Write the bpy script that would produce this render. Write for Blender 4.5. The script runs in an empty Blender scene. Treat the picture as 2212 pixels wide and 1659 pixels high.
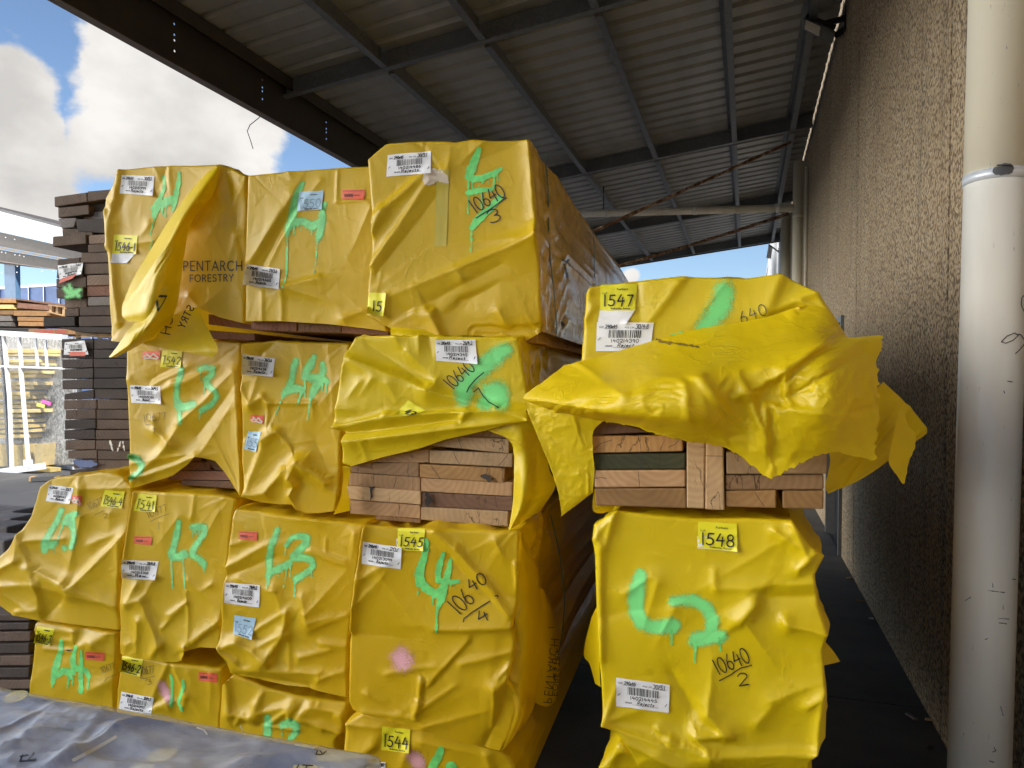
import bpy, bmesh, math, random
import numpy as np
from mathutils import Vector
from mathutils.bvhtree import BVHTree

# ------------------------------------------------------------------ camera, world, sun, exposure
SC = bpy.context.scene
COL = SC.collection
EYE = 1.65
PITCH, YAW, FPX = math.radians(-1.5), math.radians(18.4), 1522.0
SHIFT = math.tan(-PITCH)
cam_d = bpy.data.cameras.new("camera"); cam = bpy.data.objects.new("camera", cam_d); COL.objects.link(cam)
cam_d.sensor_fit = 'HORIZONTAL'; cam_d.sensor_width = 36.0; cam_d.lens = 36.0 * FPX / 2212.0
cam_d.shift_y = SHIFT * FPX / 2212.0
cam_d.clip_start = 0.05; cam_d.clip_end = 3000
cam.location = (0, 0, EYE)
cam.rotation_euler = (math.radians(90) + PITCH, 0, YAW)
SC.camera = cam

SUN_EL, SUN_AZ = math.radians(46), math.radians(118)      # azimuth clockwise from +Y: behind and to the right
world = bpy.data.worlds.new("World"); SC.world = world; world.use_nodes = True
sun_d = bpy.data.lights.new("sun", 'SUN'); sun = bpy.data.objects.new("sun", sun_d); COL.objects.link(sun)
sun_d.energy = 4.5; sun_d.angle = math.radians(0.5); sun_d.color = (1.0, 0.95, 0.86)
sdir = Vector((math.sin(SUN_AZ) * math.cos(SUN_EL), math.cos(SUN_AZ) * math.cos(SUN_EL), math.sin(SUN_EL)))
sun.rotation_euler = sdir.to_track_quat('Z', 'Y').to_euler()
sun.location = (8, -8, 20)
SC.view_settings.view_transform = 'Standard'; SC.view_settings.look = 'None'
SC.view_settings.exposure = 0.68; SC.view_settings.gamma = 1.0
SC.cycles.max_bounces = 8; SC.cycles.diffuse_bounces = 4; SC.cycles.glossy_bounces = 4
SC.cycles.transmission_bounces = 6; SC.cycles.transparent_max_bounces = 12
SC.cycles.sample_clamp_indirect = 6.0

def ray(px, py):
    xc = (px - 1106.0) / FPX; yc = (829.5 - py) / FPX + SHIFT
    f = math.cos(PITCH) - yc * math.sin(PITCH); u = math.sin(PITCH) + yc * math.cos(PITCH)
    return np.array([xc * math.cos(YAW) - f * math.sin(YAW), xc * math.sin(YAW) + f * math.cos(YAW), u])

def build_world():
    nt = world.node_tree; N = nt.nodes; L = nt.links
    N.clear()
    out = N.new('ShaderNodeOutputWorld'); bg = N.new('ShaderNodeBackground')
    sky = N.new('ShaderNodeTexSky'); sky.sky_type = 'NISHITA'; sky.sun_disc = False
    sky.sun_elevation = SUN_EL; sky.sun_rotation = SUN_AZ
    sky.air_density = 1.0; sky.dust_density = 0.3; sky.ozone_density = 3.0
    bg.inputs['Strength'].default_value = 0.10
    tc = N.new('ShaderNodeTexCoord')
    mp = N.new('ShaderNodeMapping'); mp.inputs['Scale'].default_value = (1, 1, 1.5)
    L.new(tc.outputs['Generated'], mp.inputs['Vector'])
    n1 = N.new('ShaderNodeTexNoise'); n1.inputs['Scale'].default_value = 5.5; n1.inputs['Detail'].default_value = 9
    n1.inputs['Roughness'].default_value = 0.58; n1.inputs['Distortion'].default_value = 0.15
    L.new(mp.outputs[0], n1.inputs['Vector'])
    # cumulus masses, each a soft ball of directions on the sky
    blobs = [((330, 215), .15, 1.0), ((440, 270), .16, 1.0), ((560, 310), .13, .9), ((250, 290), .11, .8), ((230, 150), .06, .8), ((20, 190), .09, 1.0), ((30, 370), .13, .9), ((60, 270), .08, .8),
             ((20, 40), .07, .45), ((670, 370), .06, .6), ((1365, 600), .035, .9), ((130, 440), .07, .45), ((1500, 575), .02, .4)]
    acc = None
    def math_(op, a, b=None, clamp=False):
        m = N.new('ShaderNodeMath'); m.operation = op; m.use_clamp = clamp
        for k, v in enumerate((a, b)):
            if v is None: continue
            if isinstance(v, (int, float)): m.inputs[k].default_value = v
            else: L.new(v, m.inputs[k])
        return m.outputs[0]
    nrm = N.new('ShaderNodeVectorMath'); nrm.operation = 'NORMALIZE'; L.new(tc.outputs['Generated'], nrm.inputs[0])
    def ball(d, r, a):
        d = np.array(d, float); d = d / np.linalg.norm(d)
        ds = N.new('ShaderNodeVectorMath'); ds.operation = 'DISTANCE'
        L.new(nrm.outputs[0], ds.inputs[0]); ds.inputs[1].default_value = tuple(d)
        mr = N.new('ShaderNodeMapRange'); mr.interpolation_type = 'SMOOTHSTEP'
        L.new(ds.outputs['Value'], mr.inputs['Value'])
        mr.inputs['From Min'].default_value = 0.0; mr.inputs['From Max'].default_value = r
        mr.inputs['To Min'].default_value = a; mr.inputs['To Max'].default_value = 0
        return mr.outputs[0]
    for (p, r, a) in blobs:
        b = ball(ray(*p), r * .90, a)
        acc = b if acc is None else math_('MAXIMUM', acc, b)
    # broad bright overcast added out of view, left-behind and overhead, as fill light
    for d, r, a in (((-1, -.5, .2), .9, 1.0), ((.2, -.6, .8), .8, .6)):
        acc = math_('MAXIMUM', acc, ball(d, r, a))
    nz = math_('SUBTRACT', n1.outputs['Fac'], 0.5)
    dens = math_('ADD', acc, math_('MULTIPLY', nz, 1.95))
    cov = N.new('ShaderNodeMapRange'); cov.interpolation_type = 'SMOOTHSTEP'
    L.new(dens, cov.inputs['Value']); cov.inputs['From Min'].default_value = 0.44; cov.inputs['From Max'].default_value = 0.66
    # cloud brightness: shaded cores, plus a key-light boost added low left, out of view
    n2 = N.new('ShaderNodeTexNoise'); n2.inputs['Scale'].default_value = 7; n2.inputs['Detail'].default_value = 6
    L.new(mp.outputs[0], n2.inputs['Vector'])
    sh = N.new('ShaderNodeMapRange'); L.new(n2.outputs['Fac'], sh.inputs['Value'])
    sh.inputs['From Min'].default_value = .35; sh.inputs['From Max'].default_value = .62
    sh.inputs['To Min'].default_value = 4.0; sh.inputs['To Max'].default_value = 5.9
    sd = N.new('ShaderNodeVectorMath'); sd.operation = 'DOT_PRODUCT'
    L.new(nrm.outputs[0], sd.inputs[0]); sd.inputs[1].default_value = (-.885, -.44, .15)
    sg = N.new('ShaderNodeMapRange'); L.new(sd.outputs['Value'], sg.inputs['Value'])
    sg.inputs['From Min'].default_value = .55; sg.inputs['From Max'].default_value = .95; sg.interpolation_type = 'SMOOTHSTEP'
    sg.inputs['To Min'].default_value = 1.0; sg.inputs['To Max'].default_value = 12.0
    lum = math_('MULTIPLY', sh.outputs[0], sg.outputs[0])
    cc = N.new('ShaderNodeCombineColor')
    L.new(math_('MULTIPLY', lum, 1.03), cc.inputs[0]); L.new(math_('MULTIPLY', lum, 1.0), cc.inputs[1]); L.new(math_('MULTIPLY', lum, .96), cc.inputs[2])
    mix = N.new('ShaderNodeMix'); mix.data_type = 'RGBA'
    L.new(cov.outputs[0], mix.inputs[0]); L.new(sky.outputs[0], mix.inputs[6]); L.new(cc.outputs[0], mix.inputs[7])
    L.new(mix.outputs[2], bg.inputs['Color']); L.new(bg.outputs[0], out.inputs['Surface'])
build_world()

# ------------------------------------------------------------------ geometry helpers
class Frame:
    """vertical working planes: e1 to the right, e2 away from the viewer"""
    def __init__(s, deg):
        a = math.radians(deg); s.e1 = np.array([math.cos(a), math.sin(a), 0]); s.e2 = np.array([-math.sin(a), math.cos(a), 0])
    def at(s, px, py, Y):
        d = ray(px, py); p = d * (Y / d.dot(s.e2)); p[2] += EYE; return p
LB, RB, WF = Frame(3.46), Frame(0.0), Frame(0.0)
EYEV = np.array([0, 0, EYE])
def onX(px, py, X): d = ray(px, py); p = d * (X / d[0]); p[2] += EYE; return p
def onZ(px, py, Z): d = ray(px, py); p = d * ((Z - EYE) / d[2]); p[2] = Z; return p
def onY(px, py, Y): d = ray(px, py); p = d * (Y / d[1]); p[2] += EYE; return p

TR = {'c1': (.25, 0, 345.6), 'c2': (.25, 483.9, 293.8), 'c3': (.28128, 760.4, 276.5), 'c4': (.25, 0, 691.2), 'c5': (.25003, 483.9, 691.2),
      'c6': (.27081, 691.2, 708.5), 'c7': (.40624, 1123.3, 570.3), 'c8': (.36466, 1227, 1054.2), 'b1': (.25, 0, 1002.3), 'b2': (.2396, 449.3, 1036.9),
      'b3': (.3334, 725.8, 1106), 'b4': (.21875, 0, 1313.4), 'b5': (.1875, 449.3, 1399.8), 'b6': (.28125, 1192.4, 259.2), 'b7': (.36463, 1641.7, 0),
      'b8': (.63577, 1641.7, 604.8), 'd1': (.375, 0, 0), 'd2': (.54687, 604.8, 0), 'd3': (.20835, 0, 432), 'd4': (.21875, 0, 708.5),
      'e1': (.26045, 207.4, 345.6), 'e2': (.21875, 0, 1019.6), 'e3': (.15627, 1693.6, 0), 'e4': (.10417, 1624.4, 483.9), 'e5': (.23963, 1123.3, 432),
      'e6': (.37505, 1106, 1036.9), 'e7': (.26562, 1227, 1538), 'e8': (.375, 0, 1468.9), 'p': (1, 0, 0)}
def T(k, pts):
    s, ox, oy = TR[k]
    return [(ox + s * p[0], oy + s * p[1]) + tuple(p[2:]) for p in pts]
def T4(k, rows):
    s, ox, oy = TR[k]
    return [(ox + s * r[0], oy + s * r[1], ox + s * r[2], oy + s * r[3]) + tuple(r[4:]) for r in rows]

def hash2(ix, iy, seed):
    h = (ix.astype(np.int64) * 374761393 + iy.astype(np.int64) * 668265263 + seed * 974634777) & 0x7fffffff
    h = ((h ^ (h >> 13)) * 1274126177) & 0x7fffffff
    h = h ^ (h >> 16)
    return (h & 0xffff) / 65535.0
def vnoise(x, y, seed=0):
    x = np.asarray(x, float); y = np.asarray(y, float)
    ix = np.floor(x); iy = np.floor(y); fx = x - ix; fy = y - iy
    fx = fx * fx * fx * (fx * (fx * 6 - 15) + 10); fy = fy * fy * fy * (fy * (fy * 6 - 15) + 10)
    a = hash2(ix, iy, seed); b = hash2(ix + 1, iy, seed); c = hash2(ix, iy + 1, seed); d = hash2(ix + 1, iy + 1, seed)
    return (a * (1 - fx) + b * fx) * (1 - fy) + (c * (1 - fx) + d * fx) * fy - 0.5

ROOT = {}
def link(o, root=None, parent=None):
    COL.objects.link(o)
    if parent is not None:
        o.parent = parent
        ROOT[o.name] = ROOT[parent.name]
    return o
def thing(name, label, cat, loc, group=None):
    o = bpy.data.objects.new(name, None); COL.objects.link(o)
    o.location = tuple(loc); o.empty_display_size = .1
    o['label'] = label; o['category'] = cat
    if group: o['group'] = group
    ROOT[o.name] = np.array(loc, float)
    return o
def mk(name, verts, faces, mats, parent=None, origin=None, smooth=False, midx=None, attr=None, label=None, weld=False):
    """one mesh object from world-space vertices"""
    verts = np.asarray(verts, float)
    root = ROOT[parent.name] if parent is not None else None
    if origin is None: origin = root if root is not None else (verts.min(0) + verts.max(0)) / 2
    origin = np.asarray(origin, float)
    me = bpy.data.meshes.new(name)
    me.from_pydata([tuple(v) for v in (verts - origin)], [], [tuple(int(i) for i in f) for f in faces])
    for m in (mats if isinstance(mats, (list, tuple)) else [mats]): me.materials.append(m)
    if smooth: me.polygons.foreach_set('use_smooth', [True] * len(me.polygons))
    if midx is not None: me.polygons.foreach_set('material_index', midx)
    if attr:
        for k, vals in attr.items():
            a = me.attributes.new(k, 'FLOAT', 'POINT'); a.data.foreach_set('value', [float(v) for v in vals])
    me.update()
    o = bpy.data.objects.new(name, me)
    o.location = tuple(origin - root) if root is not None else tuple(origin)
    link(o, parent=parent)
    if parent is None: ROOT[o.name] = origin
    if label and parent is not None: o['label'] = label
    return o
def tag(o, label, cat, group=None):
    o['label'] = label; o['category'] = cat
    if group: o['group'] = group
    return o

class MB:
    """collects boxes, bars and tubes for one mesh"""
    def __init__(s): s.v = []; s.f = []; s.m = []
    def add(s, v, f, m=0):
        n = len(s.v); s.v += [tuple(p) for p in v]; s.f += [tuple(n + i for i in q) for q in f]; s.m += [m] * len(f); return s
    def hexa(s, p, m=0):   # p: 8 corners, bottom ring then top ring
        return s.add(p, [(3, 2, 1, 0), (4, 5, 6, 7), (0, 1, 5, 4), (1, 2, 6, 5), (2, 3, 7, 6), (3, 0, 4, 7)], m)
    def box(s, x0, x1, y0, y1, z0, z1, m=0):
        return s.hexa([(x0, y0, z0), (x1, y0, z0), (x1, y1, z0), (x0, y1, z0), (x0, y0, z1), (x1, y0, z1), (x1, y1, z1), (x0, y1, z1)], m)
    def obox(s, c, ax, ay, az, m=0):  # centre and three half-axes
        c, ax, ay, az = map(np.asarray, (c, ax, ay, az))
        return s.hexa([c - ax - ay - az, c + ax - ay - az, c + ax + ay - az, c - ax + ay - az, c - ax - ay + az, c + ax - ay + az, c + ax + ay + az, c - ax + ay + az], m)
    def bar(s, a, b, w, h, up=(0, 0, 1), m=0):
        a = np.asarray(a, float); b = np.asarray(b, float); d = b - a; l = np.linalg.norm(d); d = d / l
        sd = np.cross(d, up); sd /= np.linalg.norm(sd); u = np.cross(sd, d)
        return s.obox((a + b) / 2, d * l / 2, sd * w / 2, u * h / 2, m)
    def tube(s, pts, r, n=12, cap=True, m=0):
        pts = [np.asarray(p, float) for p in pts]; rs = r if isinstance(r, (list, tuple)) else [r] * len(pts)
        vs = []; fs = []; ref = None
        for i, p in enumerate(pts):
            d = pts[min(i + 1, len(pts) - 1)] - pts[max(i - 1, 0)]; d = d / np.linalg.norm(d)
            if ref is None: ref = np.array([1., 0, 0]) if abs(d[0]) < .8 else np.array([0, 1., 0])
            a = ref - d * ref.dot(d); a /= np.linalg.norm(a); b = np.cross(d, a); ref = a
            for k in range(n):
                t = 2 * math.pi * k / n; vs.append(p + rs[i] * (a * math.cos(t) + b * math.sin(t)))
        for i in range(len(pts) - 1):
            for k in range(n): fs.append((i * n + k, i * n + (k + 1) % n, (i + 1) * n + (k + 1) % n, (i + 1) * n + k))
        if cap: fs += [tuple(range(n - 1, -1, -1)), tuple((len(pts) - 1) * n + k for k in range(n))]
        return s.add(vs, fs, m)
    def build(s, name, mats, parent=None, origin=None, smooth=False, bevel=0, label=None):
        o = mk(name, s.v, s.f, mats, parent, origin, smooth, s.m, label=label)
        if bevel:
            b = o.modifiers.new('bevel', 'BEVEL'); b.width = bevel; b.segments = 2; b.limit_method = 'ANGLE'
        return o
# ------------------------------------------------------------------ materials
MAT = {}
class NB:
    def __init__(s, name):
        s.mat = bpy.data.materials.new(name); s.mat.use_nodes = True
        s.nt = s.mat.node_tree; s.N = s.nt.nodes; s.L = s.nt.links
        s.p = s.N['Principled BSDF']; s.out = s.N['Material Output']; MAT[name] = s.mat
        s.tc = None
    def n(s, t, **kw):
        nd = s.N.new('ShaderNode' + t)
        for k, v in kw.items():
            if k in nd.inputs: nd.inputs[k].default_value = v
            else: setattr(nd, k, v)
        return nd
    def l(s, a, b): s.L.new(a, b)
    def obj(s, scale=(1, 1, 1), rnd=0.0):
        tc = s.n('TexCoord'); mp = s.n('Mapping'); mp.inputs['Scale'].default_value = scale
        s.l(tc.outputs['Object'], mp.inputs['Vector'])
        if rnd:
            oi = s.n('ObjectInfo'); m = s.n('Math', operation='MULTIPLY'); m.inputs[1].default_value = rnd
            s.l(oi.outputs['Random'], m.inputs[0]); c = s.n('CombineXYZ')
            for i in range(3): s.l(m.outputs[0], c.inputs[i])
            s.l(c.outputs[0], mp.inputs['Location'])
        return mp.outputs[0]
    def noise(s, vec, scale, detail=4, rough=.55, dist=0):
        t = s.n('TexNoise'); t.inputs['Scale'].default_value = scale; t.inputs['Detail'].default_value = detail
        t.inputs['Roughness'].default_value = rough; t.inputs['Distortion'].default_value = dist
        s.l(vec, t.inputs['Vector']); return t.outputs['Fac']
    def ramp(s, fac, stops, interp='LINEAR'):
        r = s.n('ValToRGB'); e = r.color_ramp.elements; r.color_ramp.interpolation = interp
        while len(e) < len(stops): e.new(.5)
        for i, (p, c) in enumerate(stops):
            e[i].position = p; e[i].color = (c, c, c, 1) if isinstance(c, (int, float)) else tuple(c) + (1,)
        s.l(fac, r.inputs[0]); return r.outputs[0]
    def mix(s, fac, a, b, mode='MIX'):
        m = s.n('Mix', data_type='RGBA', blend_type=mode)
        for k, v in ((0, fac), (6, a), (7, b)):
            if isinstance(v, (int, float)): m.inputs[k].default_value = v
            elif isinstance(v, tuple): m.inputs[k].default_value = v + (1,)
            else: s.l(v, m.inputs[k])
        return m.outputs[2]
    def math(s, op, a, b=0.0, clamp=False):
        m = s.n('Math', operation=op); m.use_clamp = clamp
        for k, v in ((0, a), (1, b)):
            if isinstance(v, (int, float)): m.inputs[k].default_value = v
            else: s.l(v, m.inputs[k])
        return m.outputs[0]
    def bump(s, h, strength, dist=.002, prev=None):
        b = s.n('Bump'); b.inputs['Strength'].default_value = strength; b.inputs['Distance'].default_value = dist
        s.l(h, b.inputs['Height'])
        if prev is not None: s.l(prev, b.inputs['Normal'])
        return b.outputs[0]
    def base(s, c, rough=.5, metal=0, spec=.5):
        if isinstance(c, tuple): s.p.inputs['Base Color'].default_value = c + (1,)
        else: s.l(c, s.p.inputs['Base Color'])
        if isinstance(rough, (int, float)): s.p.inputs['Roughness'].default_value = rough
        else: s.l(rough, s.p.inputs['Roughness'])
        s.p.inputs['Metallic'].default_value = metal; s.p.inputs['Specular IOR Level'].default_value = spec
        return s
    def normal(s, n): s.l(n, s.p.inputs['Normal']); return s

def plain(name, c, rough=.6, metal=0, var=.12, scale=20, bump=0, bscale=60):
    b = NB(name); v = b.obj(rnd=7)
    n = b.noise(v, scale, 4)
    lo = tuple(x * (1 - var) for x in c); hi = tuple(min(1, x * (1 + var)) for x in c)
    b.base(b.ramp(n, [(.3, lo), (.7, hi)]), rough, metal)
    if bump: b.normal(b.bump(b.noise(v, bscale, 3), bump, .002))
    return b.mat

def wrap_mat(name, c, rough, spec=.5, crinkle=.35, translucent=.22):
    b = NB(name); v = b.obj(rnd=9)
    n = b.noise(v, 3.0, 3)
    col = b.ramp(n, [(.25, tuple(x * .93 for x in c)), (.75, tuple(min(1, x * 1.05) for x in c))])
    # faint scuffs and dust on the film
    sc = b.noise(b.obj((2, 2, 22), 3), 9, 5, .65)
    col = b.mix(b.ramp(sc, [(.62, 0.0), (.78, .16)]), col, (.62, .55, .36))
    spk = b.noise(v, 170, 2); col = b.mix(b.ramp(spk, [(.78, 0.0), (.82, .5)]), col, (.12, .08, .03))
    rg = b.ramp(b.noise(v, 6, 4), [(.3, rough - .06), (.7, rough + .1)])
    b.base(col, rg, 0, spec)
    # long tension threads, small crumples and grain
    h1 = b.noise(b.obj((1, 1, .35), 5), 26, 3, .5, .6)
    nz = b.noise(v, 11, 4, .5, .5)
    cr = b.ramp(b.math('ABSOLUTE', b.math('SUBTRACT', nz, .5)), [(0.0, 1.0), (.05, 0.0)])
    msk = b.ramp(b.noise(v, 5, 2), [(.46, 0.0), (.62, 1.0)])
    h2 = b.math('MULTIPLY', cr, msk)
    nn = b.bump(h1, .22, .005); nn = b.bump(h2, crinkle * .45, .003, nn); nn = b.bump(b.noise(v, 220, 2), .05, .001, nn)
    b.normal(nn)
    tr = b.n('BsdfTranslucent'); b.l(b.mix(.5, col, (.9, .5, .01)), tr.inputs['Color']); b.l(nn, tr.inputs['Normal'])
    ms = b.n('MixShader'); ms.inputs[0].default_value = translucent
    b.l(b.p.outputs[0], ms.inputs[1]); b.l(tr.outputs[0], ms.inputs[2]); b.l(ms.outputs[0], b.out.inputs['Surface'])
    return b.mat
YEL = (.80, .50, .012)
wrap_mat('yellow_film', (.73, .488, .006), .37, .47, .4)
wrap_mat('bright_yellow_film', (.80, .60, .006), .36, .47, .5)
wrap_mat('crumpled_film', (.84, .64, .008), .38, .45, .8, .32)
wrap_mat('shiny_film', (.62, .39, .04), .22, .6, .9, .1)

def paint_mat(name, c):
    b = NB(name); v = b.obj()
    n = b.noise(v, 26, 4, .65)
    b.base(b.ramp(n, [(.32, tuple(x * .70 for x in c)), (.6, c), (.75, tuple(min(1, x * 1.06 + .05) for x in c))]), .5)
    b.normal(b.bump(b.noise(v, 40, 3), .12, .003))
    return b.mat
paint_mat('green_paint', (.20, .80, .20)); paint_mat('pale_green_paint', (.26, .82, .29))
def spray_mat(name, c):
    b = NB(name); v = b.obj()
    a = b.n('Attribute', attribute_name='dens')
    n = b.noise(v, 420, 2, .7); n2 = b.noise(v, 40, 3)
    s = b.math('ADD', b.math('MULTIPLY', b.math('SUBTRACT', n, .5), 1.5), b.math('MULTIPLY', b.math('SUBTRACT', n2, .5), .35))
    al = b.n('MapRange', interpolation_type='SMOOTHSTEP'); b.l(b.math('ADD', a.outputs['Fac'], s), al.inputs['Value'])
    al.inputs['From Min'].default_value = .40; al.inputs['From Max'].default_value = .66; al.inputs['To Max'].default_value = .96
    b.base(c, .6); b.l(al.outputs[0], b.p.inputs['Alpha'])
    return b.mat
spray_mat('green_spray', (.22, .80, .24)); spray_mat('pink_spray', (.85, .45, .48))
plain('marker_ink', (.012, .011, .014), .45, 0, .1)
plain('faded_ink', (.20, .13, .02), .6); plain('blue_ink', (.22, .34, .42), .6)
plain('paper_white', (.88, .88, .88), .45, 0, .05, 12, .15, 30)
plain('lot_yellow', (.86, .78, .02), .45, 0, .04, 12, .12, 30)
plain('lot_blue', (.42, .62, .76), .55, 0, .06, 12, .2, 30)
plain('sticker_red', (.80, .13, .06), .5, 0, .08, 25, .2, 40)
plain('old_tape', (.50, .40, .045), .3, 0, .06, 9); plain('torn_paper', (.72, .62, .50), .8)
plain('green_strap', (.03, .09, .06), .35)
plain('printing_ink', (.02, .02, .022), .6)

def wood_mat(name, c1, c2, crack=.8, dark=.0, ring=17, grain=True):
    b = NB(name); v0 = b.obj()
    oi = b.n('ObjectInfo')
    wn = b.n('TexWhiteNoise', noise_dimensions='1D'); b.l(oi.outputs['Random'], wn.inputs['W'])
    off = b.n('VectorMath', operation='MULTIPLY_ADD'); b.l(wn.outputs['Color'], off.inputs[0])
    off.inputs[1].default_value = (.34, 0, .20); off.inputs[2].default_value = (-.17, 0, -.19)
    ad = b.n('VectorMath', operation='ADD'); b.l(v0, ad.inputs[0]); b.l(off.outputs[0], ad.inputs[1])
    w = b.n('TexWave', wave_type='RINGS', rings_direction='Y'); w.inputs['Scale'].default_value = ring
    w.inputs['Distortion'].default_value = 9.0; w.inputs['Detail'].default_value = 3; w.inputs['Detail Scale'].default_value = .35; w.inputs['Detail Roughness'].default_value = .55
    b.l(ad.outputs[0], w.inputs['Vector'])
    v = b.obj(rnd=11)
    col = b.mix(b.math('MULTIPLY', w.outputs['Fac'], .45), c1, c2)
    st = b.noise(v, 7, 4); col = b.mix(b.ramp(st, [(.35, .55), (.7, 0.0)]), col, tuple(x * .55 for x in c1))
    val = b.n('HueSaturation'); b.l(col, val.inputs['Color'])
    mr = b.n('MapRange'); b.l(oi.outputs['Random'], mr.inputs['Value']); mr.inputs['To Min'].default_value = .62; mr.inputs['To Max'].default_value = 1.28
    b.l(mr.outputs[0], val.inputs['Value']); col = val.outputs[0]
    # drying checks: thin dark cracks
    nz = b.noise(b.obj((1, .3, .35), 13), 17, 4, .5, .4)
    ck = b.ramp(b.math('ABSOLUTE', b.math('SUBTRACT', nz, .5)), [(0.0, 1.0), (.012, 0.0)])
    ckm = b.ramp(b.noise(v, 4, 1), [(.5, 0.0), (.6, 1.0)])
    ck = b.math('MULTIPLY', ck, ckm)
    col = b.mix(b.math('MULTIPLY', ck, crack), col, (.03, .018, .01))
    sp = b.noise(v, 90, 3, .7); col = b.mix(b.ramp(sp, [(.64, 0.0), (.74, .35)]), col, tuple(x * .35 for x in c1))
    b.base(col, .75, 0, .3)
    nn = b.bump(b.noise(v, 130, 4, .6), .35, .0015); nn = b.bump(ck, .5, -.003, nn); b.normal(nn)
    return b.mat
wood_mat('tan_timber', (.43, .245, .115), (.58, .38, .205)); wood_mat('pale_timber', (.54, .345, .175), (.68, .48, .265))
wood_mat('honey_timber', (.47, .25, .09), (.61, .38, .155)); wood_mat('brown_timber', (.20, .105, .06), (.30, .17, .10))
wood_mat('green_timber', (.06, .065, .03), (.12, .10, .05)); wood_mat('red_timber', (.26, .12, .075), (.36, .19, .12))
wood_mat('black_timber', (.058, .043, .036), (.095, .072, .060), .7); wood_mat('dark_timber', (.125, .082, .058), (.185, .130, .10), .7)
wood_mat('weathered_timber', (.20, .13, .085), (.29, .205, .145)); wood_mat('orange_timber', (.48, .24, .085), (.58, .33, .13))
wood_mat('grey_timber', (.20, .17, .15), (.30, .27, .24)); wood_mat('yellow_timber', (.74, .55, .20), (.82, .66, .30), .2)

def wall_mat():
    b = NB('exposed_aggregate'); v = b.obj((1, 1, .8))
    vo = b.n('TexVoronoi', feature='F1'); vo.inputs['Scale'].default_value = 64; vo.inputs['Randomness'].default_value = 1.0
    nd = b.n('TexNoise'); nd.inputs['Scale'].default_value = 40; b.l(v, nd.inputs['Vector'])
    sc = b.n('VectorMath', operation='SCALE'); sc.inputs['Scale'].default_value = .018; b.l(nd.outputs['Color'], sc.inputs[0])
    ad = b.n('VectorMath', operation='ADD'); b.l(v, ad.inputs[0]); b.l(sc.outputs[0], ad.inputs[1]); b.l(ad.outputs[0], vo.inputs['Vector'])
    sep = b.n('SeparateColor'); b.l(vo.outputs['Color'], sep.inputs[0])
    peb = b.ramp(sep.outputs[0], [(0.0, (.16, .11, .06)), (.2, (.44, .33, .19)), (.55, (.60, .47, .29)), (.8, (.52, .42, .28)), (1.0, (.70, .60, .44))])
    cem = b.noise(v, 300, 2)
    gap = b.ramp(vo.outputs['Distance'], [(.48, 0.0), (.68, 1.0)])
    col = b.mix(gap, peb, (.15, .11, .07))
    big = b.noise(b.obj((1, .8, .5)), 1.6, 4); col = b.mix(b.ramp(big, [(.3, .0), (.72, .42)]), col, (.30, .20, .11))
    st = b.noise(b.obj((1, 3, .12)), 4, 4); col = b.mix(b.ramp(st, [(.52, 0.0), (.74, .5)]), col, (.13, .11, .08))
    b.base(col, .8, 0, .3)
    h = b.ramp(vo.outputs['Distance'], [(0.0, 1.0), (.65, 0.0)])
    b.normal(b.bump(h, .7, .005))
wall_mat()
def roof_mat():
    b = NB('roof_sheeting'); v = b.obj((1, .25, 1))
    n = b.noise(v, 3, 5); b.base(b.ramp(n, [(.3, (.33, .33, .325)), (.7, (.45, .45, .44))]), .45, .2)
    n2 = b.noise(b.obj((.3, 6, 1)), 5, 4); b.normal(b.bump(n2, .1, .004))
roof_mat()
def galv():
    b = NB('galvanised_steel'); v = b.obj((1, 1, 1), 5)
    vo = b.n('TexVoronoi'); vo.inputs['Scale'].default_value = 45; b.l(v, vo.inputs['Vector'])
    sep = b.n('SeparateColor'); b.l(vo.outputs['Color'], sep.inputs[0])
    n = b.noise(v, 4, 4)
    col = b.mix(b.ramp(n, [(.3, 0.0), (.7, 1.0)]), b.ramp(sep.outputs[0], [(0, (.15, .16, .165)), (1, (.24, .25, .255))]), (.17, .175, .18))
    b.base(col, .45, .4)
galv()
plain('brown_painted_steel', (.050, .040, .034), .45, 0, .15, 6)
plain('beam_lip', (.20, .15, .11), .5, 0, .2, 9)
def pipe_mat(name, c, stain):
    b = NB(name); v = b.obj((1, 1, .12), 3); v2 = b.obj()
    n = b.noise(v, 6, 5); col = b.mix(b.ramp(n, [(.4, 0.0), (.75, .5)]), c, stain)
    sc = b.noise(b.obj((6, 6, 1)), 12, 4, .7); col = b.mix(b.ramp(sc, [(.67, 0.0), (.70, .6)]), col, (.16, .14, .11))
    b.base(col, .38); b.normal(b.bump(b.noise(v2, 8, 3), .06, .01))
pipe_mat('cream_pipe', (.80, .75, .60), (.58, .50, .36)); pipe_mat('pale_pipe', (.87, .85, .78), (.62, .57, .46))
def rust():
    b = NB('flaking_rust'); v = b.obj((1, 1, 1), 2)
    n = b.noise(v, 14, 5, .65); b.base(b.ramp(n, [(.36, (.10, .045, .02)), (.5, (.24, .12, .055)), (.62, (.46, .36, .24))]), .85)
rust()
plain('black_metal', (.014, .015, .017), .4); plain('lamp_grey', (.20, .22, .23), .45)
plain('lamp_lens', (.80, .77, .72), .25, 0, .05); plain('tape_white', (.70, .68, .62), .5)
plain('joint_sealant', (.055, .05, .042), .7, 0, .25, 8); plain('frame_grey', (.13, .13, .13), .5); plain('door_dark', (.022, .024, .026), .35)
plain('white_steel', (.80, .80, .80), .4, 0, .04); plain('white_cladding', (.84, .84, .82), .5, 0, .03)
plain('aluminium', (.66, .70, .74), .35, .2, .06); plain('shed_white', (.82, .82, .80), .5, 0, .04)
plain('shed_brown', (.085, .068, .055), .55, 0, .15, 5); plain('shed_blue', (.10, .20, .34), .5, 0, .1, 5)
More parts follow.
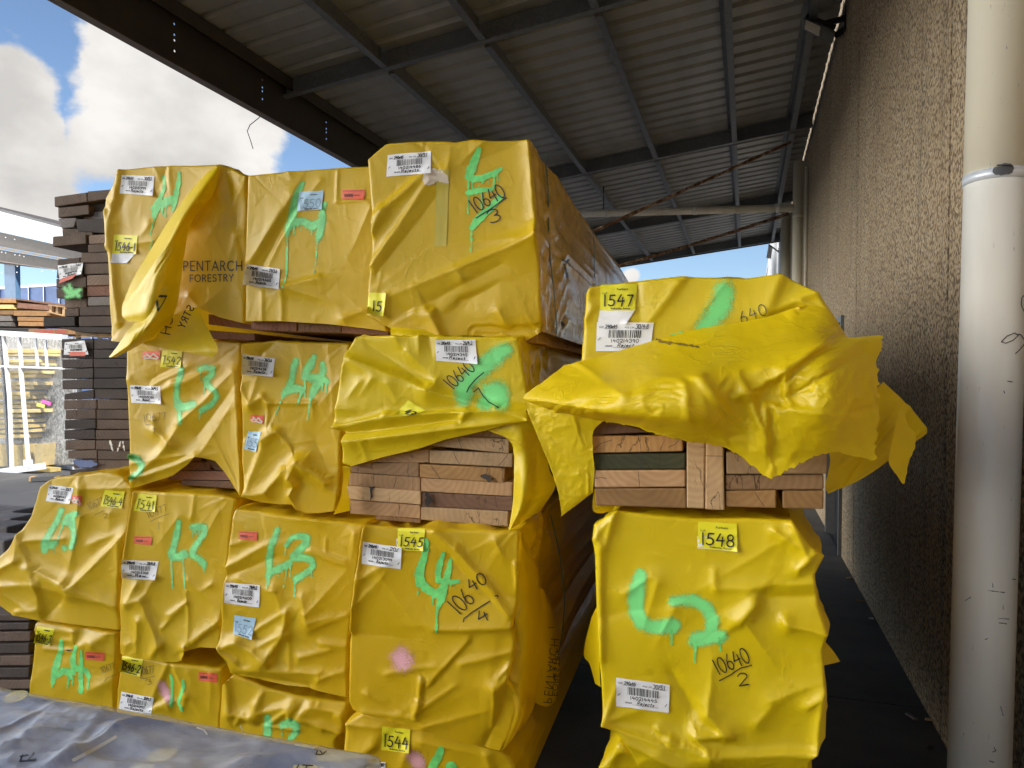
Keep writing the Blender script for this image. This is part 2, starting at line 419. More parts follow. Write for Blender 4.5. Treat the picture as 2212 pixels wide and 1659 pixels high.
plain('fence_blue', (.10, .24, .62), .5, 0, .15, 2); plain('red_stencil', (.45, .05, .03), .6)
plain('pink_tag', (.85, .10, .45), .5); plain('lime_tag', (.70, .85, .12), .5); plain('steel_dark', (.07, .072, .078), .5)
def ground_mat():
    b = NB('asphalt'); v = b.obj()
    n = b.noise(v, .35, 6, .6); n3 = b.noise(v, 60, 3, .7)
    col = b.ramp(n, [(.3, (.052, .053, .058)), (.55, (.082, .082, .086)), (.75, (.12, .118, .115))])
    col = b.mix(b.ramp(n3, [(.4, .35), (.65, 0.0)]), col, (.03, .03, .032))
    w = b.noise(b.obj((.6, .08, 1)), 2.0, 4); col = b.mix(b.ramp(w, [(.6, 0.0), (.7, .5)]), col, (.17, .165, .16))
    b.base(col, .7, 0, .35); b.normal(b.bump(n3, .4, .004))
ground_mat()
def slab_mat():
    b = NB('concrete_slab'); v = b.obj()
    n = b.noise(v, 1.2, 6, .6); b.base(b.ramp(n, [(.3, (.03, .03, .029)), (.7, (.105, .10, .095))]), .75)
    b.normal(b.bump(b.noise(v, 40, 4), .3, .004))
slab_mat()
def sheet_clear():
    b = NB('clear_plastic'); v = b.obj()
    n = b.noise(b.obj((1, 1, 1)), 4.5, 5, .6, .6)
    al = b.ramp(n, [(.38, .10), (.62, .48)])
    b.base((.74, .76, .80), .12, 0, 1.0)
    lw = b.n('LayerWeight'); lw.inputs['Blend'].default_value = .35
    al2 = b.math('ADD', al, b.math('MULTIPLY', lw.outputs['Facing'], .30), True)
    b.l(al2, b.p.inputs['Alpha'])
    vv = b.obj((1.0, 1.7, 1)); nn = b.bump(b.noise(vv, 9, 4, .5, .5), .35, .012); b.normal(nn)
sheet_clear()
def blue_ply():
    b = NB('blue_timber'); v = b.obj((1, 4, 1), 3)
    n = b.noise(v, 3, 4); b.base(b.ramp(n, [(.3, (.05, .09, .26)), (.7, (.12, .17, .36))]), .6)
blue_ply()
plain('label_cream', (.72, .62, .30), .6)
def glass():
    b = NB('window_glass'); b.base((.9, .95, 1.0), .03, 0, .6); b.p.inputs['Alpha'].default_value = .05
glass()
def speckle():
    b = NB('speckled_insulation'); v = b.obj()
    n = b.noise(v, 16, 4, .75); b.base(b.ramp(n, [(.38, (.10, .10, .095)), (.5, (.24, .24, .23)), (.62, (.42, .42, .40))]), .5)
speckle()
# ------------------------------------------------------------------ pen strokes
def arc(cx, cy, rx, ry, a0, a1, n=10):
    return [(cx + rx * math.cos(math.radians(a0 + (a1 - a0) * i / n)), cy + ry * math.sin(math.radians(a0 + (a1 - a0) * i / n))) for i in range(n + 1)]
# x right, y DOWN, glyph box 0..w by 0..1
G = {'0': (.62, [arc(.31, .5, .29, .5, -90, 270, 16)]), '1': (.22, [[(.06, .0), (.12, 1)]]),
     '2': (.62, [arc(.30, .27, .27, .27, 190, 380, 8) + [(.05, .97), (.6, .93)]]),
     '3': (.6, [arc(.26, .25, .28, .25, 200, 440, 9) + arc(.26, .73, .31, .26, -75, 140, 9)]),
     '4': (.66, [[(.30, .0), (.03, .58), (.62, .54)], [(.50, .25), (.46, 1)]]),
     '5': (.6, [[(.55, .02), (.14, .03), (.09, .45)] + arc(.24, .69, .31, .29, -100, 140, 9)]),
     '6': (.58, [[(.40, .0), (.12, .42)] + arc(.29, .72, .25, .27, 200, 560, 12)]),
     '7': (.58, [[(.02, .05), (.54, .03), (.22, 1)]]),
     '8': (.58, [arc(.29, .25, .22, .24, 90, 450, 12), arc(.29, .74, .27, .26, -90, 270, 12)]),
     '9': (.58, [arc(.28, .28, .24, .27, 0, 360, 12), [(.52, .28), (.46, 1)]]),
     '/': (.4, [[(.4, -.05), (0, 1.05)]]), '-': (.4, [[(.05, .58), (.36, .56)]]), '.': (.2, [[(.08, .97), (.1, 1)]]), ' ': (.4, []), 'x': (.45, [[(.02, .45), (.42, 1)], [(.42, .45), (0, 1)]]),
     'A': (.7, [[(0, 1), (.35, 0), (.7, 1)], [(.14, .66), (.56, .66)]]), 'B': (.6, [[(.05, 0), (.05, 1)], [(.05, 0), (.4, .05), (.5, .24), (.4, .45), (.05, .48)], [(.05, .48), (.48, .55), (.58, .75), (.45, .97), (.05, 1)]]),
     'C': (.75, [arc(.42, .5, .4, .5, -45, -315, 12)]), 'D': (.68, [[(.05, 0), (.05, 1)], [(.05, 0), (.35, .03), (.62, .3), (.62, .7), (.35, .97), (.05, 1)]]),
     'E': (.52, [[(.5, 0), (.05, 0), (.05, 1), (.5, 1)], [(.05, .49), (.44, .49)]]), 'F': (.52, [[(.5, 0), (.05, 0), (.05, 1)], [(.05, .5), (.44, .5)]]),
     'G': (.75, [arc(.42, .5, .4, .5, -45, -360, 12) + [(.5, .5)]]), 'H': (.7, [[(.04, 0), (.04, 1)], [(.66, 0), (.66, 1)], [(.04, .5), (.66, .5)]]),
     'I': (.12, [[(.06, 0), (.06, 1)]]), 'L': (.5, [[(.05, 0), (.05, 1), (.48, 1)]]), 'N': (.7, [[(.04, 1), (.04, 0), (.66, 1), (.66, 0)]]),
     'O': (.9, [arc(.45, .5, .43, .5, -90, 270, 18)]), 'P': (.56, [[(.05, 1), (.05, 0), (.38, .03), (.53, .25), (.38, .5), (.05, .52)]]),
     'R': (.6, [[(.05, 1), (.05, 0), (.38, .03), (.53, .25), (.38, .48), (.05, .5)], [(.3, .5), (.56, 1)]]),
     'S': (.58, [arc(.3, .25, .25, .25, -30, -250, 8) + arc(.28, .74, .26, .26, -70, 150, 8)]), 'T': (.6, [[(0, 0), (.6, 0)], [(.3, 0), (.3, 1)]]),
     'U': (.66, [[(.04, 0), (.04, .7), (.2, .98), (.46, .98), (.62, .7), (.62, 0)]]), 'V': (.66, [[(0, 0), (.33, 1), (.66, 0)]]), 'W': (.9, [[(0, 0), (.22, 1), (.45, .2), (.68, 1), (.9, 0)]]),
     'Y': (.64, [[(0, 0), (.32, .5), (.64, 0)], [(.32, .5), (.32, 1)]]), 'Z': (.6, [[(.03, 0), (.57, 0), (.03, 1), (.58, 1)]]),
     'a': (.5, [arc(.24, .72, .22, .27, 0, 360, 10), [(.46, .45), (.48, 1)]]), 'c': (.45, [arc(.25, .72, .22, .27, -50, -310, 8)]), 'd': (.5, [arc(.24, .72, .22, .27, 0, 360, 10), [(.46, 0), (.46, 1)]]),
     'e': (.48, [[(.04, .72), (.44, .68)] + arc(.25, .72, .2, .27, -10, -310, 9)]), 'i': (.2, [[(.1, .45), (.1, 1)], [(.1, .2), (.1, .24)]]),
     'j': (.25, [[(.16, .45), (.16, 1.1), (.0, 1.25)], [(.16, .2), (.16, .24)]]), 'k': (.42, [[(.04, 0), (.04, 1)], [(.38, .45), (.06, .72), (.4, 1)]]), 'l': (.18, [[(.09, 0), (.09, 1)]]),
     'n': (.48, [[(.04, .45), (.04, 1)], [(.04, .62), (.2, .46), (.4, .55), (.42, 1)]]), 'o': (.5, [arc(.25, .72, .22, .27, 0, 360, 10)]),
     'r': (.36, [[(.04, .45), (.04, 1)], [(.04, .64), (.18, .47), (.34, .5)]]), 's': (.4, [[(.36, .5), (.15, .45), (.08, .6), (.33, .78), (.3, .97), (.03, .97)]]),
     't': (.36, [[(.16, .15), (.16, .95), (.34, .97)], [(.0, .42), (.34, .40)]]), 'u': (.48, [[(.04, .45), (.06, .9), (.25, 1), (.42, .85)], [(.44, .45), (.44, 1)]]),
     'w': (.66, [[(.03, .45), (.18, 1), (.33, .55), (.48, 1), (.63, .45)]]), 'h': (.48, [[(.04, 0), (.04, 1)], [(.04, .62), (.2, .46), (.4, .55), (.42, 1)]]),
     'y': (.48, [[(.04, .45), (.24, .95)], [(.44, .45), (.12, 1.3)]])}
def text(s, p0, p1, h, slant=0.0, gap=.16, mirror=False):
    """strokes of a line of writing whose foot runs from p0 to p1, h tall"""
    d = np.array(p1, float) - np.array(p0, float); Ln = np.linalg.norm(d); d /= Ln
    n = np.array([d[1], -d[0]])           # up, away from the foot line (y is down in the picture)
    tot = sum(G[c][0] + gap for c in s) - gap
    k = Ln / tot; out = []; x = 0
    for c in s:
        for pl in G[c][1]:
            q = []
            for a, b in pl:
                X = (x + a) * k; Y = (1 - b) * h
                if mirror: X = Ln - X
                q.append(tuple(np.array(p0) + d * (X + slant * Y) + n * Y))
            out.append(q)
        x += G[c][0] + gap
    return out

def sdf_strokes(X, Y, strokes, hw):
    """distance to the union of polylines; a stroke may carry widths as a third coordinate"""
    D = np.full(X.shape, 1e9)
    for st in strokes:
        for a, b in zip(st[:-1], st[1:]):
            wa = a[2] if len(a) > 2 else hw; wb = b[2] if len(b) > 2 else hw
            dx, dy = b[0] - a[0], b[1] - a[1]; L2 = dx * dx + dy * dy + 1e-9
            t = np.clip(((X - a[0]) * dx + (Y - a[1]) * dy) / L2, 0, 1)
            D = np.minimum(D, np.hypot(X - a[0] - t * dx, Y - a[1] - t * dy) - (wa + (wb - wa) * t))
    return D
def bounds(strokes, m):
    P = np.array([p[:2] for s in strokes for p in s]); W = max([p[2] for s in strokes for p in s if len(p) > 2] + [0])
    return P[:, 0].min() - m - W, P[:, 1].min() - m - W, P[:, 0].max() + m + W, P[:, 1].max() + m + W
def march(D, xs, ys):
    """marching squares: the region D < 0 as polygons sharing vertices"""
    V = []; idx = {}; F = []
    ins = D < 0
    def vtx(key, x, y):
        if key not in idx: idx[key] = len(V); V.append((x, y))
        return idx[key]
    ny, nx = D.shape
    cnt = ins[:-1, :-1].astype(int) + ins[:-1, 1:] + ins[1:, :-1] + ins[1:, 1:]
    for j, i in zip(*np.nonzero(cnt)):
        c = [(j, i), (j, i + 1), (j + 1, i + 1), (j + 1, i)]
        poly = []
        for k in range(4):
            a, b = c[k], c[(k + 1) % 4]; da, db = D[a], D[b]
            if da < 0: poly.append(vtx(a, xs[a[1]], ys[a[0]]))
            if (da < 0) != (db < 0):
                t = da / (da - db); key = (min(a, b), max(a, b))
                poly.append(vtx(key, xs[a[1]] + t * (xs[b[1]] - xs[a[1]]), ys[a[0]] + t * (ys[b[0]] - ys[a[0]])))
        if len(poly) > 2: F.append(tuple(poly[::-1]))
    return V, F

class Surf:
    """a film surface that paint and labels are laid on"""
    def __init__(s, verts, faces, frame, Y0):
        s.bvh = BVHTree.FromPolygons([tuple(v) for v in verts], [tuple(f) for f in faces]); s.fr = frame; s.Y0 = Y0
    def put(s, pts, off):
        out = []; last = None; miss = []
        for k, (px, py) in enumerate(pts):
            d = ray(px, py); d = d / np.linalg.norm(d)
            hit, n, i, t = s.bvh.ray_cast(Vector(EYEV), Vector(d))
            if hit is None: miss.append(k); out.append(None); continue
            o = off[k] if hasattr(off, '__len__') else off
            out.append(EYEV + d * (t - o)); last = t
        for k in miss:
            d = ray(*pts[k]); d = d / np.linalg.norm(d); o = off[k] if hasattr(off, '__len__') else off
            tt = last if last is not None else s.Y0 / d.dot(s.fr.e2)
            # nearest successful neighbour
            for q in list(range(k - 1, max(-1, k - 40), -1)) + list(range(k + 1, min(len(pts), k + 40))):
                if out[q] is not None and q not in miss: tt = np.linalg.norm(out[q] - EYEV) + o; break
            out[k] = EYEV + d * (tt - o)
        return out

def mark(name, surf, parent, strokes, hw, mat, cell=1.4, off=.0022, rough=0.0, soft=0.0, seed=1, label=None):
    x0, y0, x1, y1 = bounds(strokes, hw * 1.0 + soft * 1.6 + rough + 2)
    xs = np.arange(x0, x1 + cell, cell); ys = np.arange(y0, y1 + cell, cell)
    X, Y = np.meshgrid(xs, ys)
    D = sdf_strokes(X, Y, strokes, hw)
    if rough: D = D + rough * (vnoise(X / 5, Y / 5, seed) + .7 * vnoise(X / 2.2, Y / 2.2, seed + 5))
    if soft: V, F = march(D - soft * 1.5, xs, ys)
    else: V, F = march(D, xs, ys)
    if not F: return None
    attr = None
    if soft:
        P = np.array(V); d = sdf_strokes(P[:, 0], P[:, 1], strokes, hw)
        attr = {'dens': np.clip(1.0 - (d + soft * .6) / (soft * 1.9), 0, 1.35)}
    W = surf.put(V, off)
    return mk(name, W, F, mat, parent, smooth=True, attr=attr, label=label)

def bil(q, u, v):
    (ax, ay), (bx, by), (cx, cy), (dx, dy) = q
    return ((1 - v) * ((1 - u) * ax + u * bx) + v * ((1 - u) * dx + u * cx), (1 - v) * ((1 - u) * ay + u * by) + v * ((1 - u) * dy + u * cy))
def patch(name, surf, parent, q, mat, off=.003, nu=16, nv=12, curl=None, wob=1.2, seed=0, label=None, cut=None):
    V = []; O = []; F = []
    for j in range(nv + 1):
        for i in range(nu + 1):
            u, v = i / nu, j / nv
            if cut:   # a corner torn or folded away, (corner u, corner v, size)
                pass
            x, y = bil(q, u, v)
            V.append((x + wob * .6 * float(vnoise(np.array(v * 4 + seed), np.array(u * 4), seed)), y + wob * float(vnoise(np.array(u * 4), np.array(v * 4 + seed), seed + 3))))
            o = off + .0034 * abs(float(vnoise(np.array(u * 3.3 + v), np.array(v * 2.6), seed + 9)))
            if curl:
                for (cu, cv, amt) in curl: o += amt * max(0, 1 - math.hypot((u - cu) * 1.6, (v - cv) * 1.2) / .55) ** 2
            O.append(o)
    for j in range(nv):
        for i in range(nu):
            a = j * (nu + 1) + i; F.append((a, a + nu + 1, a + nu + 2, a + 1))
    W = surf.put(V, O)
    return mk(name, W, F, mat, parent, smooth=True, label=label), O
def printing(name, surf, part, q, strokes, rects, mat, off, curl=None, nominal=None, hw=.6, cell=.7):
    """strokes and bars given in label units (0..1 by 0..1 scaled to its pixel size)"""
    w = (math.dist(q[0], q[1]) + math.dist(q[3], q[2])) / 2; h = (math.dist(q[0], q[3]) + math.dist(q[1], q[2])) / 2
    V = []; F = []
    if strokes:
        st = [[(p[0] * w, p[1] * h) + tuple(p[2:]) for p in s] for s in strokes]
        x0, y0, x1, y1 = bounds(st, hw + 1.5)
        xs = np.arange(x0, x1 + cell, cell); ys = np.arange(y0, y1 + cell, cell); X, Y = np.meshgrid(xs, ys)
        V, F = march(sdf_strokes(X, Y, st, hw), xs, ys)
    UV = [(x / w, y / h) for x, y in V]
    for (u0, v0, u1, v1) in rects:
        n = len(UV); k = max(1, int((v1 - v0) * h / 6))
        for t in range(k + 1):
            v = v0 + (v1 - v0) * t / k; UV += [(u0, v), (u1, v)]
        for t in range(k): F.append((n + 2 * t, n + 2 * t + 2, n + 2 * t + 3, n + 2 * t + 1))
    if not F: return None
    offs = []
    for u, v in UV:
        o = off
        if curl:
            for (cu, cv, amt) in curl: o += amt * max(0, 1 - math.hypot((u - cu) * 1.6, (v - cv) * 1.2) / .55) ** 2
        offs.append(o)
    W = surf.put([bil(q, u, v) for u, v in UV], offs)
    return mk(name, W, F, mat, part, smooth=True)
def box_text(s, x0, y0, x1, y1, slant=0.0, gap=.16):
    """a line of text in label units; strokes scaled to the box"""
    tot = sum(G[c][0] + gap for c in s) - gap; out = []; x = 0; kx = (x1 - x0) / tot; H = y1 - y0
    for c in s:
        for pl in G[c][1]: out.append([(x0 + (x + a + slant * (1 - b)) * kx, y0 + b * H) for a, b in pl])
        x += G[c][0] + gap
    return out

def barcode_label(surf, parent, q, number, size, qty, grade, seed=0, curl=None, rejected=False):
    rnd = random.Random(seed * 77 + 5)
    if curl is None: curl = [(rnd.choice((0, 1)), rnd.choice((0, 1)), rnd.uniform(.004, .012))]
    o, _ = patch('barcode_label', surf, parent, q, MAT['paper_white'], .003, curl=curl, seed=seed)
    bars = []; x = .22
    while x < .80:
        w = rnd.choice((.008, .010, .015, .019)); bars.append((x, .27, x + w, .54)); x += w + rnd.choice((.011, .013, .018, .024))
    st = box_text(number, .27, .585, .77, .70, gap=.2)
    printing('printing', surf, o, q, st, bars, MAT['printing_ink'], .0064, curl, hw=.62)
    st = box_text('SIZE', .04, .145, .12, .20) + box_text('PCS LTH', .50, .155, .66, .205) + box_text('GRADE', .17, .80, .30, .85)
    st += [[(.13, .225), (.36, .225)], [(.67, .225), (.92, .225)], [(.31, .875), (.80, .875)]]
    printing('printing', surf, o, q, st, [], MAT['printing_ink'], .0064, curl, hw=.30, cell=.5)
    st = box_text(size, .15, .09, .36, .205, .15) + box_text(qty, .69, .06, .91, .215, .15) + box_text(grade, .36 + rnd.uniform(-.04, .04), .735, .66 + rnd.uniform(-.05, .08), .86, rnd.uniform(.05, .4)) + [[(.035, .62), (.075, .54)], [(.925, .80), (.96, .70)]]
    printing('handwriting', surf, o, q, st, [], MAT['marker_ink'], .0065, curl, hw=.62)
    return o
def lot_label(surf, parent, q, number, seed=0, mat='lot_yellow', ink='marker_ink', tail=None, hw=1.25, curl=None, span=(.10, .93), small=True):
    rnd = random.Random(seed * 31 + 2)
    if curl is None: curl = [(1, 1, rnd.uniform(.005, .014))]
    if tail: patch('label_backing', surf, parent, tail, MAT['paper_white'], .0026, curl=[(1, 1, .01)], seed=seed + 4)
    o, _ = patch('lot_label', surf, parent, q, MAT[mat], .0034, curl=curl, seed=seed)
    printing('lot_number', surf, o, q, box_text(number, span[0] + rnd.uniform(-.02, .02), .40 + rnd.uniform(-.03, .02), span[1] + rnd.uniform(-.03, .02), .84 + rnd.uniform(-.03, .02), rnd.uniform(-.03, .16), rnd.uniform(.14, .3)), [], MAT[ink], .0070, curl, hw=hw)
    if small:
        st = box_text('Lot', .07, .27, .19, .36) + box_text('Auctions', .45, .13, .76, .21) + box_text('Wednesday Auction', .30, .885, .86, .945)
        printing('printing', surf, o, q, st, [], MAT['printing_ink'], .0069, curl, hw=.36, cell=.5)
    return o
def red_sticker(surf, parent, q, seed=0, worn=False):
    rnd = random.Random(seed)
    o, _ = patch('barcode_sticker', surf, parent, q, MAT['sticker_red'], .003, 8, 5, seed=seed, wob=.8)
    if worn:
        st = [[(.05, .75), (.3, .45), (.45, .7), (.6, .35), (.9, .8)], [(.12, .9), (.5, .85), (.85, .95)], [(.2, .3), (.35, .6)]]
        printing('worn_patch', surf, o, q, st, [], MAT['torn_paper'], .0064, hw=1.5)
        return o
    bars = []; x = .10
    while x < .48: w = rnd.choice((.02, .03)); bars.append((x, .42, x + w, .74)); x += w + rnd.choice((.015, .025))
    bars.append((.55, .55, .80, .60)); bars.append((.06, .12, .9, .15))
    printing('printing', surf, o, q, [], bars, MAT['printing_ink'], .0064)
    return o

# ------------------------------------------------------------------ wrapped packs and loose sheets
def resample(pl, n):
    P = np.array([p[:2] for p in pl], float); d = np.hypot(*np.diff(P, axis=0).T); s = np.concatenate([[0], np.cumsum(d)])
    t = np.linspace(0, s[-1], n); return np.stack([np.interp(t, s, P[:, 0]), np.interp(t, s, P[:, 1])], 1)
FOLD = 2.0; SETTLE = 150
def relief(X, Y, creases, seed, rand=1.0, box=None, nrand=9, fine=26, fold=FOLD):
    """folds of the film in millimetres at picture-scale coordinates of the pack's face"""
    wx = X + 6 * vnoise(X / 70, Y / 70, seed) + 2 * vnoise(X / 26, Y / 26, seed + 1)
    wy = Y + 6 * vnoise(X / 70, Y / 70, seed + 2) + 2 * vnoise(X / 26, Y / 26, seed + 3)
    H = np.zeros_like(X)
    H += rand * (7 * vnoise(X / 130, Y / 120, seed + 4) + 2.5 * vnoise(X / 55, Y / 60, seed + 5) + .6 * vnoise(X / 20, Y / 24, seed + 6))
    if rand > 0:    # creases of handled film: ridged noise, strongest in patches
        m = np.clip(vnoise(X / 75, Y / 75, seed + 20) * 2.4 + .55, .12, 1.2)
        H += rand * m * (3.5 * (.22 - np.abs(vnoise(wx / 62, wy / 50, seed + 21))) + 1.5 * (.22 - np.abs(vnoise(wx / 27, wy / 24, seed + 22))) + .5 * (.22 - np.abs(vnoise(wx / 12, wy / 11, seed + 23))))
    rnd = random.Random(seed * 13 + 1)
    cr = [tuple(c) for c in creases]
    if box and rand > 0:
        x0, y0, x1, y1 = box
        for k in range(nrand):
            cx, cy = rnd.choice(((x0, y0), (x1, y0), (x0, y1), (x1, y1), (rnd.uniform(x0, x1), y0), (x0, rnd.uniform(y0, y1)), (x1, rnd.uniform(y0, y1))))
            a = math.atan2((y0 + y1) / 2 - cy, (x0 + x1) / 2 - cx) + rnd.uniform(-.6, .6); L = rnd.uniform(.25, .75) * (y1 - y0)
            cr.append((cx, cy, cx + L * math.cos(a), cy + L * math.sin(a), rnd.choice((-1, 1, 1)) * rnd.uniform(2.0, 6.5) * rand, rnd.uniform(0, 1.0), rnd.uniform(4, 15), rnd.choice((.4, .7, 1, 1.6, 2.4))))
        for k in range(fine):
            cx, cy = rnd.uniform(x0, x1), rnd.uniform(y0, y1); a = rnd.uniform(0, math.pi); L = rnd.uniform(12, 55)
            cr.append((cx, cy, cx + L * math.cos(a), cy + L * math.sin(a), rnd.choice((-1, 1)) * rnd.uniform(.6, 2.0) * rand, 0, rnd.uniform(2, 6), rnd.choice((.5, 1, 2))))
    for c in cr:
        x1_, y1_, x2_, y2_, a1, a2, w = c[:7]; asym = c[7] if len(c) > 7 else 1.0
        dx, dy = x2_ - x1_, y2_ - y1_; L = math.hypot(dx, dy) + 1e-6
        t = ((wx - x1_) * dx + (wy - y1_) * dy) / (L * L); tc = np.clip(t, 0, 1)
        d = np.hypot(wx - x1_ - tc * dx, wy - y1_ - tc * dy)
        side = ((wx - x1_) * dy - (wy - y1_) * dx) / L
        k = np.clip(side / (w * .5), -1, 1) * .5 + .5
        ww = w * (asym ** (k * 2 - 1))
        e = 1.1
        H += fold * (a1 + (a2 - a1) * tc) * np.exp(-(np.sqrt(d * d + e * e) - e) / ww)
    return H

def settle(A, H, slack, iters, seed, floor=-.010, base=None, pin=(1, 1, 1, 1), bend=.10):
    """let a film of fixed length relax: A (nv, nu, 2) flat places, H heights; returns moved places and heights"""
    nv, nu = H.shape
    P = np.concatenate([A, H[..., None]], 2).copy()
    F = np.concatenate([A, (0 * H if base is None else base)[..., None]], 2)
    if base is not None: P[..., 2] += base
    w = np.ones((nv, nu, 1))
    if pin[0]: w[0] = 0
    if pin[1]: w[-1] = 0
    if pin[2]: w[:, 0] = 0
    if pin[3]: w[:, -1] = 0
    def con(sa, sb, k, mode):      # spare length only across a fold, none along it
        d = np.linalg.norm(F[sa] - F[sb], axis=2)
        e = np.sqrt(1 + ((H[sb] - H[sa]) / (d + 1e-9)) ** 2) - 1
        for _ in range(3): e = (e + np.roll(e, 1, 0) + np.roll(e, -1, 0) + np.roll(e, 1, 1) + np.roll(e, -1, 1)) / 5
        return (sa, sb, d * (1 + np.clip(e * slack, 0, .12)), k, mode)
    a = slice(None)
    C = [con((a, slice(0, -1)), (a, slice(1, None)), .5, 0), con((slice(0, -1), a), (slice(1, None), a), .5, 0),
         con((slice(0, -1), slice(0, -1)), (slice(1, None), slice(1, None)), .5, 0), con((slice(0, -1), slice(1, None)), (slice(1, None), slice(0, -1)), .5, 0),
         con((a, slice(0, -3)), (a, slice(3, None)), bend, 1), con((slice(0, -3), a), (slice(3, None), a), bend, 1)]
    for it in range(iters):
        for sa, sb, L, k, mode in C:
            d = P[sb] - P[sa]; l = np.linalg.norm(d, axis=2) + 1e-9
            e = (l - L) / l
            if mode: e = np.minimum(e, 0)          # stiffness only resists folding up
            c = d * (e * k * .5)[..., None]
            np.add(P[sa], c * w[sa], out=P[sa]); np.subtract(P[sb], c * w[sb], out=P[sb])
        if floor is not None: P[..., 2] = np.maximum(P[..., 2], floor)
    return P[..., :2], P[..., 2]

def crests(X, Y, creases, seed, box, k=.26, nfine=38):
    """hard narrow crease lines left in the film after it has settled, in millimetres"""
    H = np.zeros_like(X); rnd = random.Random(seed * 7 + 3); x0, y0, x1, y1 = box
    cs = [(c[0], c[1], c[2], c[3], c[4] * k, c[5] * k) for c in creases]
    for _ in range(nfine):
        cx, cy = rnd.uniform(x0, x1), rnd.uniform(y0, y1); a = rnd.choice((rnd.gauss(1.57, .25), rnd.gauss(.7, .5), rnd.gauss(2.4, .5))); L = rnd.uniform(25, 120)
        cs.append((cx, cy, cx + L * math.cos(a), cy + L * math.sin(a), rnd.choice((-1, 1)) * rnd.uniform(.5, 1.3), 0))
    for _ in range(nfine):      # short hard pinches
        cx, cy = rnd.uniform(x0, x1), rnd.uniform(y0, y1); a = rnd.uniform(0, math.pi); L = rnd.uniform(10, 38)
        cs.append((cx, cy, cx + L * math.cos(a), cy + L * math.sin(a), rnd.choice((-1, 1)) * rnd.uniform(.4, 1.1), rnd.uniform(-.3, .3)))
    if k > .2:
        for cx, cy in ((x0, y0), (x1, y0), (x0, y1), (x1, y1)):      # pleats gathered at the folded corners
            a0 = math.atan2((y0 + y1) / 2 - cy, (x0 + x1) / 2 - cx)
            for _ in range(7):
                a = a0 + rnd.uniform(-.7, .7); L = rnd.uniform(40, 130); q = rnd.uniform(0, 25)
                cs.append((cx + q * math.cos(a), cy + q * math.sin(a), cx + L * math.cos(a), cy + L * math.sin(a), rnd.choice((-1, 1)) * rnd.uniform(1.0, 2.4), 0))
    wx = X + 3 * vnoise(X / 40, Y / 40, seed + 80); wy = Y + 3 * vnoise(X / 40, Y / 40, seed + 81)
    for x1_, y1_, x2_, y2_, a1, a2 in cs:
        dx, dy = x2_ - x1_, y2_ - y1_; L2 = dx * dx + dy * dy + 1e-6
        t = np.clip(((wx - x1_) * dx + (wy - y1_) * dy) / L2, 0, 1); d = np.hypot(wx - x1_ - t * dx, wy - y1_ - t * dy)
        H += (a1 + (a2 - a1) * t) * np.exp(-d / 2.6)
    return H

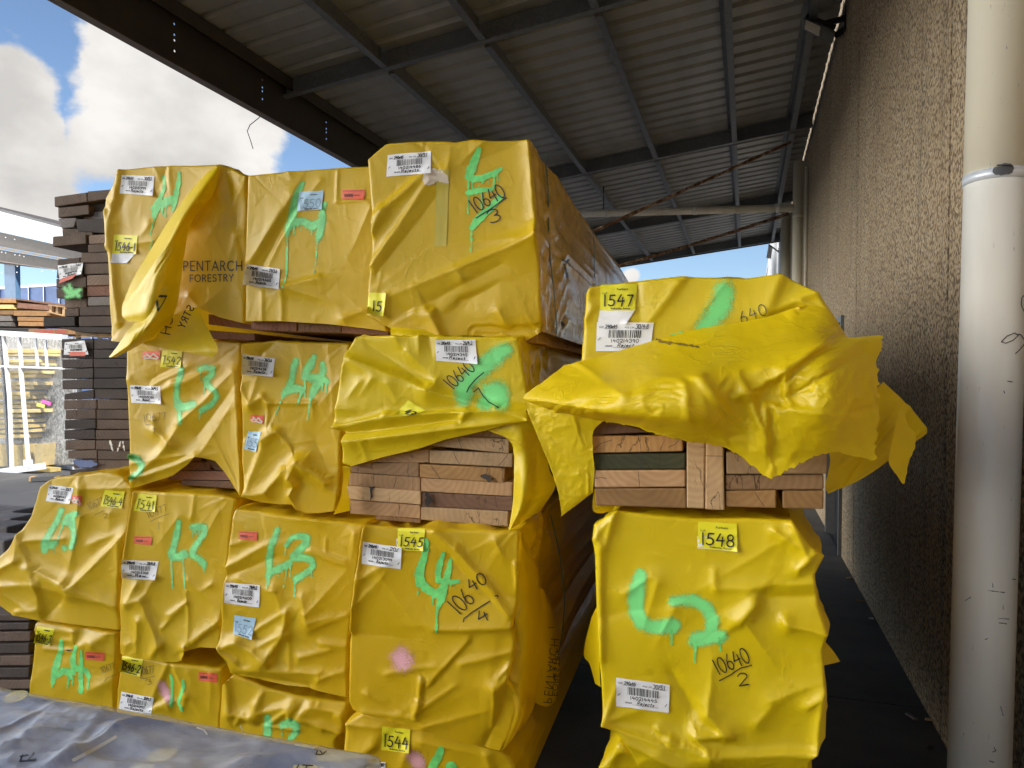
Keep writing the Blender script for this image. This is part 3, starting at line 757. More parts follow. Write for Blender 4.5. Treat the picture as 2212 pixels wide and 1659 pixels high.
def wrapped_pack(label, fr, Y0, left, top, right, bottom, creases=(), seed=1, length=3.2, n=(126, 136), mat='yellow_film', side=None, rand=1.0, nrand=9, fine=26,
                 tilt=0.0, blobs=(), sidefine=False, sideamp=9.0, base=None, round_=.008):
    nu, nv = n
    Lf, Tp, Rt, Bt = resample(left, nv), resample(top, nu), resample(right, nv), resample(bottom, nu)
    s = np.linspace(0, 1, nu)[None, :, None]; t = np.linspace(0, 1, nv)[:, None, None]
    P = (1 - t) * Tp[None] + t * Bt[None] + (1 - s) * Lf[:, None] + s * Rt[:, None] \
        - ((1 - s) * (1 - t) * Tp[0] + s * (1 - t) * Tp[-1] + (1 - s) * t * Bt[0] + s * t * Bt[-1])
    X, Y = P[..., 0], P[..., 1]
    bx = (X.min(), Y.min(), X.max(), Y.max())
    H = relief(X, Y, creases, seed, rand * .5, bx, nrand, fine)
    for (cx, cy, rx, ry, a) in blobs: H += a * np.exp(-(((X - cx) / rx) ** 2 + ((Y - cy) / ry) ** 2))
    H = H / 1000.0
    mm = Y0 / 1522.0   # spare length only where a fold needs it
    A, H = settle(P * mm, H, .75, SETTLE, seed)
    X, Y = A[..., 0] / mm, A[..., 1] / mm
    H = H + crests(X, Y, creases, seed, bx) / 1000
    S2, T2 = np.broadcast_arrays(s[..., 0], t[..., 0])
    wpx = abs(Tp[-1][0] - Tp[0][0]) ; hpx = abs(Bt[0][1] - Tp[0][1])
    mm = Y0 / 1522.0
    for dist in (S2 * wpx * mm, (1 - S2) * wpx * mm, T2 * hpx * mm):
        k = np.clip(1 - dist / round_, 0, 1); H -= round_ * (1 - np.sqrt(1 - k * k))
    V = np.zeros((nv, nu, 3))
    for j in range(nv):
        for i in range(nu):
            V[j, i] = fr.at(X[j, i], Y[j, i], Y0 + tilt * (T2[j, i] - .5)) - fr.e2 * H[j, i]
    cx = (V[-1, 0] + V[-1, -1]) / 2
    if base is None: base = cx + fr.e2 * .1
    root = thing('timber_pack', label, 'timber pack', base, 'yellow wrapped timber packs')
    verts = [tuple(v) for v in V.reshape(-1, 3)]
    faces = [(j * nu + i, (j + 1) * nu + i, (j + 1) * nu + i + 1, j * nu + i + 1) for j in range(nv - 1) for i in range(nu - 1)]
    front = list(faces)
    mi = [0] * len(faces)
    loop = [((nv - 1 - j) * nu, (-1, 0)) for j in range(nv)] + [(i, (0, 1)) for i in range(1, nu)] + [(j * nu + nu - 1, (1, 0)) for j in range(1, nv)]
    nl = len(loop); lv = np.array([verts[k] for k, _ in loop])
    nrm = np.array([fr.e1 * a + np.array([0, 0, 1.0]) * b for _, (a, b) in loop])
    for _ in range(6): nrm[1:-1] = (nrm[:-2] + nrm[1:-1] + nrm[2:]) / 3
    nrm /= np.linalg.norm(nrm, axis=1)[:, None]
    # sides straighten from the face's outline to the pack's own straight sides
    depth0 = lv.dot(fr.e2)
    D = ([.012 * k for k in range(1, 40)] if sidefine else [.015, .035, .06, .09, .13, .18, .24, .32, .42]) + [.6, .85, 1.2, 1.7, 2.4, 3.2, 4.2]
    D = [d for d in D if d < length] + [length]
    arcl = np.concatenate([[0], np.cumsum(np.linalg.norm(np.diff(lv, axis=0), axis=1))])
    prev = [k for k, _ in loop]
    for d in D:
        w = sideamp / 1000 * min(1, d / .06) * (2 * vnoise(arcl * 9, np.full(nl, d * 5), seed + 40) + 1.0 * vnoise(arcl * 26, np.full(nl, d * 16), seed + 41)
                                                 + .6 * (1 - 4 * np.abs(vnoise(arcl * 14 + d * 8, np.full(nl, d * 6), seed + 42))))
        w = w * np.minimum(1, np.minimum(arcl, arcl[-1] - arcl) / .03)
        tgt = (Y0 + d)
        ring = lv + fr.e2[None] * (tgt - depth0)[:, None] + nrm * w[:, None]
        ns = len(verts); verts += [tuple(v) for v in ring]
        for k in range(nl - 1):
            faces.append((prev[k], ns + k, ns + k + 1, prev[k + 1])[::-1]); mi.append(1 if side else 0)
        prev = [ns + k for k in range(nl)]
    mats = [MAT[mat]] + ([MAT[side]] if side else [])
    # outward normals: the face looks to the viewer
    mk('wrap', verts, [f[::-1] for f in faces] if False else faces, mats, root, smooth=True, midx=mi)
    sf = Surf(verts, faces, fr, Y0)
    return root, sf

def catmull(P, n):
    P = np.asarray(P, float); m = len(P)
    if m == 2: return P[0] + (P[1] - P[0]) * np.linspace(0, 1, n)[:, None]
    Q = np.concatenate([[2 * P[0] - P[1]], P, [2 * P[-1] - P[-2]]])
    t = np.linspace(0, m - 1, n); i = np.minimum(t.astype(int), m - 2); f = (t - i)[:, None]
    p0, p1, p2, p3 = Q[i], Q[i + 1], Q[i + 2], Q[i + 3]
    return .5 * (2 * p1 + (p2 - p0) * f + (2 * p0 - 5 * p1 + 4 * p2 - p3) * f ** 2 + (3 * p1 - p0 - 3 * p2 + p3) * f ** 3)
def sheet(name, parent, fr, Y0, rows, mat, n=(60, 60), creases=(), seed=1, rand=1.0, ragged=None, label=None, fine=10, nrand=5, fold=1.0):
    """loose film from a grid of points (x, y, distance in front of the plane Y0 in metres)"""
    nu, nv = n
    A = np.array(rows, float)
    B = np.stack([catmull(A[r], nu) for r in range(A.shape[0])])
    Cc = np.stack([catmull(B[:, i], nv) for i in range(nu)], 1)
    X, Y, Dp = Cc[..., 0].copy(), Cc[..., 1].copy(), Cc[..., 2]
    if ragged:   # torn edges: which sides and how far
        for sidek, amt in ragged:
            q = np.arange(nv if sidek in 'lr' else nu)
            r = amt * (vnoise(q / 3.0, q * 0., seed + 60) + .8 * vnoise(q / 1.1, q * 0., seed + 61))
            if sidek == 'l': X[:, 0] += r
            if sidek == 'r': X[:, -1] += r
            if sidek == 'b': Y[-1, :] += r
            if sidek == 't': Y[0, :] += r
    H = relief(X, Y, creases, seed, rand, (X.min(), Y.min(), X.max(), Y.max()), nrand, fine, fold) / 1000
    bx = (X.min(), Y.min(), X.max(), Y.max())
    mm = Y0 / 1522.0
    if min(n) > 30:
        A, Z = settle(np.stack([X, Y], 2) * mm, H, .75, SETTLE, seed, None, Dp, (1, 0, 0, 0), .08)
        X, Y, Dp, H = A[..., 0] / mm, A[..., 1] / mm, Z, crests(A[..., 0] / mm, A[..., 1] / mm, creases, seed, bx, .12, fine // 3) / 1000
    if mat == 'crumpled_film':    # sharp facets of screwed-up film
        m = np.clip(vnoise(X / 90, Y / 90, seed + 90) * 2 + .75, .25, 1.5)
        H = H + m * (4.6 * (.2 - np.abs(vnoise(X / 34 + Y / 90, Y / 26, seed + 91))) + 2.4 * (.2 - np.abs(vnoise(X / 15, Y / 13 + X / 60, seed + 92))) + 1.1 * (.2 - np.abs(vnoise(X / 7.5, Y / 7, seed + 93)))) / 1000
    V = [fr.at(X[j, i], Y[j, i], Y0 - Dp[j, i]) - fr.e2 * H[j, i] for j in range(nv) for i in range(nu)]
    faces = [(j * nu + i, (j + 1) * nu + i, (j + 1) * nu + i + 1, j * nu + i + 1) for j in range(nv - 1) for i in range(nu - 1)]
    o = mk(name, V, faces, MAT[mat], parent, smooth=True, label=label)
    return o, Surf(V, faces, fr, Y0)

def px_board(name, parent, fr, Y0, q, mat, length=2.5, seed=0, bevel=.003, origin=True, label=None, nd=3):
    """a sawn board whose end shows the four given corners (TL, TR, BR, BL)"""
    rnd = random.Random(seed)
    d0 = rnd.uniform(-.006, .006)
    ring = [fr.at(x, y, Y0 + d0) for x, y in (q[3], q[2], q[1], q[0])]
    v = []
    for k in range(nd):
        t = length * k / (nd - 1); wob = np.array([rnd.uniform(-.004, .004), 0, rnd.uniform(-.002, .002)]) * (k > 0)
        v += [p + fr.e2 * t + wob for p in ring]
    f = [(0, 1, 2, 3)]
    for k in range(nd - 1):
        a = 4 * k
        for i in range(4): f.append((a + i, a + 4 + i, a + 4 + (i + 1) % 4, a + (i + 1) % 4))
    f.append(tuple(4 * (nd - 1) + i for i in (3, 2, 1, 0)))
    c = sum(ring) / 4
    o = mk(name, v, f, MAT[mat], parent, origin=c, label=label)
    b = o.modifiers.new('bevel', 'BEVEL'); b.width = bevel; b.segments = 2; b.limit_method = 'ANGLE'
    return o
# ------------------------------------------------------------------ setting: ground, wall, awning
def build_ground():
    R = 700
    o = mk('ground', [(-R, -R, 0), (R, -R, 0), (R, R, 0), (-R, R, 0)], [(0, 1, 2, 3)], MAT['asphalt'], origin=(0, 0, 0)); o['kind'] = 'structure'
    mb = MB()
    for k in range(10):
        y0 = -8 + k * 3.0
        mb.box(-4.7, .868, y0, y0 + 2.99, .0005, .012)
    o = mb.build('concrete_slab', MAT['concrete_slab'], origin=(0, 0, 0)); o['kind'] = 'structure'
build_ground()

WX = .87
ROOF = lambda x: 3.5 + EYE + .108 * (x - WX)     # underside of rafters
def build_wall():
    r = thing('warehouse_wall', 'tall pebbled concrete wall with panel joints, right of the timber stacks', 'wall', (WX, 4, 0))
    joints = [-4.5, -.9, 3.70, 6.55, 8.75, 11.0, 13.4, 16.6]
    jw = .024; top = 6.4
    door = [(7.3, 8.5)]
    edges = [-9.0] + joints + [17.6]
    for a, b in zip(edges[:-1], edges[1:]):
        mb = MB()
        cuts = [d for d in door if a < d[0] < b]
        a2, b2 = a + jw / 2, b - jw / 2
        if cuts:
            d0, d1 = cuts[0]
            mb.box(WX, WX + .18, a2, d0, 0, top); mb.box(WX, WX + .18, d1, b2, 0, top); mb.box(WX, WX + .18, d0, d1, 2.30, top)
        else: mb.box(WX, WX + .18, a2, b2, 0, top)
        mb.build('wall_panel', MAT['exposed_aggregate'], r)
    for y in joints:
        MB().box(WX + .006, WX + .17, y - jw / 2 + .0005, y + jw / 2 - .0005, 0, top).build('panel_joint', MAT['joint_sealant'], r)
    d0, d1 = door[0]
    fr = MB(); fr.box(WX - .03, WX + .12, d0 - .0, d0 + .06, 0, 2.30).box(WX - .03, WX + .12, d1 - .06, d1, 0, 2.30).box(WX - .03, WX + .12, d0 + .06, d1 - .06, 2.24, 2.2999)
    fr.build('door_frame', MAT['frame_grey'], r)
    lf = MB().box(WX + .06, WX + .10, d0 + .06, d1 - .06, .02, 2.24).build('door', MAT['door_dark'], r)
    MB().tube([(WX + .03, d0 + .14, 1.02), (WX + .03, d0 + .26, 1.02)], .011).box(WX + .03, WX + .06, d0 + .12, d0 + .16, .95, 1.1).build('door_handle', MAT['aluminium'], lf)
    # the pale end bay of the building, beyond the awning
    w = thing('far_building', 'white sheet clad building end with downpipes, seen beyond the far edge of the awning', 'building', (WX, 22, 0))
    mb = MB(); mb.box(WX - .10, WX + .3, 17.9, 30, 0, 6.0)
    for k in range(30): mb.box(WX - .13, WX - .10, 18.0 + k * .4, 18.08 + k * .4, .1, 6.0)
    mb.build('wall', MAT['white_cladding'], w)
    MB().tube([(WX - .22, 19.4, 0), (WX - .22, 19.4, 6)], .06).build('downpipe', MAT['white_cladding'], w, smooth=True)
    MB().tube([(WX - .22, 22.4, 0), (WX - .22, 22.4, 6)], .06).build('downpipe', MAT['white_cladding'], w, smooth=True)
    MB().box(WX - .16, WX + .4, 17.9, 30.1, 6.0, 6.18).build('parapet_cap', MAT['white_steel'], w)
build_wall()

ROOF_Y0, ROOF_Y1 = -.4, 18.55
def build_awning():
    r = thing('awning', 'dark steel awning with ribbed roof sheets over the timber stacks', 'awning', (-2, 10, 3.2))
    xl, xr = -4.62, WX - .022
    PD = .20                                   # purlin and rafter depth
    # ribbed sheet: ribs run down the slope
    P = []; y = ROOF_Y0 - .25
    while y < ROOF_Y1:
        P += [(y, 0), (y + .15, 0), (y + .175, .042), (y + .225, .042), (y + .249, 0)]; y += .27
    v = []; f = []
    for (yy, h) in P:
        for x in (xl - .12, xr): v.append((x, yy, ROOF(x) + PD + .004 + h))
    for k in range(len(P) - 1): f.append((2 * k, 2 * k + 1, 2 * k + 3, 2 * k + 2))
    n = len(v); v += [(a, b, c + .0012) for a, b, c in v]; f += [tuple(n + i for i in q[::-1]) for q in f]
    mk('roof_sheet', v, f, MAT['roof_sheeting'], r)
    # rafters: C sections across the awning
    for k, yr in enumerate((-.4, 2.1, 6.2, 10.5, 14.6, 18.42)):
        a = np.array([xl + .1, yr, ROOF(xl + .1)]); b = np.array([xr - .02, yr, ROOF(xr - .02)])
        mb = MB(); up = np.array([0, 0, 1.0])
        hh = PD - .004
        def plate(y0, y1, z0, z1):
            mb.hexa([(a[0], y0, a[2] + z0), (b[0], y0, b[2] + z0), (b[0], y1, b[2] + z0), (a[0], y1, a[2] + z0),
                     (a[0], y0, a[2] + z1), (b[0], y0, b[2] + z1), (b[0], y1, b[2] + z1), (a[0], y1, a[2] + z1)])
        plate(yr, yr + .004, .0042, hh); plate(yr - .062, yr + .004, 0, .004); plate(yr - .062, yr - .0585, .0042, .02); plate(yr + .0045, yr + .07, hh - .004, hh)
        mb.build('rafter', MAT['galvanised_steel'], r)
    # purlins in bays between the rafters
    for xp in (-3.37, -2.36, -1.31, -.22, .54):
        ys = [-.4, 2.1, 6.2, 10.5, 14.6, 18.42]
        for y0, y1 in zip(ys[:-1], ys[1:]):
            if y1 - y0 < .5: continue
            z = ROOF(xp); mb = MB()
            o0, o1 = y0 + .075, y1 - .075
            mb.box(xp, xp + .004, o0, o1, z + .010, z + .193); mb.box(xp, xp + .068, o0, o1, z + .004, z + .0095); mb.box(xp + .064, xp + .068, o0, o1, z + .010, z + .026)
            mb.box(xp - .055, xp - .0005, o0, o1, z + .186, z + .19)
            mb.build('purlin', MAT['galvanised_steel'], r)
    # outer edge beam with bolt-hole groups
    xb = -4.5; zb0 = 2.90 - .225 + EYE - .03; zt = ROOF(xb) + .17
    def holes():
        hs = []
        for gx, ys in ((377, (52, 75, 87, 110)), (567, (173, 189, 197, 214)), (705, (264, 278, 286, 300))):
            for py in ys:
                p = onX(gx, py, xb); hs.append((p[1], p[2]))
        return hs
    hs = holes(); bm = bmesh.new()
    y0, y1 = ROOF_Y0 - .3, ROOF_Y1 + .05
    sec = sorted(set([y0, y1] + [h[0] + s * .022 for h in hs for s in (-1, 1)]))
    # web as plates with real holes: a small square of cells round each hole carries a round opening
    V = []; F = []
    def q(a, b, c, d): n = len(V); V.extend([a, b, c, d]); F.append((n, n + 1, n + 2, n + 3))
    cols = {}
    for hy, hz in hs: cols.setdefault(round(hy, 1), []).append((hy, hz))
    yy = y0
    for key in sorted(cols):
        grp = sorted(cols[key], key=lambda t: t[1]); cy = sum(g[0] for g in grp) / len(grp); w = .03
        q((xb, yy, zb0), (xb, cy - w, zb0), (xb, cy - w, zt), (xb, yy, zt))
        zz = zb0
        for hy, hz in grp:
            hh = .012
            q((xb, cy - w, zz), (xb, cy + w, zz), (xb, cy + w, hz - hh), (xb, cy - w, hz - hh))
            ri = []; ro = []
            for t in range(16):
                a = math.radians(22.5 * t); ca, sa = math.cos(a), math.sin(a)
                ri.append((xb, cy + .0095 * ca, hz + .0095 * sa)); m = max(abs(ca) / w, abs(sa) / hh); ro.append((xb, cy + ca / m, hz + sa / m))
            for t in range(16): q(ro[t], ro[(t + 1) % 16], ri[(t + 1) % 16], ri[t])
            for (sy, sz, t0) in ((1, 1, 2), (-1, 1, 6), (-1, -1, 10), (1, -1, 14)):
                pass
            zz = hz + hh
        q((xb, cy - w, zz), (xb, cy + w, zz), (xb, cy + w, zt), (xb, cy - w, zt)); yy = cy + w
    q((xb, yy, zb0), (xb, y1, zb0), (xb, y1, zt), (xb, yy, zt))
    n = len(V); V += [(x - .003, y, z) for x, y, z in V]; F += [tuple(n + i for i in f_[::-1]) for f_ in F]
    bmx = MB(); bmx.add(V, F)
    bmx.box(xb + .0005, xb + .075, y0, y1, zt - .004, zt); bmx.box(xb - .07, xb - .0035, y0, y1, zt - .004, zt - .0005)
    bmx.build('edge_beam', MAT['brown_painted_steel'], r)
    MB().box(xb - .085, xb + .0, y0, y1, zb0 - .006, zb0 - .0005).box(xb - .085, xb - .080, y0, y1, zb0, zb0 + .022).build('beam_flange', MAT['beam_lip'], r)
    MB().box(xb - .10, xb - .086, y0, y1, zt - .03, ROOF(xb) + PD + .06).build('gutter_edge', MAT['brown_painted_steel'], r)
    # upper inner face of the gutter line
    MB().box(xb + .078, xb + .083, y0, y1, zt - .10, ROOF(xb) + PD - .004).build('gutter_edge', MAT['brown_painted_steel'], r)
    # diagonal tie rods, flaking
    def tie(pa, Ya, pb, Yb, w, sag):
        a = onY(*pa, Ya); b = onY(*pb, Yb); pts = []; rs = []
        for k in range(33):
            t = k / 32; p = a + (b - a) * t; p = p + np.array([0, 0, -sag * 4 * t * (1 - t)])
            pts.append(p + np.array([0, 0, .006 * float(vnoise(np.array(k * .7), np.array(0.), 3))])); rs.append(w * (1 + .35 * float(vnoise(np.array(k * .9), np.array(2.), 5))))
        MB().tube(pts, rs, 8).build('tie_rod', MAT['flaking_rust'], r, smooth=True)
    tie((1270, 505), 9.0, (1708, 307), 10.35, .022, .0); tie((1320, 578), 14.2, (1702, 462), 14.3, .032, .03)
    # end fascia at the far edge
    zf = [onY(x, y, 18.5) for x, y in ((1330, 578), (1700, 521))]
    MB().hexa([(xl, 18.47, ROOF(xl) - .02), (xr, 18.47, ROOF(xr) - .02), (xr, 18.49, ROOF(xr) - .02), (xl, 18.49, ROOF(xl) - .02),
               (xl, 18.47, ROOF(xl) + PD), (xr, 18.47, ROOF(xr) + PD), (xr, 18.49, ROOF(xr) + PD), (xl, 18.49, ROOF(xl) + PD)]).build('fascia', MAT['brown_painted_steel'], r)
    # posts that carry the outer beam, behind the stacks
    for y in (10.5, 18.3):
        mb = MB().box(xb - .05, xb + .05, y - .05, y + .05, 0, zb0 - .007); mb.build('post', MAT['brown_painted_steel'], r)
    # loose wire hanging off the edge beam
    pts = [onX(x, y, xb - .09) for x, y in T('d1', [(1520, 640), (1490, 680), (1440, 720), (1424, 755), (1440, 800), (1458, 858)])]
    MB().tube(pts, .004, 6).build('loose_wire', MAT['steel_dark'], r)
build_awning()
def scraps():
    rg = random.Random(8)
    for k, ((x, y), m, lab) in enumerate(((( 305, 1010), 'pale_timber', 'small pale wood chip on the slab by the wall, farthest along the passage'), ((340, 1088), 'tan_timber', 'thin sliver of wood on the slab in the passage by the wall'), ((378, 1148), 'tape_white', 'white scrap of paper on the slab at the foot of the wall'),
                                          ((515, 1480), 'grey_timber', 'grey wood chip on the slab near the drainpipe'), ((572, 1490), 'pale_timber', 'pale wood chip on the slab nearest the drainpipe'), ((578, 1585), 'black_timber', 'black lump of bark on the slab beside the drainpipe'))):
        p = onZ(*T('b8', [(x, y)])[0], .02); a = rg.uniform(0, 3); l = .03 if k in (2, 4, 5) else .07
        ax = np.array([math.cos(a), math.sin(a), 0]) * l / 2; ay = np.array([-math.sin(a), math.cos(a), 0]) * .011
        c = np.array([p[0], p[1], .0165]); b = np.array([0, 0, .004])
        mb = MB().hexa([c - ax - ay * .4 - b, c + ax * .9 - ay - b, c + ax + ay * .7 - b, c - ax * .8 + ay - b, c - ax * .9 - ay * .3 + b, c + ax * .8 - ay * .9 + b, c + ax * .9 + ay * .5 + b, c - ax * .7 + ay * .8 + b])
        tag(mb.build('scrap', MAT[m]), lab, 'scrap', 'scraps on the passage floor')
scraps()

def build_pipes():
    # near drainpipe
    ax = .745; base = onX(2128, 1640, ax)
    cy = onX(2127, 1500, ax)[1]
    r = thing('drainpipe', 'large cream drainpipe with a steel collar and pen scribble, at the right edge', 'drainpipe', (ax, cy, 0))
    def cyl(z0, z1, rad, name, m, par): return MB().tube([(ax + .010 * (z0 - 1.65), cy, z0), (ax + .010 * (z1 - 1.65), cy, z1)], rad, 40).build(name, MAT[m], par, smooth=True)
    R = .089
    zc = onY(2165, 371, cy - R)[2]
    cyl(0, zc - .016, R, 'pipe', 'pale_pipe', r); cyl(zc + .0165, 6.2, R + .001, 'pipe', 'cream_pipe', r); cyl(zc - .0155, zc + .016, R + .0032, 'collar', 'aluminium', r)
    # bare metal patch worn on the collar and a scribble
    sv = []; sf = []
    mbp = MB().tube([(ax + .010 * (z - 1.65), cy, z) for z in (0, 6.2)], R + .0008, 64, cap=False)
    mb2 = MB().tube([(ax + .010 * (z - 1.65), cy, z) for z in (zc - .016, zc + .0165)], R + .0034, 64, cap=False)
    s1 = Surf(mbp.v, mbp.f, WF, cy); s2 = Surf(mb2.v, mb2.f, WF, cy)
    mark('worn_patch', s2, r, [T('b7', [(1400, 1012, 8), (1425, 1005, 12), (1470, 1000, 12), (1490, 998, 5)])], 8, MAT['steel_dark'], 1.0, .0015, rough=2.0)
    mark('pen_scribble', s1, r, [T('b8', [(820, 210), (840, 190), (865, 180), (878, 188), (860, 205), (835, 215), (820, 210)]), T('b8', [(870, 185), (885, 185), (897, 200)]), T('b8', [(900, 215), (885, 235), (868, 250)]),
                                   T('b8', [(900, 50), (890, 60), (888, 85), (897, 105)])], .9, MAT['marker_ink'], .8, .0015)
    for q in ([(775, 1055), (830, 1062)], [(810, 1150), (845, 1152)], [(765, 1222), (775, 1218)], [(790, 1030), (792, 1045)], [(696, 1090), (716, 1078)], [(858, 1016), (868, 1018)], [(840, 344), (858, 346)], [(828, 376), (831, 384)], [(795, 1588), (802, 1600), (790, 1604)], [(780, 1634), (795, 1640)], [(818, 1450), (826, 1480)], [(812, 1165), (838, 1168)]):
        mark('scuff', s1, r, [T('b8', q)], .8, MAT['steel_dark'], .7, .0012, .9)
    # far drainpipe against the wall with two thin conduits
    d = thing('drainpipe', 'cream drainpipe on the wall halfway along, joined by a horizontal pipe', 'drainpipe', (WX - .13, 10.2, 0))
    px = onX(1722, 600, WX - .14); yy = px[1]
    MB().tube([(WX - .14, yy, 0), (WX - .14, yy, 3.42 + EYE)], .075, 24).build('pipe', MAT['cream_pipe'], d, smooth=True)
    MB().tube([(WX - .14, yy, 2.56 + EYE), (WX - .14, yy, 2.61 + EYE)], .080, 24).build('collar', MAT['cream_pipe'], d, smooth=True)
    MB().tube([(WX - .03, yy - .12, 0), (WX - .03, yy - .12, 3.3 + EYE)], .022, 12).build('conduit', MAT['cream_pipe'], d, smooth=True)
    a = onY(1262, 462, yy); b = onY(1716, 449, yy)
    h = MB().tube([a + (a - b) * .25, a, b], .058, 20).build('cross_pipe', MAT['pale_pipe'], d, smooth=True)
    for t in (.12, .55, .93):
        p = a + (b - a) * t; dv = (b - a) / np.linalg.norm(b - a)
        MB().tube([p - dv * .03, p + dv * .03], .064, 20).build('pipe_bracket', MAT['pale_pipe'], h, smooth=True)
    p = a + (b - a) * .1
    MB().tube([p + np.array([0, 0, .06]), p + np.array([0, 0, .45])], .008, 6).build('hanger_rod', MAT['black_metal'], h)
    e = thing('drainpipe', 'shaded drainpipe on the wall at the far end of the awning', 'drainpipe', (WX - .14, 14.6, 0))
    p2 = onX(1697, 560, WX - .16)
    MB().tube([(WX - .16, p2[1], 0), (WX - .16, p2[1], 3.35 + EYE)], .085, 20).build('pipe', MAT['cream_pipe'], e, smooth=True)
    MB().tube([(WX - .16, p2[1], 1.0), (WX - .16, p2[1], 1.05)], .092, 20).build('collar', MAT['cream_pipe'], e, smooth=True)
build_pipes()

def build_lights():
    Yl = onX(1828, 55, WX)[1]
    r = thing('flood_light', 'grey LED flood light high on the aggregate wall, under the awning roof', 'flood light', onX(1828, 55, WX))
    K = lambda x, y, dy=0.0: onY(*T('e3', [(x, y)])[0], Yl + dy)
    q = [K(268, 250, -.16), K(705, 455, -.02), K(665, 610, .02), K(248, 405, -.12)]
    bk = [p + np.array([.02, .12, .07]) for p in q]
    MB().hexa([bk[3], bk[2], bk[1], bk[0]] + [q[3], q[2], q[1], q[0]]).build('lamp_head', MAT['lamp_grey'], r, bevel=.006)
    ln_ = [K(300, 282, -.16), K(502, 378, -.105), K(482, 505, -.09), K(285, 402, -.14)]
    MB().hexa([p - np.array([0, .004, 0]) for p in ln_[::-1]] + [p - np.array([0, .014, 0]) for p in ln_[::-1]]).build('lens', MAT['lamp_lens'], r)
    a, b_, c, d_ = K(560, 330, .12), K(870, 245, .02), K(840, 400, .02), K(700, 500, .06)
    m = MB(); m.bar(a, b_, .03, .05); m.bar(d_, c, .03, .05); m.bar(K(885, 80, .03), K(860, 470, .03), .05, .03, up=(0, 1, 0)); m.bar(K(300, 235, .02), K(690, 400, .10), .05, .05); m.build('bracket', MAT['black_metal'], r)
    pts = [onX(x, y, WX - .03) for x, y in T('e3', [(850, 430), (840, 490), (790, 515), (735, 500)])]
    MB().tube(pts, .006, 6).build('cable', MAT['flaking_rust'], r)
    # far one on the white building
    P = T('e4', [(345, 420), (585, 590), (400, 715), (295, 700)])
    f = thing('flood_light', 'pale flood light on a forked arm beyond the far edge of the awning', 'flood light', onX(1686, 540, WX - .1))
    Yf = 18.9
    A = [onY(x, y, Yf) for x, y in T('e4', [(345, 425), (430, 480), (395, 715), (298, 700)])]
    MB().hexa([p + np.array([0, .06, 0]) for p in A] + A).build('lamp_head', MAT['lamp_lens'], f)
    k = [onY(x, y, Yf - .02) for x, y in T('e4', [(345, 425), (585, 600), (660, 480), (660, 520), (540, 560), (545, 520)])]
    MB().bar(k[0], k[1], .03, .03).build('arm', MAT['black_metal'], f)
    m = MB(); m.bar(k[5] + np.array([0, -.03, 0]), k[2] + np.array([0, -.03, 0]), .02, .03); m.bar(k[4] + np.array([0, -.06, 0]), k[3] + np.array([0, -.06, 0]), .02, .03); m.build('bracket', MAT['black_metal'], f)
build_lights()
# ------------------------------------------------------------------ the wrapped packs
def V3(k, rows): return [T(k, r) for r in rows]
G_, PG = MAT['green_paint'], MAT['pale_green_paint']; GS, PK = MAT['green_spray'], MAT['pink_spray']; INK, FADE = MAT['marker_ink'], MAT['faded_ink']
def paint(sf, root, k, strokes, mat=None, rough=2.2, seed=1):
    if mat is PG: mark('paint_mist', sf, root, [T_w(k, s) for s in strokes if max(p[2] for p in s) > 12], 4, GS, 2.2, .0017, 0, 7)
    return mark('paint_mark', sf, root, [T_w(k, s) for s in strokes], 5, mat or G_, 1.3, .0022, rough, seed=seed)
def T_w(k, s):
    sc = TR[k][0]; return [(TR[k][1] + sc * p[0], TR[k][2] + sc * p[1]) + ((sc * p[2],) if len(p) > 2 else ()) for p in s]
def drip(x0, y0, x1, y1, w, w2=None): return [(x0, y0, w), ((x0 * 2 + x1) / 3, (y0 * 2 + y1) / 3, w * .75), (x1, y1, w2 if w2 else w * .7)]
def spray(sf, root, k, strokes, mat=None, soft=12): return mark('paint_mark', sf, root, [T_w(k, s) for s in strokes], 5, mat or GS, 2.0, .0020, 0, soft)
def pen(sf, root, k, items, hw=1.1, mat=None, name='marker_writing'):
    st = []
    for it in items:
        if isinstance(it[0], str): st += text(it[0], T(k, [it[1]])[0][:2], T(k, [it[2]])[0][:2], it[3] * TR[k][0], *(it[4:]))
        else: st.append(T_w(k, it))
    return mark(name, sf, root, st, hw, mat or INK, .9, .0030, .0)

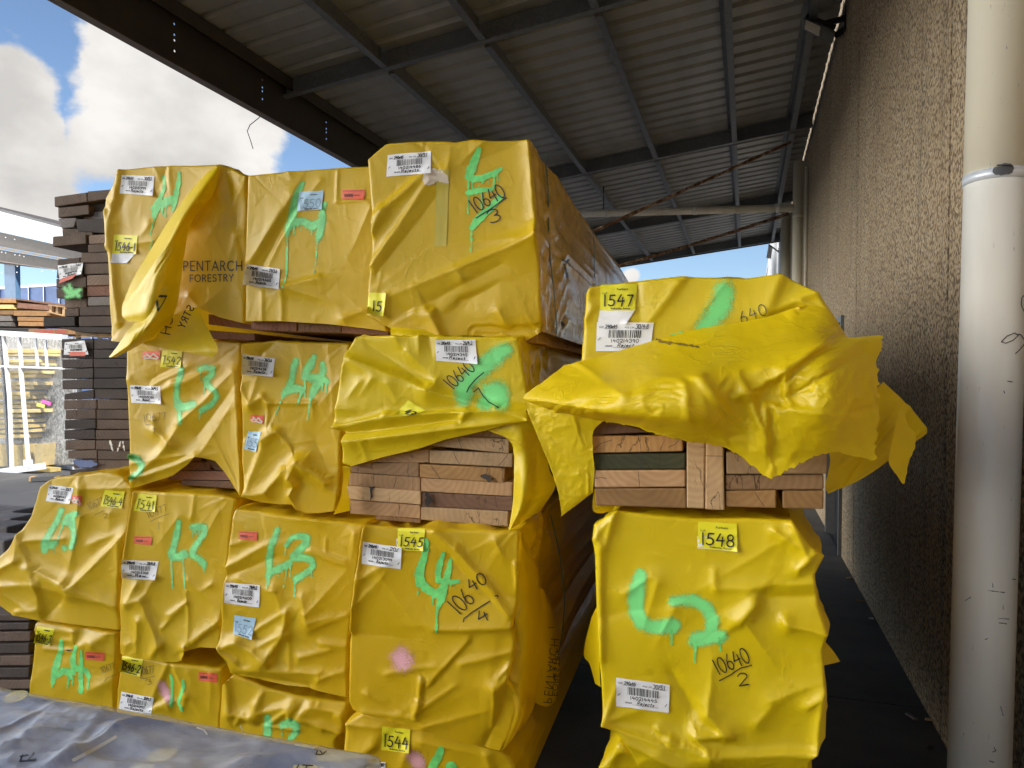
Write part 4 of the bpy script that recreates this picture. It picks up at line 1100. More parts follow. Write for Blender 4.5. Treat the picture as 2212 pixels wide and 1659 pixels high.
# --- top row, left: cover torn loose and hanging as a sleeve
def pack_loose_sleeve():
    r, sf = wrapped_pack('yellow wrapped pack with a torn sleeve of film hanging down, leftmost of the top row', LB, 2.42,
        T('c1', [(1035, 85), (960, 230), (905, 330), (908, 600), (935, 900), (938, 1300), (945, 1560)]), T('c1', [(1035, 85), (1250, 60), (1450, 45), (1700, 44), (1910, 38), (2010, 80), (2130, 138)]),
        T('c1', [(2130, 138), (2128, 600), (2118, 1000), (2110, 1412)]), T('c1', [(945, 1560), (1050, 1575), (1250, 1500), (1500, 1400), (1640, 1310), (1750, 1285), (1900, 1360), (2110, 1412)]),
        T4('c1', [(1910, 40, 1650, 560, 14, 10, 9, .5), (1910, 40, 2110, 900, -10, -6, 16), (2090, 250, 1750, 760, 6, 0, 12), (2060, 640, 1920, 1010, 7, 0, 14), (2050, 650, 2060, 1200, 5, 0, 8),
                  (1040, 100, 930, 760, 10, 6, 5), (925, 450, 1030, 1400, 8, 10, 6), (1060, 330, 1010, 560, -5, 3, 7), (960, 400, 1010, 330, 6, 2, 4), (1300, 560, 1180, 730, 5, 0, 10), (1350, 700, 1000, 760, 6, 0, 12),
                  (1650, 1180, 1750, 1290, 8, 4, 12), (1750, 1290, 2040, 1000, 7, 0, 18), (1450, 60, 1340, 300, -5, 0, 7), (1460, 60, 1480, 380, 5, 0, 7)]), seed=11, rand=.9)
    # film sleeve folded over itself
    s1, f1 = sheet('loose_flap', r, LB, 2.42, V3('e1', [
        [(950, 75, .002), (1000, 60, .01), (1038, 44, .004)], [(800, 235, .03), (880, 240, .07), (975, 270, .02)], [(625, 470, .05), (715, 480, .12), (802, 495, .04)],
        [(455, 740, .07), (590, 750, .16), (742, 720, .07)], [(305, 990, .09), (480, 1000, .19), (705, 1000, .09)], [(214, 1260, .11), (430, 1235, .20), (647, 1280, .10)], [(268, 1338, .13), (410, 1352, .18), (510, 1430, .11)]]),
        'bright_yellow_film', creases=T4('e1', [(1000, 100, 260, 1200, 9, 14, 7, .5), (960, 200, 420, 1050, -7, -8, 6), (330, 1105, 570, 1110, 8, 8, 3, .3), (570, 1110, 615, 1030, 6, 4, 4), (600, 780, 660, 830, -4, -2, 4), (500, 760, 480, 1090, 4, 6, 9), (700, 900, 560, 1250, -6, -8, 10)]), seed=31, rand=.35, fold=.6)
    s2, f2 = sheet('loose_flap', r, LB, 2.42, V3('e1', [
        [(430, 1110, .10), (540, 1060, .17), (690, 1010, .10)], [(335, 1330, .13), (480, 1280, .205), (642, 1280, .12)], [(245, 1440, .14), (400, 1400, .21), (500, 1440, .13)], [(175, 1545, .13), (300, 1520, .17), (385, 1522, .12)], [(104, 1636, .12), (130, 1636, .13), (165, 1634, .12)]]),
        'bright_yellow_film', creases=T4('e1', [(430, 1110, 280, 1560, 10, 6, 7, .5), (560, 1130, 330, 1500, -8, -5, 9), (640, 1280, 300, 1560, 7, 9, 8)]), seed=32, rand=.35, fold=.6, n=(50, 60))
    s3, f3 = sheet('loose_flap', r, LB, 2.42, V3('e1', [
        [(640, 1285, .09), (740, 1250, .07), (842, 1215, .03)], [(560, 1380, .10), (720, 1370, .08), (900, 1340, .05)], [(480, 1480, .11), (680, 1500, .09), (960, 1460, .07)], [(390, 1520, .11), (700, 1580, .10), (1012, 1570, .09)], [(390, 1528, .11), (690, 1582, .10), (968, 1636, .09)]]),
        'bright_yellow_film', creases=T4('e1', [(640, 1290, 480, 1500, 8, 6, 8), (700, 1280, 950, 1600, 3, 4, 20)]), seed=33, rand=.35, fold=.6, n=(50, 44))
    pen(sf, r, 'e1', [('PENTARCH', (725, 918), (1212, 916), 78, 0, .22)], 1.25, name='film_print'); pen(sf, r, 'e1', [('FORESTRY', (778, 1010), (1138, 1004), 56, 0, .26)], 1.1, name='film_print')
    pen(f3, r, 'e1', [('CH', (640, 1300), (612, 1450), -78, 0, .22)], 1.2, name='film_print'); pen(f3, r, 'e1', [('STRY', (815, 1225), (730, 1400), -58, 0, .26)], 1.1, name='film_print')
    mark('film_print', f2, r, [T('e1', [(490, 1125), (505, 1180), (515, 1245)])], 2.6, MAT['green_timber'], 1.0, .003, .6)
    mark('film_print', f2, r, [T('e1', [(585, 1130), (560, 1180), (520, 1245)])], 1.0, MAT['green_timber'], 1.0, .003); mark('film_print', f2, r, [T('e1', [(495, 1128), (580, 1130)])], 2.6, MAT['green_timber'], 1.0, .003, .9)
    paint(sf, r, 'c1', [[(1415, 140, 12), (1418, 250, 16), (1385, 330, 20), (1345, 420, 40), (1330, 480, 22), (1330, 520, 8)], drip(1330, 520, 1300, 640, 7, 5), [(1300, 640, 5), (1312, 700, 5), (1305, 770, 5)],
                        [(1548, 112, 14), (1540, 200, 22), (1515, 330, 24), (1495, 440, 12)], [(1380, 400, 14), (1440, 360, 36), (1500, 340, 34)], drip(1412, 400, 1400, 480, 9), drip(1432, 390, 1428, 490, 9), drip(1395, 400, 1392, 455, 8)], seed=3)
    barcode_label(sf, r, T('c1', [(1050, 130), (1335, 140), (1318, 310), (1035, 288)]), '140215399', '240x45', '30/5.1', 'Rejects', 1, curl=[(1, 1, .02)])
    lot_label(sf, r, T('c1', [(985, 645), (1190, 652), (1176, 812), (970, 806)]), '1546-1', 1, tail=T('c1', [(970, 800), (1172, 806), (1095, 890), (955, 888)]), hw=1.1)
    for q in ([(1800, 1330), (2190, 1420), (2190, 1470), (1800, 1420)], [(1760, 1470), (2200, 1500), (2200, 1560), (1760, 1540)]): px_board('board', r, LB, 2.52, T('c1', q), 'red_timber', 2.4, 5)
pack_loose_sleeve()

# --- top row, middle
def pack_top_middle():
    r, sf = wrapped_pack('flat fronted yellow pack sprayed with a dripping green 4, middle of the top row', LB, 2.36,
        T('c2', [(202, 338), (190, 700), (182, 1200), (176, 1600)]), T('c2', [(202, 338), (600, 300), (1000, 270), (1290, 255)]), T('c2', [(1290, 255), (1310, 900), (1330, 1400), (1420, 1690)]),
        T('c2', [(176, 1600), (500, 1600), (900, 1625), (1250, 1665), (1420, 1690)]),
        T4('c2', [(600, 520, 240, 1080, 9, 7, 12, .5), (640, 560, 330, 1120, -8, -5, 12), (700, 560, 380, 1100, 6, 4, 10), (820, 1220, 520, 1310, 8, 5, 10, 2), (520, 1310, 980, 1440, 6, 2, 12), (1280, 620, 1020, 1180, 7, 0, 30), (1040, 1580, 1230, 1500, 8, 3, 14),
                  (560, 300, 600, 400, 4, 0, 8), (985, 300, 980, 560, 2, 2, 2), (980, 560, 1250, 560, 2, 2, 2), (340, 1350, 330, 1600, 3, 3, 3), (520, 1340, 500, 1600, 4, 3, 4), (840, 380, 700, 560, 3, 0, 8)]), seed=12, rand=.65, nrand=5)
    paint(sf, r, 'c2', [[(680, 412, 10), (630, 500, 22), (600, 620, 24), (585, 730, 28), (555, 800, 22), (548, 850, 10)], drip(548, 850, 545, 1000, 9, 8), [(545, 1000, 8), (540, 1200, 7), (505, 1310, 5)], [(590, 745, 30), (680, 735, 22), (760, 780, 30), (840, 745, 28)],
                        [(868, 590, 14), (852, 640, 16), (845, 730, 26), (825, 850, 24), (812, 900, 10)], drip(810, 900, 795, 1050, 7, 6), drip(795, 1050, 780, 1185, 6, 5)] + [drip(x, 770, x - 2, y, 6) for x, y in ((605, 850), (635, 800), (665, 810), (705, 815), (757, 850), (785, 820))], PG, seed=4)
    for q in ([(650, 485), (860, 470), (842, 632), (630, 650)],): lot_label(sf, r, T('c2', q), '1550', 3, 'lot_blue', 'blue_ink', hw=.85)
    red_sticker(sf, r, T('c2', [(1022, 465), (1216, 462), (1210, 548), (1020, 545)]), 3)
    barcode_label(sf, r, T('c2', [(182, 1105), (485, 1150), (470, 1320), (160, 1285)]), '140214660', '240x45', '29/3.6', 'Rejects', 2, curl=[(1, 1, .012), (1, 0, .008)])
    for q, m in (([(235, 1590), (625, 1605), (625, 1690), (235, 1672)], 'red_timber'), ([(640, 1606), (1010, 1632), (1010, 1700), (640, 1690)], 'brown_timber'), ([(1015, 1635), (1420, 1680), (1420, 1725), (1015, 1700)], 'red_timber')):
        px_board('board', r, LB, 2.42, T('c2', q), m, 2.4, 7)
    for q, m in (([(-60, 1690), (300, 1725), (300, 1790), (-60, 1780)], 'brown_timber'), ([(330, 1730), (900, 1770), (900, 1830), (330, 1800)], 'brown_timber')): px_board('bearer', r, LB, 2.75, T('c2', q), m, .12, 8)
pack_top_middle()

# --- top row, right: the big glossy-sided one
def pack_top_right():
    r, sf = wrapped_pack('tallest yellow pack of the top row, with shiny film along its long right side', LB, 2.22,
        T('c3', [(265, 115), (190, 175), (115, 240), (150, 700), (145, 1000), (125, 1200), (110, 1440), (300, 1545)]), T('c3', [(265, 115), (540, 93), (700, 96), (790, 103), (930, 82), (1020, 95), (1360, 88)]),
        T('c3', [(1360, 88), (1400, 420), (1432, 760), (1445, 1100), (1450, 1560)]), T('c3', [(300, 1545), (420, 1570), (560, 1580), (690, 1595), (950, 1592), (1150, 1610), (1350, 1630), (1450, 1560)]),
        T4('c3', [(165, 690, 560, 360, 9, 13, 8, .5), (245, 640, 160, 800, 9, 5, 6), (165, 1050, 610, 410, 14, 6, 18, .45), (190, 1120, 660, 520, -7, -4, 26), (300, 1290, 1420, 840, 5, 15, 34, .6), (420, 1420, 1150, 1050, -7, -5, 30), (850, 1160, 790, 1050, 5, 1, 12),
                  (840, 1330, 1130, 1190, -8, -2, 16, .4), (610, 1420, 690, 1590, 14, 10, 9, .4), (480, 1420, 300, 1520, 6, 0, 16), (960, 1590, 1430, 1545, -16, -12, 12), (1450, 730, 1438, 840, 7, 7, 5), (1360, 90, 1425, 830, 9, 9, 9, .5), (740, 320, 760, 100, 5, 0, 14),
                  (560, 110, 540, 250, -4, 0, 14), (1020, 100, 760, 330, 5, 0, 14), (1280, 120, 760, 330, -3, -2, 30), (1130, 1400, 1200, 1560, 6, 3, 20), (1440, 830, 740, 900, 6, 2, 20), (270, 1290, 260, 1440, 5, 5, 4)]),
        seed=13, rand=.8, length=4.6, side='shiny_film', sidefine=True, sideamp=8, n=(140, 140))
    patch('tape_strip', sf, r, T('c3', [(648, 325), (748, 322), (725, 905), (634, 910)]), MAT['old_tape'], .0016, 6, 24, wob=.5)
    mark('torn_label', sf, r, [T('c3', [(590, 395, 14), (625, 368, 16), (665, 362, 12), (700, 385, 10), (725, 405, 5)])], 3, MAT['torn_paper'], 1.0, .003, rough=3.5)
    paint(sf, r, 'c3', [[(972, 170, 22), (945, 240, 28), (915, 320, 36), (895, 370, 30), (930, 395, 22)], [(905, 385, 26), (990, 390, 24), (1075, 355, 24), (1145, 312, 14)], drip(895, 400, 890, 660, 7, 5), drip(925, 400, 925, 480, 7), drip(976, 400, 974, 462, 7), drip(1008, 390, 1000, 425, 6), drip(1090, 370, 1087, 450, 7), drip(1056, 375, 1054, 418, 5), drip(1118, 350, 1117, 402, 6),
                        [(895, 498, 24), (990, 478, 20), (1078, 470, 12)], drip(998, 500, 996, 640, 10, 7), [(1135, 530, 22), (1060, 620, 26), (960, 710, 32), (922, 765, 24)], drip(918, 780, 915, 955, 7, 5)], seed=5, rough=2.6)
    pen(sf, r, 'c3', [('10640', (952, 655), (1188, 520), 112, -.05, .12), [(955, 690), (1060, 625), (1182, 534)], ('3', (1065, 735), (1150, 705), 100)], 1.25)
    barcode_label(sf, r, T('c3', [(275, 208), (605, 178), (605, 345), (262, 375)]), '140214486', '240x45', '30/5.1', 'Rejects', 3)
    lot_label(sf, r, T('c3', [(130, 1262), (262, 1268), (240, 1445), (115, 1425)]), '15', 5, hw=1.3, span=(.3, .85), small=False, curl=[(1, 1, .02)])
    # boards inside, seen at the open foot of the long side
    for q in ([(330, 1430), (880, 1430), (880, 1600), (330, 1600)], [(890, 1430), (1425, 1430), (1425, 1650), (890, 1650)]): px_board('board', r, LB, 2.28, T('c3', q), 'tan_timber', 4.2, 12)
    for d, x in ((.16, .0), (1.25, 0)):
        a = LB.at(*T('c3', [(1360, 88)])[0], 2.22); b = LB.at(*T('c3', [(1455, 1560)])[0], 2.22); o = LB.e1 * .016
        pts = [a * (1 - t) + b * t + LB.e2 * d + o + LB.e1 * .004 * math.sin(9 * t) for t in np.linspace(-.005, 1, 24)]
        mb = MB()
        for p, q in zip(pts[:-1], pts[1:]): mb.bar(p, q, .014, .0016, up=tuple(LB.e1))
        mb.build('strap', MAT['green_strap'], r)
    mark('film_print', sf, r, [T('e5', [(380, 535), (420, 560), (440, 540)]), T('e5', [(400, 580, 1.2), (430, 690, 3.2)]), T('e5', [(445, 570), (450, 600)])], 1.8, INK, 1.0, .003, 1.5)
    mark('film_print', sf, r, [T('e5', [(370, 1100), (395, 1160)]), T('e5', [(385, 1105), (400, 1130)])], 1.4, INK, 1.0, .003, 1.5)
    sheet('hem_fold', r, LB, 2.22, V3('c3', [[(300, 1530, .0), (450, 1540, .01), (640, 1560, .0)], [(300, 1590, .02), (460, 1600, .03), (690, 1610, .01)], [(320, 1600, -.03), (460, 1615, -.02), (700, 1640, -.03)]]), 'bright_yellow_film', n=(40, 24), seed=61, rand=.5)
pack_top_right()

# --- second row
def pack_lot_1542():
    r, sf = wrapped_pack('yellow pack sprayed green L3 over a lifted hem, left in the second row', LB, 2.60,
        T('c4', [(1090, 190), (1088, 420), (1105, 900), (1118, 1300), (1130, 1452)]), T('c4', [(1090, 190), (1400, 175), (1800, 172), (2085, 180)]), T('c4', [(2085, 180), (2080, 600), (2088, 1100), (2112, 1522)]),
        T('c4', [(1130, 1452), (1200, 1440), (1320, 1400), (1500, 1345), (1640, 1250), (1730, 1175), (1870, 1215), (1960, 1330), (2040, 1450), (2112, 1522)]),
        T4('c4', [(1500, 550, 1880, 420, 8, 4, 10, .5), (1350, 560, 1640, 400, 7, 4, 8), (1300, 530, 1560, 380, -6, -3, 8), (1360, 640, 1700, 500, 5, 2, 9), (1340, 870, 1360, 960, 8, 6, 9), (1360, 960, 1500, 1060, 7, 8, 10, .5), (1500, 1060, 1560, 900, 6, 3, 10), (1500, 1070, 1150, 1400, 9, 6, 10),
                  (1560, 900, 2040, 440, 12, 5, 22, .5), (1700, 1000, 2060, 540, -8, -4, 30), (1740, 1180, 2030, 700, 8, 3, 26), (1150, 1240, 1700, 1150, 6, 5, 14), (1240, 1360, 1720, 1180, 8, 8, 8, .5), (1120, 520, 1200, 600, 5, 0, 8), (2040, 440, 2100, 1480, 6, 8, 16)]), seed=14, rand=.8)
    paint(sf, r, 'c4', [[(1568, 425, 16), (1560, 470, 20), (1530, 560, 14), (1525, 680, 16), (1545, 740, 30), (1570, 750, 30)], [(1560, 750, 28), (1620, 745, 26), (1670, 725, 20)], drip(1550, 760, 1553, 895, 14, 5), drip(1585, 770, 1583, 800, 6),
                        [(1725, 425, 14), (1780, 410, 16), (1835, 420, 18), (1830, 470, 18), (1780, 520, 22), (1800, 570, 16), (1860, 620, 14), (1872, 670, 14), (1830, 730, 16), (1745, 780, 18)], drip(1728, 430, 1727, 530, 5), drip(1770, 550, 1763, 645, 6, 4), drip(1735, 770, 1720, 860, 10, 4),
                        [(1122, 1180, 14), (1175, 1195, 20), (1225, 1250, 18), (1210, 1310, 14), (1128, 1365, 14)]], PG, 1.4, seed=6)
    pen(sf, r, 'c4', [('10677', (1245, 880), (1435, 862), 66), [(1258, 905), (1300, 905)], ('7', (1315, 985), (1350, 980), 45)], .55, FADE)
    barcode_label(sf, r, T('c4', [(1120, 560), (1385, 576), (1388, 726), (1135, 716)]), '140215351', '240x45', '26/4.5', 'Reject', 4, curl=[(1, 1, .015)])
    lot_label(sf, r, T('c4', [(1405, 262), (1575, 262), (1560, 412), (1383, 408)]), '1542', 6, hw=.8)
    red_sticker(sf, r, T('c4', [(1232, 270), (1388, 265), (1378, 342), (1230, 338)]), 4, True)
    for q, m in (([(1560, 1180), (1740, 1180), (1740, 1222), (1560, 1222)], 'red_timber'), ([(1750, 1182), (1960, 1182), (1960, 1300), (1860, 1300)], 'brown_timber'), ([(1560, 1225), (1815, 1225), (1815, 1298), (1560, 1300)], 'red_timber'), ([(1500, 1302), (2000, 1305), (2040, 1385), (1440, 1380)], 'red_timber'),
                 ([(1560, 1385), (1990, 1390), (2040, 1460), (1560, 1425)], 'brown_timber')): px_board('board', r, LB, 2.66, T('c4', q), m, 2.3, 9)
pack_lot_1542()

def pack_bent_hem():
    r, sf = wrapped_pack('yellow pack sprayed L4 with a bunched hem, beside the pack with bare boards', LB, 2.50,
        T('c5', [(138, 205), (148, 480), (152, 800), (148, 1230), (165, 1400), (188, 1525)]), T('c5', [(138, 205), (300, 190), (470, 172), (560, 185), (800, 190), (1090, 200)]), T('c5', [(1090, 200), (1040, 600), (1000, 1100), (985, 1500), (960, 1650)]),
        T('c5', [(188, 1525), (320, 1570), (480, 1592), (600, 1590), (640, 1640), (720, 1672), (830, 1668), (960, 1650)]),
        T4('c5', [(190, 1515, 350, 1030, 8, 10, 9, .4), (350, 1030, 470, 965, 10, 8, 9), (470, 960, 720, 1300, 8, 14, 7, .5), (190, 1515, 380, 1490, 8, 8, 9), (380, 1490, 530, 1300, 8, 10, 9), (530, 1300, 670, 1210, 12, 14, 7, .4), (670, 1210, 590, 1370, 14, 10, 7), (590, 1370, 630, 1410, 12, 10, 5),
                  (630, 1410, 590, 1510, 12, 10, 6), (590, 1510, 640, 1640, 8, 6, 8), (700, 1230, 900, 1390, 9, 10, 7), (720, 1290, 930, 1340, 10, 6, 5), (740, 1150, 710, 1220, 6, 4, 8), (740, 1310, 1000, 1520, 9, 4, 12), (720, 1330, 640, 1440, -12, -8, 12), (480, 1000, 640, 1180, -8, -8, 14),
                  (300, 290, 420, 210, -6, -3, 10), (240, 740, 300, 480, 6, 2, 10), (150, 600, 240, 740, 6, 5, 7), (240, 740, 345, 670, 6, 5, 6), (345, 670, 390, 720, 5, 3, 5), (380, 720, 780, 720, 4, 4, 3), (390, 720, 370, 950, 4, 2, 4), (770, 720, 780, 900, 4, 0, 5), (1020, 500, 700, 900, 5, 0, 20), (450, 400, 620, 560, 5, 0, 14), (160, 560, 300, 500, 3, 0, 10),
                  (780, 1040, 960, 1440, -5, -3, 22), (580, 1060, 800, 1040, 5, 2, 14)]), seed=15, rand=.75)
    paint(sf, r, 'c5', [[(620, 352, 18), (600, 420, 22), (585, 520, 18), (560, 590, 26), (530, 625, 22), (510, 655, 12)], [(560, 610, 26), (620, 590, 26), (665, 600, 24), (672, 630, 12)], drip(510, 655, 475, 740, 9, 6), drip(475, 740, 447, 820, 6, 4), drip(670, 630, 635, 730, 10, 6), drip(630, 620, 625, 655, 6),
                        [(778, 318, 14), (750, 380, 26), (710, 450, 26), (700, 495, 24), (760, 500, 26), (840, 500, 26), (885, 530, 18)], [(850, 378, 14), (855, 440, 18), (820, 530, 30), (780, 600, 28), (755, 660, 14)], drip(700, 510, 698, 662, 10, 5), drip(748, 680, 735, 760, 9, 6), drip(735, 760, 720, 868, 6, 6), drip(850, 530, 846, 612, 8), drip(888, 540, 876, 655, 9, 5), drip(745, 520, 745, 548, 6)], PG, seed=7)
    barcode_label(sf, r, T('c5', [(152, 295), (440, 332), (420, 490), (150, 470)]), '140214638', '190x45', '36/3.6', 'Rejects', 5, curl=[(1, 1, .02)])
    red_sticker(sf, r, T('c5', [(230, 820), (345, 824), (335, 896), (228, 880)]), 6, True)
    lot_label(sf, r, T('c5', [(210, 960), (320, 966), (275, 1138), (172, 1115)]), '155', 7, 'lot_blue', 'blue_ink', hw=.7)
pack_bent_hem()

def pack_bare_ends():
    r, sf = wrapped_pack('yellow pack with film lifted over bare tan board ends, right end of second row', LB, 2.16,
        T('c6', [(270, 70), (205, 200), (150, 480), (108, 795), (195, 832), (190, 900), (172, 1080), (240, 1106)]), T('c6', [(270, 70), (450, 60), (600, 58), (700, 66), (800, 50), (850, 62), (1000, 66), (1300, 70), (1580, 75)]),
        T('c6', [(1580, 75), (1610, 250), (1640, 420), (1690, 735)]), T('c6', [(240, 1106), (500, 1030), (800, 960), (1000, 890), (1180, 850), (1350, 812), (1500, 770), (1690, 735)]),
        T4('c6', [(205, 230, 880, 490, 8, 14, 14, .5), (880, 490, 1420, 640, 14, 8, 10, .4), (930, 420, 930, 490, 5, 4, 10), (300, 80, 900, 480, -6, -6, 26), (600, 60, 640, 180, 6, 0, 14), (800, 55, 790, 260, 7, 0, 12), (860, 70, 900, 250, -5, 0, 10), (700, 180, 950, 440, 5, 3, 18),
                  (260, 260, 520, 430, 5, 2, 14), (330, 430, 230, 560, 5, 1, 10), (430, 410, 320, 560, 5, 0, 10), (560, 440, 640, 620, 6, 0, 18), (110, 795, 560, 690, 10, 9, 10, .5), (560, 690, 1690, 650, 9, 10, 10, .4), (200, 840, 1150, 730, -20, -10, 12), (1180, 690, 1150, 730, 12, 12, 7), (195, 860, 1100, 760, 8, 9, 7), (195, 900, 1690, 735, 12, 12, 16),
                  (240, 910, 320, 1040, 5, 0, 18), (345, 900, 380, 1050, 3, 2, 5), (480, 870, 900, 820, 6, 3, 8), (1240, 480, 1440, 620, -5, -2, 7), (1420, 640, 1690, 735, 10, 10, 9), (120, 640, 260, 640, 5, 3, 8), (170, 300, 160, 420, 6, 2, 6)]),
        seed=16, rand=.8, blobs=((800, 880, 140, 60, 14),), length=4.4, sidefine=True, sideamp=10, n=(140, 120), mat='bright_yellow_film')
    sheet('loose_flap', r, LB, 2.16, V3('c6', [[(1340, 818, .0), (1500, 770, .01), (1692, 735, .02)], [(1500, 885, .0), (1610, 850, .01), (1735, 850, -.04)], [(1543, 1000, .0), (1650, 985, .0), (1800, 960, -.08)], [(1545, 1230, .01), (1660, 1190, .03), (1830, 1130, -.10)], [(1532, 1440, .01), (1640, 1400, .03), (1880, 1260, -.12)], [(1502, 1622, .02), (1545, 1590, .02), (1760, 1460, -.10)]]),
          'bright_yellow_film', n=(50, 70), seed=41, creases=T4('c6', [(1350, 820, 1700, 990, 8, 6, 9, .4), (1560, 930, 1620, 1300, 6, 3, 14), (1790, 960, 1690, 1260, 12, 8, 16, .5), (1545, 950, 1580, 1150, -5, 0, 7)]), rand=.6)
    sheet('torn_strip', r, LB, 2.16, V3('c6', [[(178, 1100, .01), (245, 1106, .0)], [(190, 1180, .03), (235, 1200, .0)], [(180, 1260, .04), (222, 1280, .0)], [(160, 1370, .05), (238, 1380, .0)], [(110, 1487, .05), (237, 1458, .0)]]), 'bright_yellow_film', n=(14, 40), seed=42, rand=.35)
    spray(sf, r, 'c6', [[(1480, 170, 30), (1400, 230, 48), (1300, 315, 45), (1200, 410, 40), (1150, 480, 50), (1140, 560, 36)]], soft=20); spray(sf, r, 'c6', [[(1320, 590, 34), (1380, 520, 64), (1420, 500, 44), (1440, 580, 40)]], soft=24)
    pen(sf, r, 'c6', [('10640', (1060, 492), (1245, 330), 110, -.1, .1), [(1170, 512), (1190, 470), (1240, 410), (1306, 354)], [(1226, 512), (1262, 478), (1300, 540), (1345, 590), (1425, 636)]], 1.1)
    barcode_label(sf, r, T('c6', [(918, 96), (1238, 93), (1256, 288), (925, 262)]), '140214345', '210x45', '26/4.2', 'Reject', 6, curl=[(0, 0, .008), (1, 1, .01)])
    lot_label(sf, r, T('c6', [(705, 575), (842, 660), (690, 703), (592, 690)]), '43', 8, hw=1.5, span=(.45, .98), small=False, curl=[(0, 1, .02)])
    B = [([(1010, 850), (1360, 818), (1505, 878), (1110, 866)], 'tan_timber'), ([(850, 935), (1110, 868), (1508, 884), (1506, 1002)], 'pale_timber'),
         ([(500, 1030), (868, 965), (868, 1076), (400, 1070)], 'tan_timber'), ([(872, 975), (1536, 1000), (1533, 1112), (872, 1078)], 'pale_timber'),
         ([(245, 1082), (788, 1068), (788, 1190), (245, 1152)], 'tan_timber'), ([(793, 1086), (1475, 1120), (1470, 1236), (795, 1192)], 'honey_timber'),
         ([(240, 1156), (800, 1192), (800, 1304), (228, 1256)], 'tan_timber'), ([(806, 1196), (1536, 1230), (1533, 1344), (806, 1304)], 'tan_timber'),
         ([(216, 1260), (803, 1304), (803, 1410), (213, 1366)], 'pale_timber'), ([(810, 1310), (1538, 1348), (1538, 1460), (810, 1424)], 'brown_timber'),
         ([(240, 1370), (800, 1414), (800, 1520), (240, 1482)], 'tan_timber'), ([(806, 1428), (1502, 1464), (1498, 1586), (804, 1530)], 'pale_timber')]
    tops = []
    for k, (q, m) in enumerate(B):
        o = px_board('board', r, LB, 2.185, T('c6', q), m, 2.6, 20 + k); tops.append(o)
    px_board('bearer', r, LB, 2.22, T('c6', [(440, 1486), (803, 1522), (800, 1558), (440, 1526)]), 'tan_timber', .1, 40); px_board('bearer', r, LB, 2.30, T('c6', [(1500, 1560), (1612, 1545), (1610, 1612), (1500, 1600)]), 'tan_timber', 2, 41)
    ends = MB().hexa([LB.at(x, y, 2.17) for x, y in T('c6', [(200, 1500), (1560, 1620), (1540, 830), (300, 1020)])] * 2)
    pl = [LB.at(x, y, 2.176) for x, y in T('c6', [(150, 1640), (1600, 1640), (1600, 800), (150, 800)])]
    bs = Surf(pl, [(0, 1, 2, 3)], LB, 2.176)
    mark('paint_blotch', bs, r, [T_w('c6', [(398, 1272, 6), (430, 1272, 6)]), T_w('c6', [(412, 1280, 12), (408, 1310, 8), (412, 1340, 8), (404, 1370, 5)])], 2, INK, .9, .001, 1.2)
    for q in ([(1105, 870), (1115, 920), (1140, 985)], [(1065, 985), (1085, 1040), (1112, 1085)], [(705, 1080), (700, 1150), (706, 1185)], [(610, 1180), (600, 1240), (585, 1275)], [(885, 1095), (915, 1140), (960, 1205)], [(630, 1400), (632, 1440), (628, 1490)], [(1500, 1005), (1460, 1060), (1420, 1105)]):
        mark('end_crack', bs, r, [T_w('c6', q)], .55, INK, .7, .001)
    mark('knot', bs, r, [T_w('c6', [(1290, 1180, 12), (1330, 1190, 22), (1350, 1210, 18)])], 3, MAT['black_timber'], 1.0, .001, 3.0); mark('knot', bs, r, [T_w('c6', [(855, 1325, 18), (870, 1370, 28), (855, 1400, 22)])], 3, MAT['black_timber'], 1.0, .001, 3.0)
pack_bare_ends()

